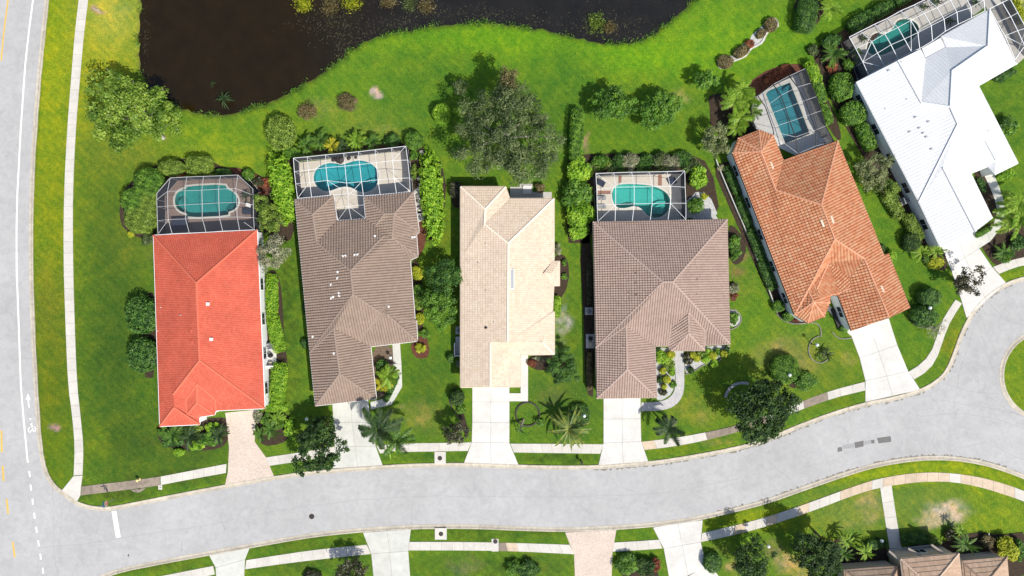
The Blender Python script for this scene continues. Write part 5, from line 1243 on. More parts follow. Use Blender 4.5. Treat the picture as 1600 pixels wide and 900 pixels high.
# pool furniture
def lounger(px, py, rz, label, mat='grey_fabric', L=1.7):
    c = W(px, py); r = thing('sun_lounger', c, label, 'sun lounger', 'poolside loungers'); ca, sa = math.cos(rz), math.sin(rz)
    def R_(x, y, z): return (c.x + x * ca - y * sa, c.y + x * sa + y * ca, z)
    b = MB(); 
    for x in (-L / 2, L / 2 - .1):
        for y in (-.28, .28): b.beam(R_(x, y, .04), R_(x, y, .34), .05)
    b.beam(R_(-L / 2, -.28, .34), R_(L / 2, -.28, .34), .05); b.beam(R_(-L / 2, .28, .34), R_(L / 2, .28, .34), .05); b.obj('frame', M['white_paint'], r)
    b = MB(); P = [R_(-L / 2, -.3, .38), R_(L * .2, -.3, .38), R_(L * .2, .3, .38), R_(-L / 2, .3, .38)]; b.poly(P); b.poly([(p[0], p[1], .44) for p in P]); b.obj('seat', M[mat], r)
    b = MB(); P = [R_(L * .2, -.3, .44), R_(L / 2, -.3, .75), R_(L / 2, .3, .75), R_(L * .2, .3, .44)]; b.poly(P); b.obj('backrest', M[mat], r)
lounger(938, 310, T, 'upper grey lounger at the west end of the mint green pool'); lounger(938, 323.5, T, 'lower grey lounger at the west end of the mint green pool')
lounger(1287, 218.5, .3, 'white lounger in the corner by the rectangular pool', 'white_paint', 1.9)
def cushion_table(px, py, sx, sy, rz, label, mat, top='glass_dark', h=.55):
    c = W(px, py); r = thing('patio_table', c, label, 'table'); b = MB(); b.box((c.x, c.y, h - .06), sx, sy, .06, rz); b.obj('tabletop', M[mat], r)
    for x, y in ((-1, -1), (1, -1), (1, 1), (-1, 1)):
        ca, sa = math.cos(rz), math.sin(rz); dx, dy = x * sx * .42, y * sy * .42; b = MB(); b.beam((c.x + dx * ca - dy * sa, c.y + dx * sa + dy * ca, .03), (c.x + dx * ca - dy * sa, c.y + dx * sa + dy * ca, h - .06), .06); b.obj('leg', M['dark_metal'], r)
cushion_table(388.5, 331, 1.5, .9, 0, 'dark blue covered bench by the east end of the oval pool', 'dark_fabric'); cushion_table(284.5, 351, 2.6, 1.9, .05, 'large navy topped table under the enclosure against the red roof', 'dark_fabric', h=.75)
cushion_table(939, 287, 1.1, .9, -.5, 'dark table in the north west corner beside the mint green pool', 'dark_fabric'); cushion_table(1050, 284, 1.1, 1.0, .5, 'dark green table in the north east corner beside the mint green pool', 'dark_fabric')
cushion_table(1441, 86, .5, .5, .4, 'small side table against the white metal roof wall', 'grey_metal')
def chair(px, py, rz, label, mat='white_paint'):
    c = W(px, py); r = thing('patio_chair', c, label, 'chair'); ca, sa = math.cos(rz), math.sin(rz)
    def R_(x, y, z): return (c.x + x * ca - y * sa, c.y + x * sa + y * ca, z)
    b = MB(); b.box((c.x, c.y, .4), .55, .55, .06, rz); b.obj('seat', M[mat], r)
    b = MB(); b.poly([R_(-.27, .27, .44), R_(.27, .27, .44), R_(.27, .36, .9), R_(-.27, .36, .9)]); b.poly([R_(-.27, .31, .44), R_(.27, .31, .44), R_(.27, .40, .9), R_(-.27, .40, .9)]); b.obj('backrest', M[mat], r)
    for x in (-.24, .24):
        for y in (-.24, .24): b = MB(); b.beam(R_(x, y, .03), R_(x, y, .4), .04); b.obj('leg', M[mat], r)
chair(391, 321.5, 1.2, 'white patio chair beside the potted plant at the oval pool')
def boulder(px, py, r_, label, group, mat='rock', h=.5):
    c = W(px, py); b = MB(); n = 9; hs = [(0, 1.0), (.35, 1.05), (.7, .8), (1.0, .35)]; R = []
    for z, k in hs: R.append([(c.x + r_ * k * random.uniform(.8, 1.15) * math.cos(2 * T * i / n), c.y + r_ * k * random.uniform(.8, 1.15) * math.sin(2 * T * i / n), z * h * r_ + .0) for i in range(n)])
    for a in range(3):
        for i in range(n): b.poly([R[a][i], R[a][(i + 1) % n], R[a + 1][(i + 1) % n], R[a + 1][i]])
    b.poly(R[-1]); tag(b.obj('boulder', M[mat]), label, 'boulder', group)
for x, y, r_ in [(651,300,.55),(655,297,.5),(652,307,.45),(655,313,.35),(653,318,.4),(659,319,.4),(663,323,.35),(655,327,.4),(661,329,.4),(663,308,.3),(654,279,.3),(657,288,.3),(658,238,.35)]:
    boulder(x, y, r_, 'pale limestone boulder in the strip between the taupe brown roof and the bright hedge', 'pale boulders beside the taupe brown house')
for x, y, r_ in [(531,248.5,.8),(521,250,.35),(545,247,.35),(556,246,.25)]: boulder(x, y, r_, 'dark rock on the pool rim north of the two lobed pool', 'dark rocks on the rim of the two lobed pool', 'iron', .7)

# curb edging, fences and rings
def edging(pts, w_, h_, mat, name, label, cat, it=2, closed=False):
    P = smooth_line(G(pts), it, closed)
    if closed: P.append(P[0])
    P = resample(P, .5); root = MB(); a, c = offset_poly(P, w_ / 2, False), offset_poly(P, -w_ / 2, False); k = 0
    b = MB()
    for i in range(len(P) - 1):
        q = [a[i], a[i + 1], c[i + 1], c[i]]
        b.slab([(p.x, p.y) for p in inset(q, .006)], 0, h_ + random.uniform(-.01, .01))
    return tag(b.obj(name, M[mat]), label, cat)
edging([(1118,250),(1122,262),(1140,305),(1165,362),(1190,425),(1213,488)], .14, .45, 'concrete_grey', 'low_wall', 'long low pale garden wall between the pinkish and the terracotta roofs', 'garden wall', 1)
edging([(1213,490),(1222,500),(1236,506),(1255,506),(1268,503),(1280,507),(1283,518),(1282,527)], .16, .12, 'edging', 'garden_edging', 'curving pale stone edging in front of the terracotta house porch', 'edging')
edging([(1280,525),(1268,530),(1262,545),(1266,560),(1277,568),(1288,566),(1294,560)], .16, .12, 'edging', 'garden_edging', 'hook shaped stone edging round the small bed with a lamp and cycad', 'edging')
edging([(1300,519),(1308,528),(1320,530),(1330,528)], .16, .12, 'edging', 'garden_edging', 'thin stone edging under the walk to the terracotta house driveway', 'edging', 1)
edging([(1122,104),(1128,108),(1136,105),(1140,97),(1152,94),(1166,88),(1172,76),(1182,72),(1192,66),(1196,52),(1206,46),(1216,40)], .22, .14, 'concrete_bright', 'garden_edging', 'wavy white edging along the brown bed out on the lawn', 'edging')
edging([(1139,483),(1150,485),(1158,494),(1158,504),(1150,512),(1141,515)], .16, .12, 'edging', 'garden_edging', 'small semicircle of stone edging on the east side of the pinkish brown roof', 'edging')
edging([(1071,585),(1085,580),(1095,572),(1108,567),(1122,566),(1128,558)], .16, .12, 'edging', 'garden_edging', 'wavy edging of the flower bed right of the white paved walk', 'edging')
ringp = lambda cx, cy, r_, a0=0, a1=2 * T, n=24: [(cx + r_ * math.cos(t_), cy + r_ * math.sin(t_)) for t_ in np.linspace(a0, a1, n)]
edging(ringp(824.5, 647, 18.5), .22, .12, 'iron', 'tree_ring', 'dark circular edging round a bare sapling on the cream house lawn', 'edging', 0)
edging(ringp(1160, 625, 27, -3.0, -1.2), .45, .1, 'patch_light', 'tree_ring', 'arc of grey stone edging under the big dark tree', 'edging', 0)
edging([(711,606),(703,618),(702,628),(708,640),(716,652),(727,660)], .2, .14, 'iron', 'garden_edging', 'dark edging curve round the bed left of the cream house driveway', 'edging')
edging([(604,624),(612,612),(618,601),(619,594)], .2, .14, 'iron', 'garden_edging', 'dark edging of the crescent bed beside the taupe brown garage', 'edging')
edging([(1417,492),(1424,505),(1432,510)], .1, .1, 'iron', 'garden_edging', 'short dark edging near the east corner of the terracotta roof', 'edging')
b = MB(); c = W(1304, 498)   # dark narrow water feature wall between garage and walk
tag(b.obj, None) if False else None
b.slab(G([(1297,483),(1301,481),(1313,511),(1308,512)]), 0, .35); tag(b.obj('planter_wall', M['dark_metal']), 'dark planter strip between the front walk and the terracotta house garage wall', 'planter')
# ================================================================ vegetation
def leaf_quads(P, Nn, size, aspect=.55, upright=0.0):
    n = len(P); Nn = Nn / np.maximum(np.linalg.norm(Nn, axis=1, keepdims=True), 1e-6)
    r = rng.normal(size=(n, 3)); Tt = np.cross(Nn, r); Tt /= np.maximum(np.linalg.norm(Tt, axis=1, keepdims=True), 1e-6)
    B = np.cross(Nn, Tt); s = (size * rng.uniform(.65, 1.3, n))[:, None]
    return np.stack([P - Tt * s * .5, P + B * s * aspect * .5, P + Tt * s * .5, P - B * s * aspect * .5], 1)
def blob_leaves(c, r, n, size, p=2.0, rz=0.0, up=.5, lo=-.25, shell=(.72, 1.04), aspect=.55, rnd=.6, bumpy=0, pv=0):
    d = rng.normal(size=(int(n * 1.7) + 8, 3)); d = d[d[:, 2] > lo * np.linalg.norm(d, axis=1)][:n]
    d /= np.linalg.norm(d, axis=1, keepdims=True)
    if pv:
        aa = (np.abs(d[:, :2]) ** p).sum(1) ** (1 / p); d = d / ((aa ** pv + np.abs(d[:, 2]) ** pv) ** (1 / pv))[:, None]
    elif p != 2: d /= (np.abs(d) ** p).sum(1, keepdims=True) ** (1 / p)
    q = d * np.array(r) * (rng.uniform(shell[0], shell[1], len(d)))[:, None]
    if bumpy:
        e = q + np.array(c); fq = 2.6 / max(.6, min(r[0], r[1], 1.6))
        wv = np.sin(e[:, 0] * fq * 2.1 + np.sin(e[:, 1] * fq * 1.7) * 1.6) + np.sin(e[:, 1] * fq * 2.4 + np.sin(e[:, 0] * fq * 1.9 + e[:, 2] * fq) * 1.6) + .6 * np.sin(e[:, 2] * fq * 3 + e[:, 0] * fq * 4)
        q = q * (1 + bumpy * wv)[:, None]
    nn = np.sign(d) * np.abs(d) ** ((pv or p) - 1) / np.array(r); nn /= np.linalg.norm(nn, axis=1, keepdims=True)
    ca, sa = math.cos(rz), math.sin(rz); R = np.array([[ca, -sa, 0], [sa, ca, 0], [0, 0, 1]])
    q = q @ R.T; nn = nn @ R.T
    nn = nn + np.array([0, 0, up]) + rng.normal(size=nn.shape) * rnd
    return leaf_quads(q + np.array(c), nn, size, aspect), nn
TREES = 0
def crown_mesh(mb, c, r, K, per, leaf, clump=.3, aspect=.55, flat=1.0, lo=-.2, rnd=.6):
    """a crown of many overlapping leaf clumps with gaps between them; returns clump centres"""
    cs = []; r = np.array(r); ph0 = rng.uniform(0, 6.28)
    for k in range(K):
        d = rng.normal(size=3); d /= np.linalg.norm(d)
        if d[2] < lo: d[2] *= -.5
        ph = math.atan2(d[1], d[0]); rad = rng.uniform(.35, .92) ** .6 * (1 + .15 * math.sin(2 * ph + ph0) + .12 * math.sin(3 * ph + 2 * ph0) + .08 * math.sin(5 * ph + ph0)); cc = np.array(c) + d * r * rad; cs.append(cc)
        cr = clump * r.mean() * rng.uniform(.6, 1.25); A, _ = blob_leaves(cc, (cr, cr, cr * .7), per, leaf, shell=(.3, 1.1), up=.7, aspect=aspect, rnd=rnd)
        t0 = rng.uniform(.1, .75); mb.quads(A, np.clip(t0 + rng.uniform(-.28, .28, len(A)), 0, 1))
    return cs
def tree(label, px, py, rx, ry, h, mat, leaf=.32, K=60, per=70, clump=.3, bark='wood', group=None, name='tree', rot=0.0, base=None, aspect=.55, zc=.62, zr=.36, limbs=8, cat='tree', rnd=.6, show=0):
    cz = h * zc; c = W(px, py, cz); g = Vector((c.x, c.y, 0)) if base is None else W(*base)
    root = thing(name, (g.x, g.y, 0), label, cat, group); f = (1 - cz / H) / 10
    mb = MB(); cs = crown_mesh(mb, (c.x, c.y, cz), (rx * f, ry * f, h * zr), K, per, leaf, clump, aspect, rnd=rnd)
    cr = mb.obj('crown', M[mat], root)
    fork = Vector((g.x * .6 + c.x * .4, g.y * .6 + c.y * .4, h * .32)); tr = .035 * h + .03
    b = MB(); b.tube([(g.x, g.y, -.05), (g.x + .05, g.y, h * .12), fork, (c.x, c.y, cz)], [tr * 1.5, tr, tr * .85, tr * .35], 8); b.obj('trunk', M[bark], root)
    for k in range(min(limbs, len(cs))):
        e = Vector(cs[k]); m = fork.lerp(e, .5) + Vector((random.uniform(-.3, .3), random.uniform(-.3, .3), .25))
        b = MB(); tip = e + (e - fork) * show; b.tube([fork, m, tip], [tr * .5, tr * .32, tr * .1], 5); b.obj('limb', M[bark], root)
    return root
def bush(label, px, py, rx, ry, h, mat, kind='ball', rot=0.0, leaf=.22, dens=1.0, group=None, name='shrub', cat='shrub', aspect=.55, lumps=0, rnd=.5, nomax=12000):
    """rot: degrees counter-clockwise; rx, ry in photo pixels"""
    cz = h * .5; c = W(px, py, h * .7); f = (1 - h * .7 / H) / 10; a, b_ = rx * f, ry * f
    p = {'ball': 2.1, 'hedge': 5.0, 'loose': 2.0, 'shaggy': 3.2}[kind]; bmp = {'ball': .03, 'hedge': .022, 'loose': 0, 'shaggy': .085}[kind]; surf = 4 * a * b_ + 2.2 * (a + b_) * h
    n = int(min(nomax, dens * 2.4 * surf / (leaf * leaf * aspect * .6))); mb = MB(); rz = math.radians(rot)
    if kind == 'loose':
        K = max(5, int(lumps or 14))
        for k in range(K):
            ang = rng.uniform(0, 2 * T); rr = math.sqrt(rng.uniform(0, 1)) * .80; x, y = math.cos(ang) * rr * a, math.sin(ang) * rr * b_
            X_, Y_ = x * math.cos(rz) - y * math.sin(rz), x * math.sin(rz) + y * math.cos(rz); cr = min(a, b_) * rng.uniform(.3, .5)
            A, _ = blob_leaves((c.x + X_, c.y + Y_, h * (.72 - .25 * rr) * rng.uniform(.8, 1.05)), (cr, cr, min(cr, h * .35)), max(12, n // K), leaf, shell=(.4, 1.1), up=.7, aspect=aspect, rnd=rnd)
            t0 = rng.uniform(.15, .75); mb.quads(A, np.clip(t0 + rng.uniform(-.3, .3, len(A)), 0, 1))
        A, _ = blob_leaves((c.x, c.y, cz * .8), (a * .8, b_ * .8, h * .4), n // 3, leaf, rz=rz); mb.quads(A, rng.uniform(0, .6, len(A)))
    else:
        A, _ = blob_leaves((c.x, c.y, cz), (a, b_, h * .52), n, leaf, p, rz, up=.6, lo=-.9, shell=(.84, 1.06), aspect=aspect, rnd=rnd, bumpy=bmp, pv=4.5)
        ctr = A.mean(1); lum = .5 + .3 * np.sin(ctr[:, 0] * 3.1 + ctr[:, 1] * 2.3) * np.cos(ctr[:, 1] * 3.7 - ctr[:, 0])
        mb.quads(A, np.clip(lum + rng.uniform(-.35, .35, len(A)), 0, 1))
        # woody, leafy heart so that the ground does not show through
        n_ = 14; R = []
        for z, k in ((.03, .74), (.35, .78), (.62, .7), (.76, .42)):
            R.append([(c.x + (math.cos(rz) * a * k * math.copysign(abs(math.cos(t_)) ** (2 / p), math.cos(t_)) - math.sin(rz) * b_ * k * math.copysign(abs(math.sin(t_)) ** (2 / p), math.sin(t_))),
                       c.y + (math.sin(rz) * a * k * math.copysign(abs(math.cos(t_)) ** (2 / p), math.cos(t_)) + math.cos(rz) * b_ * k * math.copysign(abs(math.sin(t_)) ** (2 / p), math.sin(t_))), z * h) for t_ in np.linspace(0, 2 * T, n_, endpoint=False)])
        for i in range(3):
            for k in range(n_): mb.poly([R[i][k], R[i][(k + 1) % n_], R[i + 1][(k + 1) % n_], R[i + 1][k]], .25)
        mb.poly(R[-1], .25)
    o = mb.obj(name, M[mat], None, off=(c.x, c.y, 0)); return tag(o, label, cat, group)
def frond_mesh(kind, droop, L=1.0, wid=.28, n=20):
    """one leaf, rooted at the origin and growing along +x; leaflets on both sides of a curved rib"""
    b = MB(); pts = []; ang = .35
    x = z = 0.0
    for k in range(11): pts.append(Vector((x, 0, z))); ang -= droop / 10; x += L / 10 * math.cos(ang); z += L / 10 * math.sin(ang)
    def at_(t):
        k = min(int(t * 10), 9); return pts[k].lerp(pts[k + 1], t * 10 - k)
    if kind == 'feather':
        b.tube(pts, [.012 * L * (1 - .07 * i) + .002 for i in range(11)], 4)
        for k in range(n):
            t = .1 + .9 * k / (n - 1); p = at_(t); lw = wid * L * math.sin(math.pi * min(.97, .16 + .78 * t)) ** .7
            for s in (-1, 1):
                dx = lw * (.45 + .35 * t); ln = random.uniform(.85, 1.1); tip = p + Vector((dx * ln, s * lw * ln, -lw * random.uniform(.1, .5))); wv = Vector((L / n * .5, 0, 0))
                m = (p + tip) / 2 + Vector((0, 0, lw * .06)); b.poly([p - wv, m - wv * .9 + Vector((0, 0, 0)), tip, m + wv * .9, p + wv][::(1 if s > 0 else -1)], random.uniform(.1, .95))
    elif kind == 'strap':
        for k in range(10):
            a, d = pts[k], pts[k + 1]; w0 = wid * L * math.sin(math.pi * (.12 + .88 * k / 10)) ** .8; w1 = wid * L * math.sin(math.pi * min(1, .12 + .88 * (k + 1) / 10)) ** .8 if k < 9 else 0.001
            tt = random.uniform(.3, .8)
            b.poly([a + Vector((0, -w0, w0 * .35)), d + Vector((0, -w1, w1 * .35)), d, a], tt); b.poly([a, d, d + Vector((0, w1, w1 * .35)), a + Vector((0, w0, w0 * .35))], tt * .8)
    elif kind == 'fan':
        st = at_(.45); b.tube([pts[0], st], .012 * L, 4); 
        for k in range(13):
            a = -1.5 + 3.0 * k / 12; tip = st + Vector((math.cos(a), math.sin(a), -.25 - .15 * abs(a))) * L * .55 * random.uniform(.9, 1.05); nn = Vector((-math.sin(a), math.cos(a), 0)) * L * .045
            m = st.lerp(tip, .5); b.poly([st, m + nn, tip, m - nn], random.uniform(.1, .95))
    o = b.obj('tmp', M['frond']); me = o.data; bpy.data.objects.remove(o); return me
FR = {}
def fronds_of(kind, mat, wid=.28):
    k = (kind, mat, wid)
    if k not in FR:
        L = []
        for dr in (.9, 1.3, 1.7):
            me = frond_mesh(kind, dr, wid=wid); me.materials.clear(); me.materials.append(M[mat]); L.append(me)
        FR[k] = L
    return FR[k]
def palm(label, px, py, r, h, n=14, kind='feather', mat='frond', wid=.28, group=None, name='palm_tree', cat='palm tree', trunk=True, tilt=(-.15, .9), base=None, angs=None):
    top = W(px, py, h); g = Vector((top.x, top.y, 0)) if base is None else W(*base)
    root = thing(name, (g.x, g.y, 0), label, cat, group); L = r * (1 - h / H) / 10 * 1.12
    if trunk and h > .5:
        b = MB(); N_ = 7; pts = [g.lerp(top, k / N_) for k in range(N_ + 1)]; b.tube(pts, [.17 - .008 * k + (.015 if k % 2 else 0) for k in range(N_ + 1)], 8); b.obj('trunk', M['palm_trunk'], root)
    ms = fronds_of(kind, mat, wid)
    for k in range(n):
        o = link('frond', random.choice(ms), root); o.location = top - LOC[root.name]
        a = (angs[k] if angs and k < len(angs) else 2 * T * k / n + random.uniform(-.25, .25) + (0.4 if k >= n * .6 else 0)); el = -random.uniform(*tilt) * (1 if k < n * .6 else .3) + .1
        if k >= n * .75: el = -random.uniform(.5, 1.0)
        s = L * random.uniform(.82, 1.05); o.rotation_euler = (0, el if k >= n * .75 else -el * .25, a); o.scale = (s, s, s)
    return root

# ---- trees
tree('wide yellow green tree leaning out over the pond bank, pale limbs showing', 208, 177, 88, 54, 6.5, 'lf_yg', .42, 90, 130, .22, 'wood_pale', base=(255,215), limbs=22, zr=.25, show=.15)
tree('huge grey green feathery tree shading the rear of the cream roofed house', 788, 210, 79, 92, 9.5, 'lf_grey', .42, 170, 130, .17, 'wood_pale', aspect=.3, limbs=12, zr=.3)
tree('rusty topped branch crown at the north tip of the huge grey green tree', 794, 128, 18, 17, 9.0, 'lf_brown', .3, 16, 60, .4, 'wood')
tree('small dusty shrub tree at the north west edge of the huge grey green tree', 717, 138, 14, 11, 4, 'lf_grey', .28, 14, 60, .4)
tree('large dark tree over the pavement between the first two driveways', 498, 700, 36, 48, 6.4, 'lf_dark', .38, 110, 60, .2, zr=.3)
tree('dark lobe of foliage beside the taupe brown driveway', 505, 668, 22, 20, 4.6, 'lf_dark', .34, 30, 50, .35)
tree('small dark round tree beside the cream house driveway', 712, 676, 20, 19, 4.2, 'lf_purple', .26, 36, 60, .3)
tree('large glossy dark green tree leaning over the kerb of the bend', 1191, 640, 55, 51, 8.2, 'lf_dark', .38, 150, 75, .2, zr=.3)
tree('airy dark purple green tree between the terracotta and white house driveways', 1513, 440, 26, 23, 5.0, 'lf_purple', .36, 34, 38, .26, limbs=14)
tree('bushy mid green tree nearer the pond between the taupe and cream roofs', 694, 433, 27, 31, 4.6, 'lf_deep', .26, 60, 90, .28)
tree('bushy mid green tree nearer the street between the taupe and cream roofs', 688, 484, 27, 32, 4.4, 'lf_mid', .26, 60, 90, .28)
tree('silvery leaved tree touching the east eave of the red roof', 427, 396, 24, 30, 4.4, 'lf_silver', .24, 50, 80, .28, 'wood_pale')
tree('left one of the two dark green crape trees on the lawn behind the gridded roof', 957, 164, 31, 30, 4.4, 'lf_mid', .46, 80, 60, .24, aspect=.34, limbs=14)
tree('right one of the two dark green crape trees on the lawn behind the gridded roof', 1032, 171, 32, 31, 4.4, 'lf_mid', .46, 84, 60, .24, aspect=.34, limbs=14)
tree('fresh green round tree below the wavy brown bed', 1104, 126, 18, 18, 3.6, 'lf_mid', .4, 26, 40, .3)
tree('silver green tree next to the round porch of the terracotta roof', 1118, 219, 23, 26, 4.6, 'lf_sage', .32, 50, 60, .28, 'wood_pale', aspect=.4)
tree('silver green tree squeezed between terracotta and white roofs', 1366, 268, 28, 30, 4.6, 'lf_sage', .32, 54, 70, .28, 'wood_pale', aspect=.35)
tree('light green leafy tree just south of the silver one beside the white roof', 1382, 296, 24, 20, 3.6, 'lf_olive', .28, 30, 70, .32)
tree('fine leaved dark shrub tree at the south east corner of the cream roof', 880, 570, 28, 28, 3.6, 'lf_deep', .32, 60, 90, .26, aspect=.3)
tree('large dark tree at the bottom edge right of the bright driveway', 1174, 874, 34, 38, 6.5, 'lf_dark', .34, 70, 60, .26)
tree('large round dark tree left of the tan house', 1277, 872, 37, 40, 7.0, 'lf_dark', .34, 110, 70, .22)
tree('yellow flowering crown at the tip of the large round dark tree', 1287, 843, 14, 11, 4.6, 'lf_yellow', .24, 14, 60, .4)
tree('dusky tree at the bottom edge left of centre', 549, 890, 24, 22, 4.2, 'lf_purple', .28, 36, 60, .3)
tree('two toned green clump between the oval pool and the taupe brown roof, north half', 415, 320, 17, 18, 3.4, 'lf_olive', .24, 30, 80, .35)
tree('two toned green clump between the oval pool and the taupe brown roof, south half', 424, 348, 19, 18, 3.4, 'lf_olive', .24, 30, 80, .35)
tree('bare grey twiggy bush over the kerbside pavement near the bulb', 1462, 512, 24, 15, 2.2, 'lf_silver', .42, 26, 16, .3, 'wood_pale', aspect=.1, limbs=22, cat='bush', name='bare_bush', show=.4)
# ---- clipped hedges
HG = 'clipped hedges'
def hedge(label, *a, **k): return bush(label, *a, name='hedge', cat='hedge', group=HG, **k)
hedge('long clipped light green hedge north of the oval pool', 310, 258, 20, 14, 2.0, 'lf_olive', 'hedge', leaf=.2)
hedge('small round topped hedge joined to the left end of the light green hedge', 268, 262, 20, 12, 1.8, 'lf_olive', 'ball', leaf=.2)
hedge('tall green hedge mass north west of the oval pool', 232, 287, 22, 24, 2.4, 'lf_mid', 'ball', leaf=.22)
hedge('bright green hedge bulging out on the west side of the oval pool', 209, 314, 20, 19, 2.3, 'lf_mid', 'ball', leaf=.22)
hedge('green hedge tight against the west screen of the oval pool enclosure', 232, 318, 14, 24, 2.3, 'lf_olive', 'hedge', leaf=.22)
hedge('round olive hedge just north west of the red roof', 219, 342, 24, 21, 2.4, 'lf_olive', 'ball', leaf=.2)
hedge('long bright yellow green hedge between the oval pool and the white framed enclosure', 441, 294, 17, 50, 2.3, 'lf_bright', 'shaggy', rot=10, leaf=.36, dens=1.1)
hedge('long bright yellow green hedge east of the white framed enclosure and the boulders', 674.5, 305, 16, 64, 2.3, 'lf_bright', 'shaggy', rot=4, leaf=.36, dens=1.1)
hedge('bright lime hedge along the white wall of the red roofed house, north part', 424, 462, 9, 32, 1.2, 'lf_bright', 'hedge', leaf=.2)
hedge('bright lime hedge along the white wall of the red roofed house, south part', 430, 520, 10, 30, 1.2, 'lf_bright', 'hedge', rot=12, leaf=.2)
hedge('rounded lime hedge beside the garage end of the red roof', 434, 599, 12, 31, 1.4, 'lf_bright', 'hedge', rot=-4, leaf=.2)
hedge('short lime hedge across the end of the red house side yard', 431, 637, 16, 7, 1.1, 'lf_bright', 'hedge', leaf=.2)
hedge('narrow dark green clipped hedge running north on the lawn behind the gridded roof', 901, 210, 10.5, 40, 1.9, 'lf_mid', 'hedge', rot=-3, leaf=.2)
hedge('low clipped hedge crescent edge of the garage bed at the taupe brown house', 611, 607, 5, 22, .6, 'lf_deep', 'hedge', rot=-25, leaf=.16)
hedge('clipped green hedge north end of the strip along the terracotta house wall', 1145, 282, 7, 24, 1.0, 'lf_deep', 'hedge', rot=24, leaf=.18)
hedge('clipped green hedge second from north along the terracotta house wall', 1163, 330, 7, 25, 1.0, 'lf_deep', 'hedge', rot=22, leaf=.18)
hedge('clipped green hedge third from north along the terracotta house wall', 1182, 380, 8, 25, 1.0, 'lf_deep', 'hedge', rot=22, leaf=.18)
hedge('clipped green hedge fourth from north along the terracotta house wall', 1201, 428, 10, 25, 1.0, 'lf_deep', 'hedge', rot=22, leaf=.18)
hedge('large round clipped hedge with a globe lamp, below the terracotta house', 1227, 577, 22, 22, 1.7, 'lf_mid', 'ball', leaf=.15, rnd=.8)
hedge('loose bright continuation of the round hedge toward the pavement', 1260, 598, 16, 16, 1.0, 'lf_mid', 'loose', rot=30, leaf=.24)
hedge('dark clipped oval hedge at the top edge on the open lawn', 1261, 24, 15, 24, 2.2, 'lf_deep', 'hedge', rot=-8, leaf=.2)
hedge('dark low hedge along the outside of the long white enclosure, west end', 1345, 33, 20, 11, 1.4, 'lf_deep', 'hedge', rot=30, leaf=.22)
hedge('dark low hedge along the outside of the long white enclosure, middle', 1380, 14, 18, 10, 1.4, 'lf_deep', 'hedge', rot=30, leaf=.22)
hedge('dark low hedge along the outside of the long white enclosure, east end', 1414, -6, 18, 10, 1.4, 'lf_deep', 'hedge', rot=30, leaf=.22)
hedge('glossy bright round hedge west of the white roofed corner, upper of two', 1316, 135, 18, 21, 2.0, 'lf_mid', 'ball', leaf=.26)
hedge('glossy bright round hedge west of the white roofed corner, lower of two', 1335, 176, 20, 18, 2.0, 'lf_mid', 'ball', leaf=.26)
hedge('narrow glossy hedge along the white house wall below the two round ones', 1354, 213, 10, 22, 1.6, 'lf_mid', 'hedge', rot=26, leaf=.24)
hedge('bright hedge right of the rectangular pool enclosure, upper part', 1271, 112, 9, 18, 1.5, 'lf_bright', 'hedge', rot=24, leaf=.24)
hedge('bright hedge right of the rectangular pool enclosure, middle part', 1280, 143, 9, 18, 1.4, 'lf_mid', 'hedge', rot=18, leaf=.24)
hedge('bright hedge right of the rectangular pool enclosure, lower part', 1292, 178, 7, 16, 1.2, 'lf_mid', 'hedge', rot=20, leaf=.22)
hedge('light hedge along the grey path of the white house, near the air conditioner', 1396, 318, 9, 26, 1.5, 'lf_olive', 'hedge', rot=30, leaf=.24)
hedge('yellow green hedge at the garage corner of the white house', 1428, 355, 9, 22, 1.5, 'lf_olive', 'hedge', rot=28, leaf=.24)
hedge('small clipped hedge under the white garage eave by the front walk', 1538, 362, 4, 13, .7, 'lf_mid', 'hedge', rot=-58, leaf=.16)
hedge('low clipped hedge left of the straight tan house path', 1370, 851, 17, 7, .9, 'lf_deep', 'hedge', rot=6, leaf=.18)
hedge('low clipped hedge right of the straight tan house path', 1432, 842, 22, 9, .9, 'lf_deep', 'hedge', rot=6, leaf=.18)
hedge('green loose hedge at the upper east wall of the gridded roof', 1150, 386, 10, 24, 1.5, 'lf_mid', 'loose', leaf=.26, lumps=14)
hedge('narrow hedge under the west eave of the gridded roof', 921, 440, 4, 34, .8, 'lf_purple', 'hedge', leaf=.2)
hedge('reddish narrow hedge under the west eave near the garage of the gridded roof', 921, 580, 4.5, 28, .8, 'lf_brown', 'hedge', leaf=.2)
hedge('circular ring hedge around the globe lamp beside the yucca', 906, 648, 16, 17, .9, 'lf_deep', 'ball', leaf=.16)
# ---- shrubs
SG = 'garden shrubs'
def shrub(label, *a, **k): return bush(label, *a, group=SG, **k)
shrub('brownish green rounded shrub on the lawn left of the palm row', 438, 207, 22, 26, 2.2, 'lf_olive', leaf=.26); shrub('sparse brown shrub alone on the lawn, left of the pair', 481, 173, 17, 15, .9, 'lf_brown', 'loose', leaf=.3, dens=.3, aspect=.25)
shrub('sparse brown shrub alone on the lawn, right of the pair', 541, 158, 17, 16, 1.0, 'lf_brown', 'loose', leaf=.3, dens=.4, aspect=.25); shrub('lime green ball shrub on the lawn left of the huge grey green tree', 690, 177, 13.5, 15, 1.8, 'lf_bright', leaf=.18)
shrub('lime green ball shrub at the north east corner of the white framed enclosure', 647, 219, 14, 13.5, 1.8, 'lf_mid', leaf=.16); shrub('low dark shrub left of the ball shrub north of the white framed enclosure', 612, 220, 14, 11, 1.4, 'lf_deep', 'loose', leaf=.26)
shrub('low green shrub at the left end of the palm row', 456, 238, 14, 8, 1.3, 'lf_mid', leaf=.2); shrub('green shrub against the east screen of the two lobed pool', 646, 240, 7, 10, 1.0, 'lf_mid', 'loose', leaf=.22)
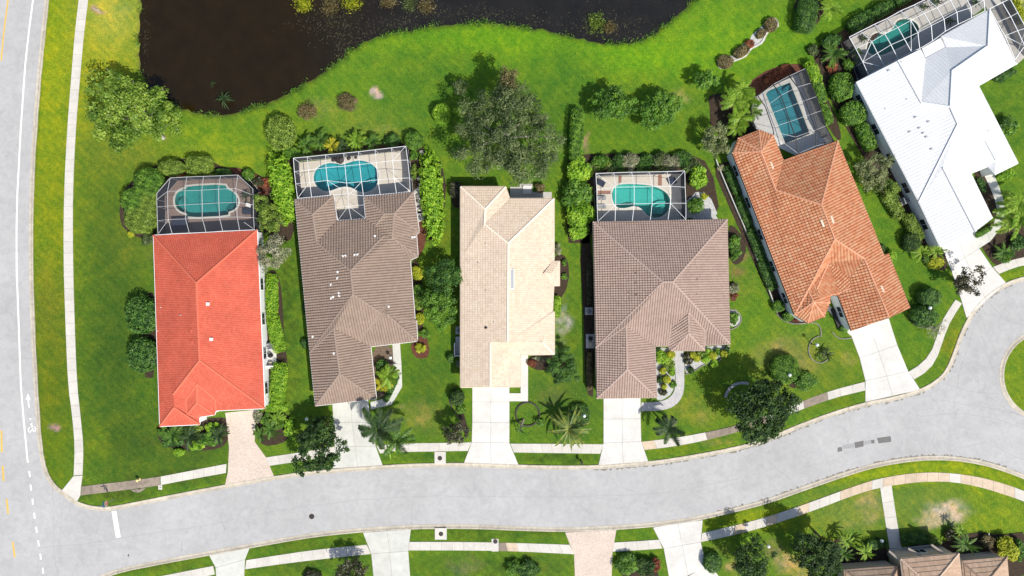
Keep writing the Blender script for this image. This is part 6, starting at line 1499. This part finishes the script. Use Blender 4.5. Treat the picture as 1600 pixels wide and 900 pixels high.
shrub('mottled shrub strip east of the two lobed pool', 647, 268, 6, 16, .9, 'lf_olive', 'loose', leaf=.22); shrub('rounded dark green shrub against the west wall of the red roof, upper', 220, 492, 24, 29, 2.4, 'lf_deep', 'ball', leaf=.3)
shrub('rounded dark green shrub against the west wall of the red roof, lower', 222, 555, 23, 26, 2.2, 'lf_deep', 'ball', leaf=.3); shrub('variegated low shrub at the north west corner of the red roof', 229, 374, 10, 10, .9, 'lf_grey', 'loose', leaf=.24)
shrub('tiny yellow bush beside a stone north west of the red roof', 204, 366, 4.5, 5, .6, 'lf_yellow', leaf=.18); shrub('red brown shrub behind the light hedge of the oval pool', 279, 270, 13, 6, 1.0, 'lf_red', 'loose', leaf=.24)
shrub('small green shrub north east of the oval pool', 348, 269, 12, 6, .9, 'lf_deep', 'ball', leaf=.2); shrub('small bright shrub at the clipped corner of the oval pool enclosure', 387, 273, 9, 9, 1.0, 'lf_mid', 'ball', leaf=.2)
shrub('rust coloured groundcover between oval pool and bright hedge', 415, 284, 9, 6, .6, 'lf_red', 'loose', leaf=.2); shrub('purple brown shrub on the mulch beside the clipped corner', 402, 284, 10, 8, .8, 'lf_purple', 'loose', leaf=.22)
shrub('yellow variegated round shrub at the north east eave of the taupe brown roof', 650.5, 428, 9, 11, 1.3, 'lf_yellow', 'loose', leaf=.24, dens=1.5); shrub('green oval shrub below the yellow one at the taupe brown roof', 654, 455, 8, 11, 1.4, 'lf_mid', leaf=.18)
shrub('olive oval shrub third down the taupe brown east wall', 653.5, 473, 8, 11, 1.4, 'lf_olive', leaf=.18); shrub('small orange yellow shrub fourth down the taupe brown east wall', 656, 498, 6, 9, 1.1, 'lf_yellow', leaf=.18)
shrub('pale yellow green round shrub on red mulch by the taupe front walk', 656.5, 544, 8.5, 7.5, 1.0, 'lf_yellow', 'loose', leaf=.2, dens=1.5); shrub('low green shrub above the pale round one', 664, 521, 8, 7, .8, 'lf_mid', 'loose', leaf=.2)
shrub('dark green round shrub near the white bin screen', 704.5, 560, 6, 7, 1.0, 'lf_deep', leaf=.18); shrub('pale spotted shrub under the cream west eave', 716, 568, 3.5, 8, .7, 'lf_silver', 'loose', leaf=.2)
shrub('small green shrub on the taupe west wall, upper', 476, 481, 5, 10, .9, 'lf_deep', 'loose', leaf=.2); shrub('small green shrub on the taupe west wall, lower', 474, 536, 6, 9, .9, 'lf_deep', 'loose', leaf=.2)
shrub('dark green round shrub in the crescent bed beside the taupe garage', 596, 572, 9, 10, 1.2, 'lf_deep', leaf=.2); shrub('bright yellow fringed shrub at the end of the crescent bed', 602, 602, 17, 9, .9, 'lf_yellow', 'loose', rot=35, leaf=.22, dens=1.2)
shrub('dark round shrub left of the cream house driveway', 714, 622, 11, 12, 1.8, 'lf_dark', leaf=.24); shrub('green shrub low beside the cream driveway bed', 721, 640, 7, 9, .8, 'lf_mid', 'loose', leaf=.2)
shrub('white flecked shrub at the east wall of the cream roof', 872, 390, 5, 11, 1.0, 'lf_silver', 'loose', leaf=.2); shrub('bright lime clipped shrub under the east eave of the cream roof', 869.5, 479, 6.5, 16, 1.2, 'lf_bright', 'hedge', leaf=.22)
shrub('tiny bush in the brown bed east of the cream bay, upper', 882, 410, 4, 5, .6, 'lf_mid', 'loose', leaf=.2); shrub('tiny bush in the brown bed east of the cream bay, lower', 882, 432, 5, 5, .6, 'lf_mid', 'loose', leaf=.2)
shrub('rust coloured low shrub by the cream house front corner', 832, 568, 9, 6, .6, 'lf_red', 'loose', leaf=.2); shrub('row of pale flowers along the cream house front bed', 846, 560, 18, 4, .5, 'lf_silver', 'loose', leaf=.2)
shrub('dark brown shrub behind the north west corner of the cream roof', 712, 296, 9, 12, 1.4, 'lf_purple', 'hedge', leaf=.2); shrub('golden tipped shrub behind the cream roof patio', 845, 293, 8, 8, 1.2, 'lf_brown', 'loose', leaf=.24)
for i, (x, y, r_, mt) in enumerate([(940,256,15,'lf_mid'),(968,251,13,'lf_deep'),(985,256,11,'lf_silver'),(1008,250,14,'lf_deep'),(1030,252,12,'lf_grey'),(1047,250,12,'lf_silver'),(1066,252,14,'lf_deep'),(1085,256,10,'lf_grey')]):
    shrub(['broad leaved bush first from the left', 'dark bush second from the left', 'pale bush third from the left', 'dark bush fourth from the left', 'greyish bush fifth from the left', 'pale flecked bush sixth from the left', 'dark bush seventh from the left', 'greyish bush last on the right'][i] + ' in the row north of the mint green pool', x, y + (3 if i % 2 else -3), r_ * 1.25, 13, 1.2 + .3 * (i % 3), mt, 'loose', leaf=.5, aspect=.2, rnd=.9)
for i, (x, y, rx, ry) in enumerate([(902,268,20,22),(901,304,24,24),(908,338,22,22),(906,362,15,14)]):
    shrub(['first (northernmost)', 'second', 'third', 'last (southernmost)'][i] + ' bright big leaved clump between cream and gridded roofs', x, y, rx, ry, 2.4, 'lf_bright' if i != 1 else 'lf_mid', 'loose', leaf=.55, dens=1.3, lumps=16, aspect=.4)
shrub('bright yellow green clump right of the mint pool enclosure', 1092, 276, 16, 20, 2.2, 'lf_bright', 'loose', leaf=.5, dens=1.3, lumps=16, aspect=.4); shrub('green strappy clump on white gravel below it', 1087, 320, 13, 13, 1.4, 'lf_mid', 'loose', leaf=.45, aspect=.25)
shrub('yellow flowered small bush on the gravel path', 1101, 307, 6, 5, .7, 'lf_yellow', 'loose', leaf=.2)
shrub('variegated light bush on the east wall of the gridded roof', 1147, 450, 9, 9, 1.0, 'lf_silver', 'loose', leaf=.34, aspect=.35); shrub('small orange flowers under the variegated bush', 1148, 462, 7, 3, .4, 'lf_red', 'loose', leaf=.16)
shrub('green bush inside the stone semicircle east of the gridded roof', 1148, 497, 8, 11, .9, 'lf_mid', 'loose', leaf=.26)
# flower bed of the gridded roof house
for i, (x, y, r_) in enumerate([(1049,554,6),(1036,579.5,5),(1042,593,6),(1038,604,4),(1089,560,5.5),(1114,556,6),(1131,553,5.5),(1083,600-45,5)]):
    shrub(['upper left round yellow shrub against the entry eave', 'yellow tuft half way down beside the white paved walk', 'round yellow shrub lower down beside the white paved walk', 'lowest round yellow shrub left of the white paved walk', 'round yellow shrub just right of the white paved walk', 'middle round yellow shrub right of the walk', 'rightmost round yellow shrub at the south east corner of the gridded roof', 'yellow tuft nearest the entry on the right side'][i], x, y, r_, r_, .8, 'lf_yellow', 'ball', leaf=.16, dens=1.2)
for i, (x, y, rx, ry, mt) in enumerate([(1036,560,10,10,'lf_bright'),(1045,571,8,8,'lf_olive'),(1031,594,5,5,'lf_dark'),(1050,580,5,8,'lf_bright'),(1036,620-7,6,5,'lf_purple'),(1052,601,4,5,'lf_mid'),(1105,556,9,9,'lf_bright'),(1097,552,8,6,'lf_olive'),(1075,560,6,10,'lf_purple'),(1122,551,7,5,'lf_mid'),(1080,578,5,5,'lf_dark'),(1117,568,6,5,'lf_bright'),(1027,545,4,5,'lf_dark'),(1136,546,4,5,'lf_dark')]):
    shrub('leafy flower bed plant among the yellow shrubs by the white paved walk', x, y, rx * 1.25, ry * 1.25, .7, mt, 'loose', leaf=.3, lumps=8)
shrub('rust red groundcover along the north edge of the rectangular pool', 1215, 114, 30, 9, .6, 'lf_red', 'loose', rot=25, leaf=.22)
shrub('brown shrub first (lower left) in the wavy bed on the lawn', 1134, 96, 12, 10, .9, 'lf_brown', leaf=.2); shrub('brown shrub second in the wavy bed on the lawn', 1159, 80, 13, 8, .9, 'lf_brown', rot=30, leaf=.2); shrub('orange brown shrub third in the wavy bed on the lawn', 1172, 68, 7, 6, .7, 'lf_red', leaf=.2)
shrub('brown shrub fourth in the wavy bed on the lawn', 1190, 52, 8, 6, .8, 'lf_brown', rot=40, leaf=.2); shrub('brown shrub last (upper right) in the wavy bed on the lawn', 1205, 38, 10, 11, .9, 'lf_brown', leaf=.2)
shrub('small bush under the silver tree at the terracotta wall', 1128, 262, 8, 5, .8, 'lf_silver', 'loose', leaf=.26); shrub('round green shrub at the south west corner of the terracotta wall, left', 1217, 478, 9, 9, 1.1, 'lf_mid', leaf=.18)
shrub('round green shrub at the south west corner of the terracotta wall, right', 1231, 495, 8, 7, 1.0, 'lf_mid', leaf=.18); shrub('rusty small shrub under the octagonal porch', 1245, 500, 7, 4, .5, 'lf_red', 'loose', leaf=.18)
shrub('small trimmed bush at the end of the walk by the terracotta garage', 1319, 514, 7, 5, .7, 'lf_mid', leaf=.16); shrub('light green shrub on the east side of the terracotta roof', 1394, 401, 7, 10, 1.3, 'lf_bright', leaf=.22); shrub('dark low shrub above it on the east side of the terracotta roof', 1378, 388, 5, 7, .8, 'lf_dark', leaf=.2)
shrub('dark round shrub, upper of the pair near the kerb bulb', 1454, 465, 17, 14, 2.0, 'lf_deep', leaf=.26); shrub('dark round shrub, lower of the pair near the kerb bulb', 1446, 494, 19, 16, 2.0, 'lf_deep', leaf=.26)
shrub('dark shrub in shade beside the white garage hedge', 1425, 378, 13, 15, 1.6, 'lf_dark', leaf=.24); shrub('yellow lime mound beside the white house driveway', 1463, 411, 12, 9, 1.4, 'lf_yellow', 'ball', leaf=.2)
shrub('orange tufted bush beside the screened corner of the white house', 1301, 106, 11, 8, .9, 'lf_red', 'loose', leaf=.3); shrub('flowering white dotted shrub at the bed tip', 1272, 78, 9, 9, 1.0, 'lf_grey', 'loose', leaf=.22); shrub('dark green glossy shrub above the cycad', 1302, 62, 16, 13, 1.6, 'lf_deep', 'loose', leaf=.3)
shrub('bright shrub between the cycad and the white enclosure', 1328, 100, 10, 10, 1.4, 'lf_mid', 'loose', leaf=.26); shrub('bright yellow hedge at the top right corner', 1594, 14, 9, 22, 1.8, 'lf_yellow', 'hedge', rot=25, leaf=.24)
shrub('feathery dark shrub under the east gable of the white roof', 1572, 116, 22, 9, 1.4, 'lf_deep', 'loose', rot=25, leaf=.34, aspect=.25)
shrub('yellow green shrub under the porch corner of the white roof', 1575, 272, 15, 9, 1.4, 'lf_bright', 'loose', rot=15, leaf=.34); shrub('green leafy shrub on the lawn right of the white roof', 1578, 197, 19, 17, 1.5, 'lf_mid', 'loose', leaf=.5, aspect=.35)
shrub('shaded shrub in the narrow court beside the white garage', 1536, 290, 6, 16, .8, 'lf_deep', 'loose', rot=25, leaf=.24); shrub('green shrub beside the pavement right of the white house driveway', 1572, 398, 14, 12, 1.2, 'lf_mid', 'loose', leaf=.4, aspect=.25)
shrub('dark foliage filling the bed at the right edge', 1594, 380, 14, 12, 1.4, 'lf_deep', 'loose', leaf=.34)
shrub('round green shrub left of the large bottom tree', 1114, 880, 14, 15, 1.4, 'lf_deep', leaf=.22); shrub('bright shrub at the top of the large bottom tree', 1168, 842, 11, 8, 1.4, 'lf_bright', 'loose', leaf=.26)
shrub('mixed green shrub in the bed between the south driveways, left', 981, 882, 22, 16, 1.4, 'lf_mid', 'loose', leaf=.28); shrub('mixed green shrub in the bed between the south driveways, right', 1008, 888, 18, 14, 1.5, 'lf_dark', 'loose', leaf=.28); shrub('red leaved shrub between the south driveways', 1025, 882, 8, 11, 1.2, 'lf_red', 'loose', leaf=.26)
shrub('bright green shrub at the bottom edge below the south pavement, left', 802, 888, 12, 12, 1.2, 'lf_mid', 'loose', leaf=.26); shrub('dark green shrub at the bottom edge below the south pavement, right', 826, 892, 22, 14, 1.3, 'lf_deep', 'loose', leaf=.28)
shrub('purple shrub at the bottom edge under the dusky tree', 488, 900, 18, 9, 1.0, 'lf_purple', 'loose', leaf=.24)
shrub('bright yellow shrub right of the tan house', 1578, 860, 17, 19, 2.2, 'lf_yellow', 'loose', leaf=.3, dens=1.4); shrub('green shrub right of the bright yellow one', 1596, 862, 8, 22, 1.6, 'lf_mid', 'loose', leaf=.28)
shrub('dark red shrub north of the tan house', 1487, 836, 12, 9, 1.1, 'lf_purple', 'loose', leaf=.26); shrub('brown shrub beside the white post north of the tan house', 1545, 846, 12, 11, 1.0, 'lf_brown', 'loose', leaf=.26); shrub('spotted shrub at the porch corner of the tan house', 1460, 845, 12, 8, 1.0, 'lf_olive', 'loose', leaf=.26)
shrub('low shrub mass in front of the red roofed house, right', 325, 688, 26, 12, 1.1, 'lf_mid', 'loose', leaf=.3); shrub('small leafy shrub under the notch of the red roof front', 300, 672, 16, 9, 1.2, 'lf_olive', 'loose', leaf=.3); shrub('green shrub at the west end of the bed before the red roof', 255, 676, 11, 10, 1.0, 'lf_mid', 'loose', leaf=.3); shrub('lighter shrub in the middle of the bed before the red roof', 305, 697, 15, 9, .9, 'lf_bright', 'loose', leaf=.28); shrub('low lime shrub in front of the red roofed house', 279, 707, 8, 6, .8, 'lf_bright', 'ball', leaf=.2); shrub('low dark shrub mass in front of the red roofed house, left', 268, 688, 18, 14, 1.1, 'lf_deep', 'loose', leaf=.3); shrub('bright creeping shrub near the paved drive', 333, 668, 14, 8, .9, 'lf_bright', 'loose', leaf=.26)
shrub('lime leafed hedge curve right of the paver drive', 450, 668, 8, 18, 1.2, 'lf_bright', 'loose', rot=-10, leaf=.26); shrub('pale pinkish shrub at the edge of the paver drive', 402, 652, 7, 9, .9, 'lf_silver', 'loose', leaf=.26); shrub('green fill shrub right of the paver drive', 427, 656, 22, 12, 1.0, 'lf_mid', 'loose', leaf=.26)
shrub('tiny tan bush on the lawn beside the cream driveway ring', 845, 660, 6, 6, .6, 'lf_mid', 'loose', leaf=.26)
# ---- palms and cycads
PG = 'palms and cycads in the gardens'
def pl(label, *a, **k): return palm(label, *a, group=PG, **k)
pl('tall dark feather palm over the taupe driveway edge, left of the pair', 590, 672, 37, 6.0, 11, 'feather', 'frond_dark', .20, base=(600,662), tilt=(-.1, .5)); pl('tall dark feather palm beside it, right of the pair', 619, 689, 31, 5.4, 10, 'feather', 'frond', .20, base=(622,678), tilt=(-.1, .5))
pl('slim bright green king palm spear below the pair of dark palms', 610, 706, 15, 3.6, 6, 'strap', 'frond_bright', .09)
pl('large striped yucca like rosette beside the pavement', 889, 671, 38, 3.0, 26, 'strap', 'strap', .05, name='yucca', cat='yucca', tilt=(-.2, .3)); pl('dark feather palm leaning over the pavement by the white paved walk', 1045, 669, 27, 3.8, 12, 'feather', 'frond_dark', .2)
for i, (x, y, r_, mt) in enumerate([(478,227,19,'frond'),(500,219,18,'frond'),(518,228,15,'frond_yellow'),(534,229,14,'frond_dark'),(556,219,18,'frond_bright'),(580,223,17,'frond')]):
    pl(['leftmost green', 'second green', 'golden yellow', 'small dark green', 'bright green', 'rightmost green'][i] + ' cycad in the row behind the white framed enclosure', x, y, r_, 1.7, 18, 'feather', mt, .14, name='cycad', cat='cycad', trunk=True)
for i, (x, y, r_) in enumerate([(952,262,12),(998,262,11),(1038,263,11),(1076,262,12),(926,262,12)]):
    pl(['second', 'third', 'fourth', 'rightmost', 'leftmost'][i] + ' spiky agave tucked into the bush row north of the mint green pool', x, y, r_, .9, 13, 'strap', 'frond' if i % 2 else 'strap', .07, name='agave', cat='agave')
for i, (x, y, r_, mt) in enumerate([(270,680,20,'frond'),(296,682,22,'frond_dark'),(342,680,18,'frond_dark'),(423,671,20,'frond'),(433,655,14,'frond_bright'),(407,680,14,'frond')]):
    pl(['left dark cycad in front of the red roofed house', 'larger dark cycad in front of the red roofed house', 'dark cycad beside the paved drive of the red roofed house', 'large cycad right of the paved drive', 'bright cycad behind it right of the paved drive', 'low cycad at the edge of the paved drive'][i], x, y, r_, 1.3, 18, 'feather', mt, .14, name='cycad', cat='cycad')
pl('spiky cycad in the bed west of the white enclosure', 1303, 84, 20, 1.6, 20, 'feather', 'frond', .13, name='cycad', cat='cycad'); pl('light palm at the top edge right of the dark oval hedge', 1298, 14, 20, 2.4, 14, 'feather', 'frond_bright', .16)
for i, (x, y, r_, h_) in enumerate([(1160,140,20,3.2),(1148,160,22,3.4),(1170,158,20,3.0),(1158,185,20,2.8),(1150,200,16,2.4),(1178,175,14,2.6)]):
    pl(['topmost palm', 'left palm', 'palm touching the enclosure', 'lower palm', 'lowest palm', 'small right palm'][i] + ' of the bright cluster left of the rectangular pool', x, y, r_, h_, 12, 'feather', 'frond_bright', .22)
pl('large yellow green feather palm at the right edge, upper', 1592, 322, 34, 4.0, 12, 'feather', 'frond_bright', .16); pl('large yellow green feather palm at the right edge, lower', 1594, 345, 34, 3.4, 12, 'feather', 'frond_bright', .16)
pl('green cycad by the pavement at the right edge', 1568, 395, 16, 1.2, 14, 'feather', 'frond', .14, name='cycad', cat='cycad')
pl('bright feather palm in the crescent bed of the taupe brown house', 606, 588, 21, 2.2, 15, 'feather', 'frond_bright', .2); pl('small yellow green palm low in the crescent bed', 596, 600, 13, 1.3, 10, 'feather', 'frond_yellow', .2)
pl('small cycad in the stone ringed bed before the terracotta house', 1291, 553, 13, .8, 14, 'feather', 'frond_dark', .1, name='cycad', cat='cycad'); pl('agave in the stone ringed bed', 1280, 560, 8, .5, 10, 'strap', 'frond', .06, name='agave', cat='agave')
for i, (x, y, r_, mt) in enumerate([(1323,846,15,'frond_bright'),(1318,865,16,'frond'),(1352,863,16,'frond_bright'),(1509,850,20,'frond'),(1500,828,10,'frond_bright')]):
    pl(['upper bright palm in the bed left of the tan house', 'middle palm in the bed left of the tan house', 'bright spiky palm closest to the tan house porch', 'broad green palm right of the tan house porch', 'small bright palm above it'][i], x, y, r_, 2.0, 15, 'feather', mt, .12)
pl('potted palm like plant at the east end of the oval pool', 384, 306, 9, .9, 12, 'feather', 'frond_dark', .14, name='potted_plant', cat='potted plant'); pl('potted plant in the west corner of the long white enclosure', 1338, 82, 12, .9, 12, 'feather', 'frond', .14, name='potted_plant', cat='potted plant')
for i, (x, y, r_) in enumerate([(1445,10,7),(1464,3,8),(1484,32,9),(1524,4,8),(1350,60,8)]):
    pl(['first', 'second', 'third', 'fourth', 'fifth'][i] + ' small potted plant, counted ' + ['from the pool along the enclosure', 'from the pool along the enclosure', 'along the enclosure, against the white roof', 'along the enclosure, far right', 'beside the west tip of the dark green pool'][i], x, y, r_, .6, 10, 'feather', 'frond_dark', .16, name='potted_plant', cat='potted plant')
pl('yellow green spiky clump at the white driveway bed', 1440, 395, 17, 1.5, 16, 'feather', 'frond_bright', .12, name='cycad', cat='cycad'); pl('second spiky clump nearer the white driveway', 1462, 393, 15, 1.5, 14, 'feather', 'frond_bright', .12, name='cycad', cat='cycad')
pl('star shaped reed rosette standing in the pond near its south bank', 349, 155, 17, .3, 22, 'strap', 'frond_dark', .03, name='reed_rosette', cat='reeds', trunk=False); pl('faint submerged reed rosette farther out in the pond', 332, 131, 7, .1, 12, 'strap', 'frond_dark', .03, name='reed_rosette', cat='reeds', trunk=False)
pl('small bare sapling with a few leaves in the dark tree ring', 812, 672, 9, 1.6, 7, 'feather', 'frond', .2, name='sapling', cat='sapling', base=(818,655)); pl('second tuft at the edge of the dark tree ring', 840, 660, 8, .8, 8, 'strap', 'frond', .08, name='agave', cat='agave')
pl('small palm by the driveway edge of the terracotta bed', 1449, 450-44, 9, 1.0, 10, 'feather', 'frond', .14, name='cycad', cat='cycad')
# ---- reeds and floating weed in the pond, shore tufts
def tufts(name, pts, mat, size, asp=.12, z=(0, .3), col=None, flat=False):
    P = np.array(pts); n = len(P); nn = rng.normal(size=(n, 3)) * (.25 if flat else 1.0); nn[:, 2] = np.abs(nn[:, 2]) + (1.0 if flat else .1)
    P3 = np.stack([P[:, 0], P[:, 1], rng.uniform(z[0], z[1], n)], -1); mb = MB(); mb.quads(leaf_quads(P3, nn, size, asp), rng.uniform(0, 1, n)); o = mb.obj(name, M[mat]); tag(o, kind='stuff'); return o
def scatter(cx, cy, rx, ry, n): a = rng.normal(size=(n, 2)) * .45; return [(((cx + x * rx) - 800) / 10, (450 - (cy + y * ry)) / 10) for x, y in a]
for i, (x, y, rx, ry, mt, h) in enumerate([(474,6,13,13,'lf_yellow',.9),(550,4,18,14,'lf_yellow',.9),(515,10,13,14,'lf_brown',.5),(606,3,13,9,'lf_brown',.7),(640,6,10,12,'lf_grey',.5),(932,36,16,18,'lf_olive',.7),(952,43,10,9,'lf_brown',.5),(665,10,16,12,'lf_brown',.3)]):
    b = MB(); A = np.array(scatter(x, y, rx, ry, 700)); P3 = np.stack([A[:, 0], A[:, 1], rng.uniform(-.3, h * .7, len(A))], -1); nn = rng.normal(size=P3.shape); nn[:, 2] = np.abs(nn[:, 2]) * .7
    b.quads(leaf_quads(P3, nn, .5, .14), rng.uniform(0, 1, len(A))); c0 = W(x, y); o = b.obj('reed_clump', M[mt], None, off=(c0.x, c0.y, 0))
    tag(o, ['bright yellow green reed clump at the top edge of the pond, left', 'larger yellow green reed clump at the top edge of the pond', 'dry brown reeds between the two yellow green clumps', 'dry pinkish brown reeds at the top edge, right of the clumps', 'grey green reeds at the top edge of the pond', 'olive reed island in the right arm of the pond', 'tan dry reeds beside the olive reed island', 'thin brown reeds near the top edge of the pond'][i], 'reeds', 'reed clumps in the pond')
pts = []
for (x, y, rx, ry, n) in [(560,60,60,50,420),(620,40,60,25,300),(535,85,18,45,240),(520,30,40,30,300),(700,20,60,16,160),(760,22,60,16,160),(840,30,60,20,140),(930,40,50,24,220),(980,40,50,20,140),(225,60,8,70,90),(480,30,40,30,140),(1000,60,30,12,90)]: pts += scatter(x, y, rx, ry, n)
pa = np.array(pts); keep = dist_poly(pa[:, 0], pa[:, 1], pond_w) < -.4
tufts('water_weed', pa[keep], 'lf_weed', .24, .3, (-.315, -.28), flat=True)
bp = resample(pond_w + [pond_w[0]], .12); sh = []
for p in bp:
    if abs(p.x) < 84 and p.y < 47:
        for _ in range(int(3 + 3 * math.sin(p.x * .9) + 3 * math.sin(p.y * 1.3 + p.x * .4))): sh.append((p.x + rng.normal() * .3, p.y + rng.normal() * .3))
tufts('shore_grass', sh, 'lf_mid', .5, .16, (-.2, .2))
# fallen branch, white posts
c0 = W(152, 16); b = MB(); b.tube([(c0.x - .6, c0.y + .3, .08), (c0.x, c0.y, .12), (c0.x + .7, c0.y - .4, .07)], [.1, .08, .03], 6); b.tube([(c0.x, c0.y, .12), (c0.x + .5, c0.y + .1, .1)], [.06, .02], 5); tag(b.obj('fallen_branch', M['wood_pale']), 'pale fallen branch on the sunny grass near the pond', 'branch')
b = MB(); A = W(1543, 834); b.tube([(A.x, A.y + .2, .3), (A.x, A.y - 2.2, .35)], .07, 6); tag(b.obj('downpipe', M['white_paint']), 'white pipe lying in the bed north of the tan house', 'pipe')
# lawn blades: short tufts that give the mown turf its nap near the paving edges
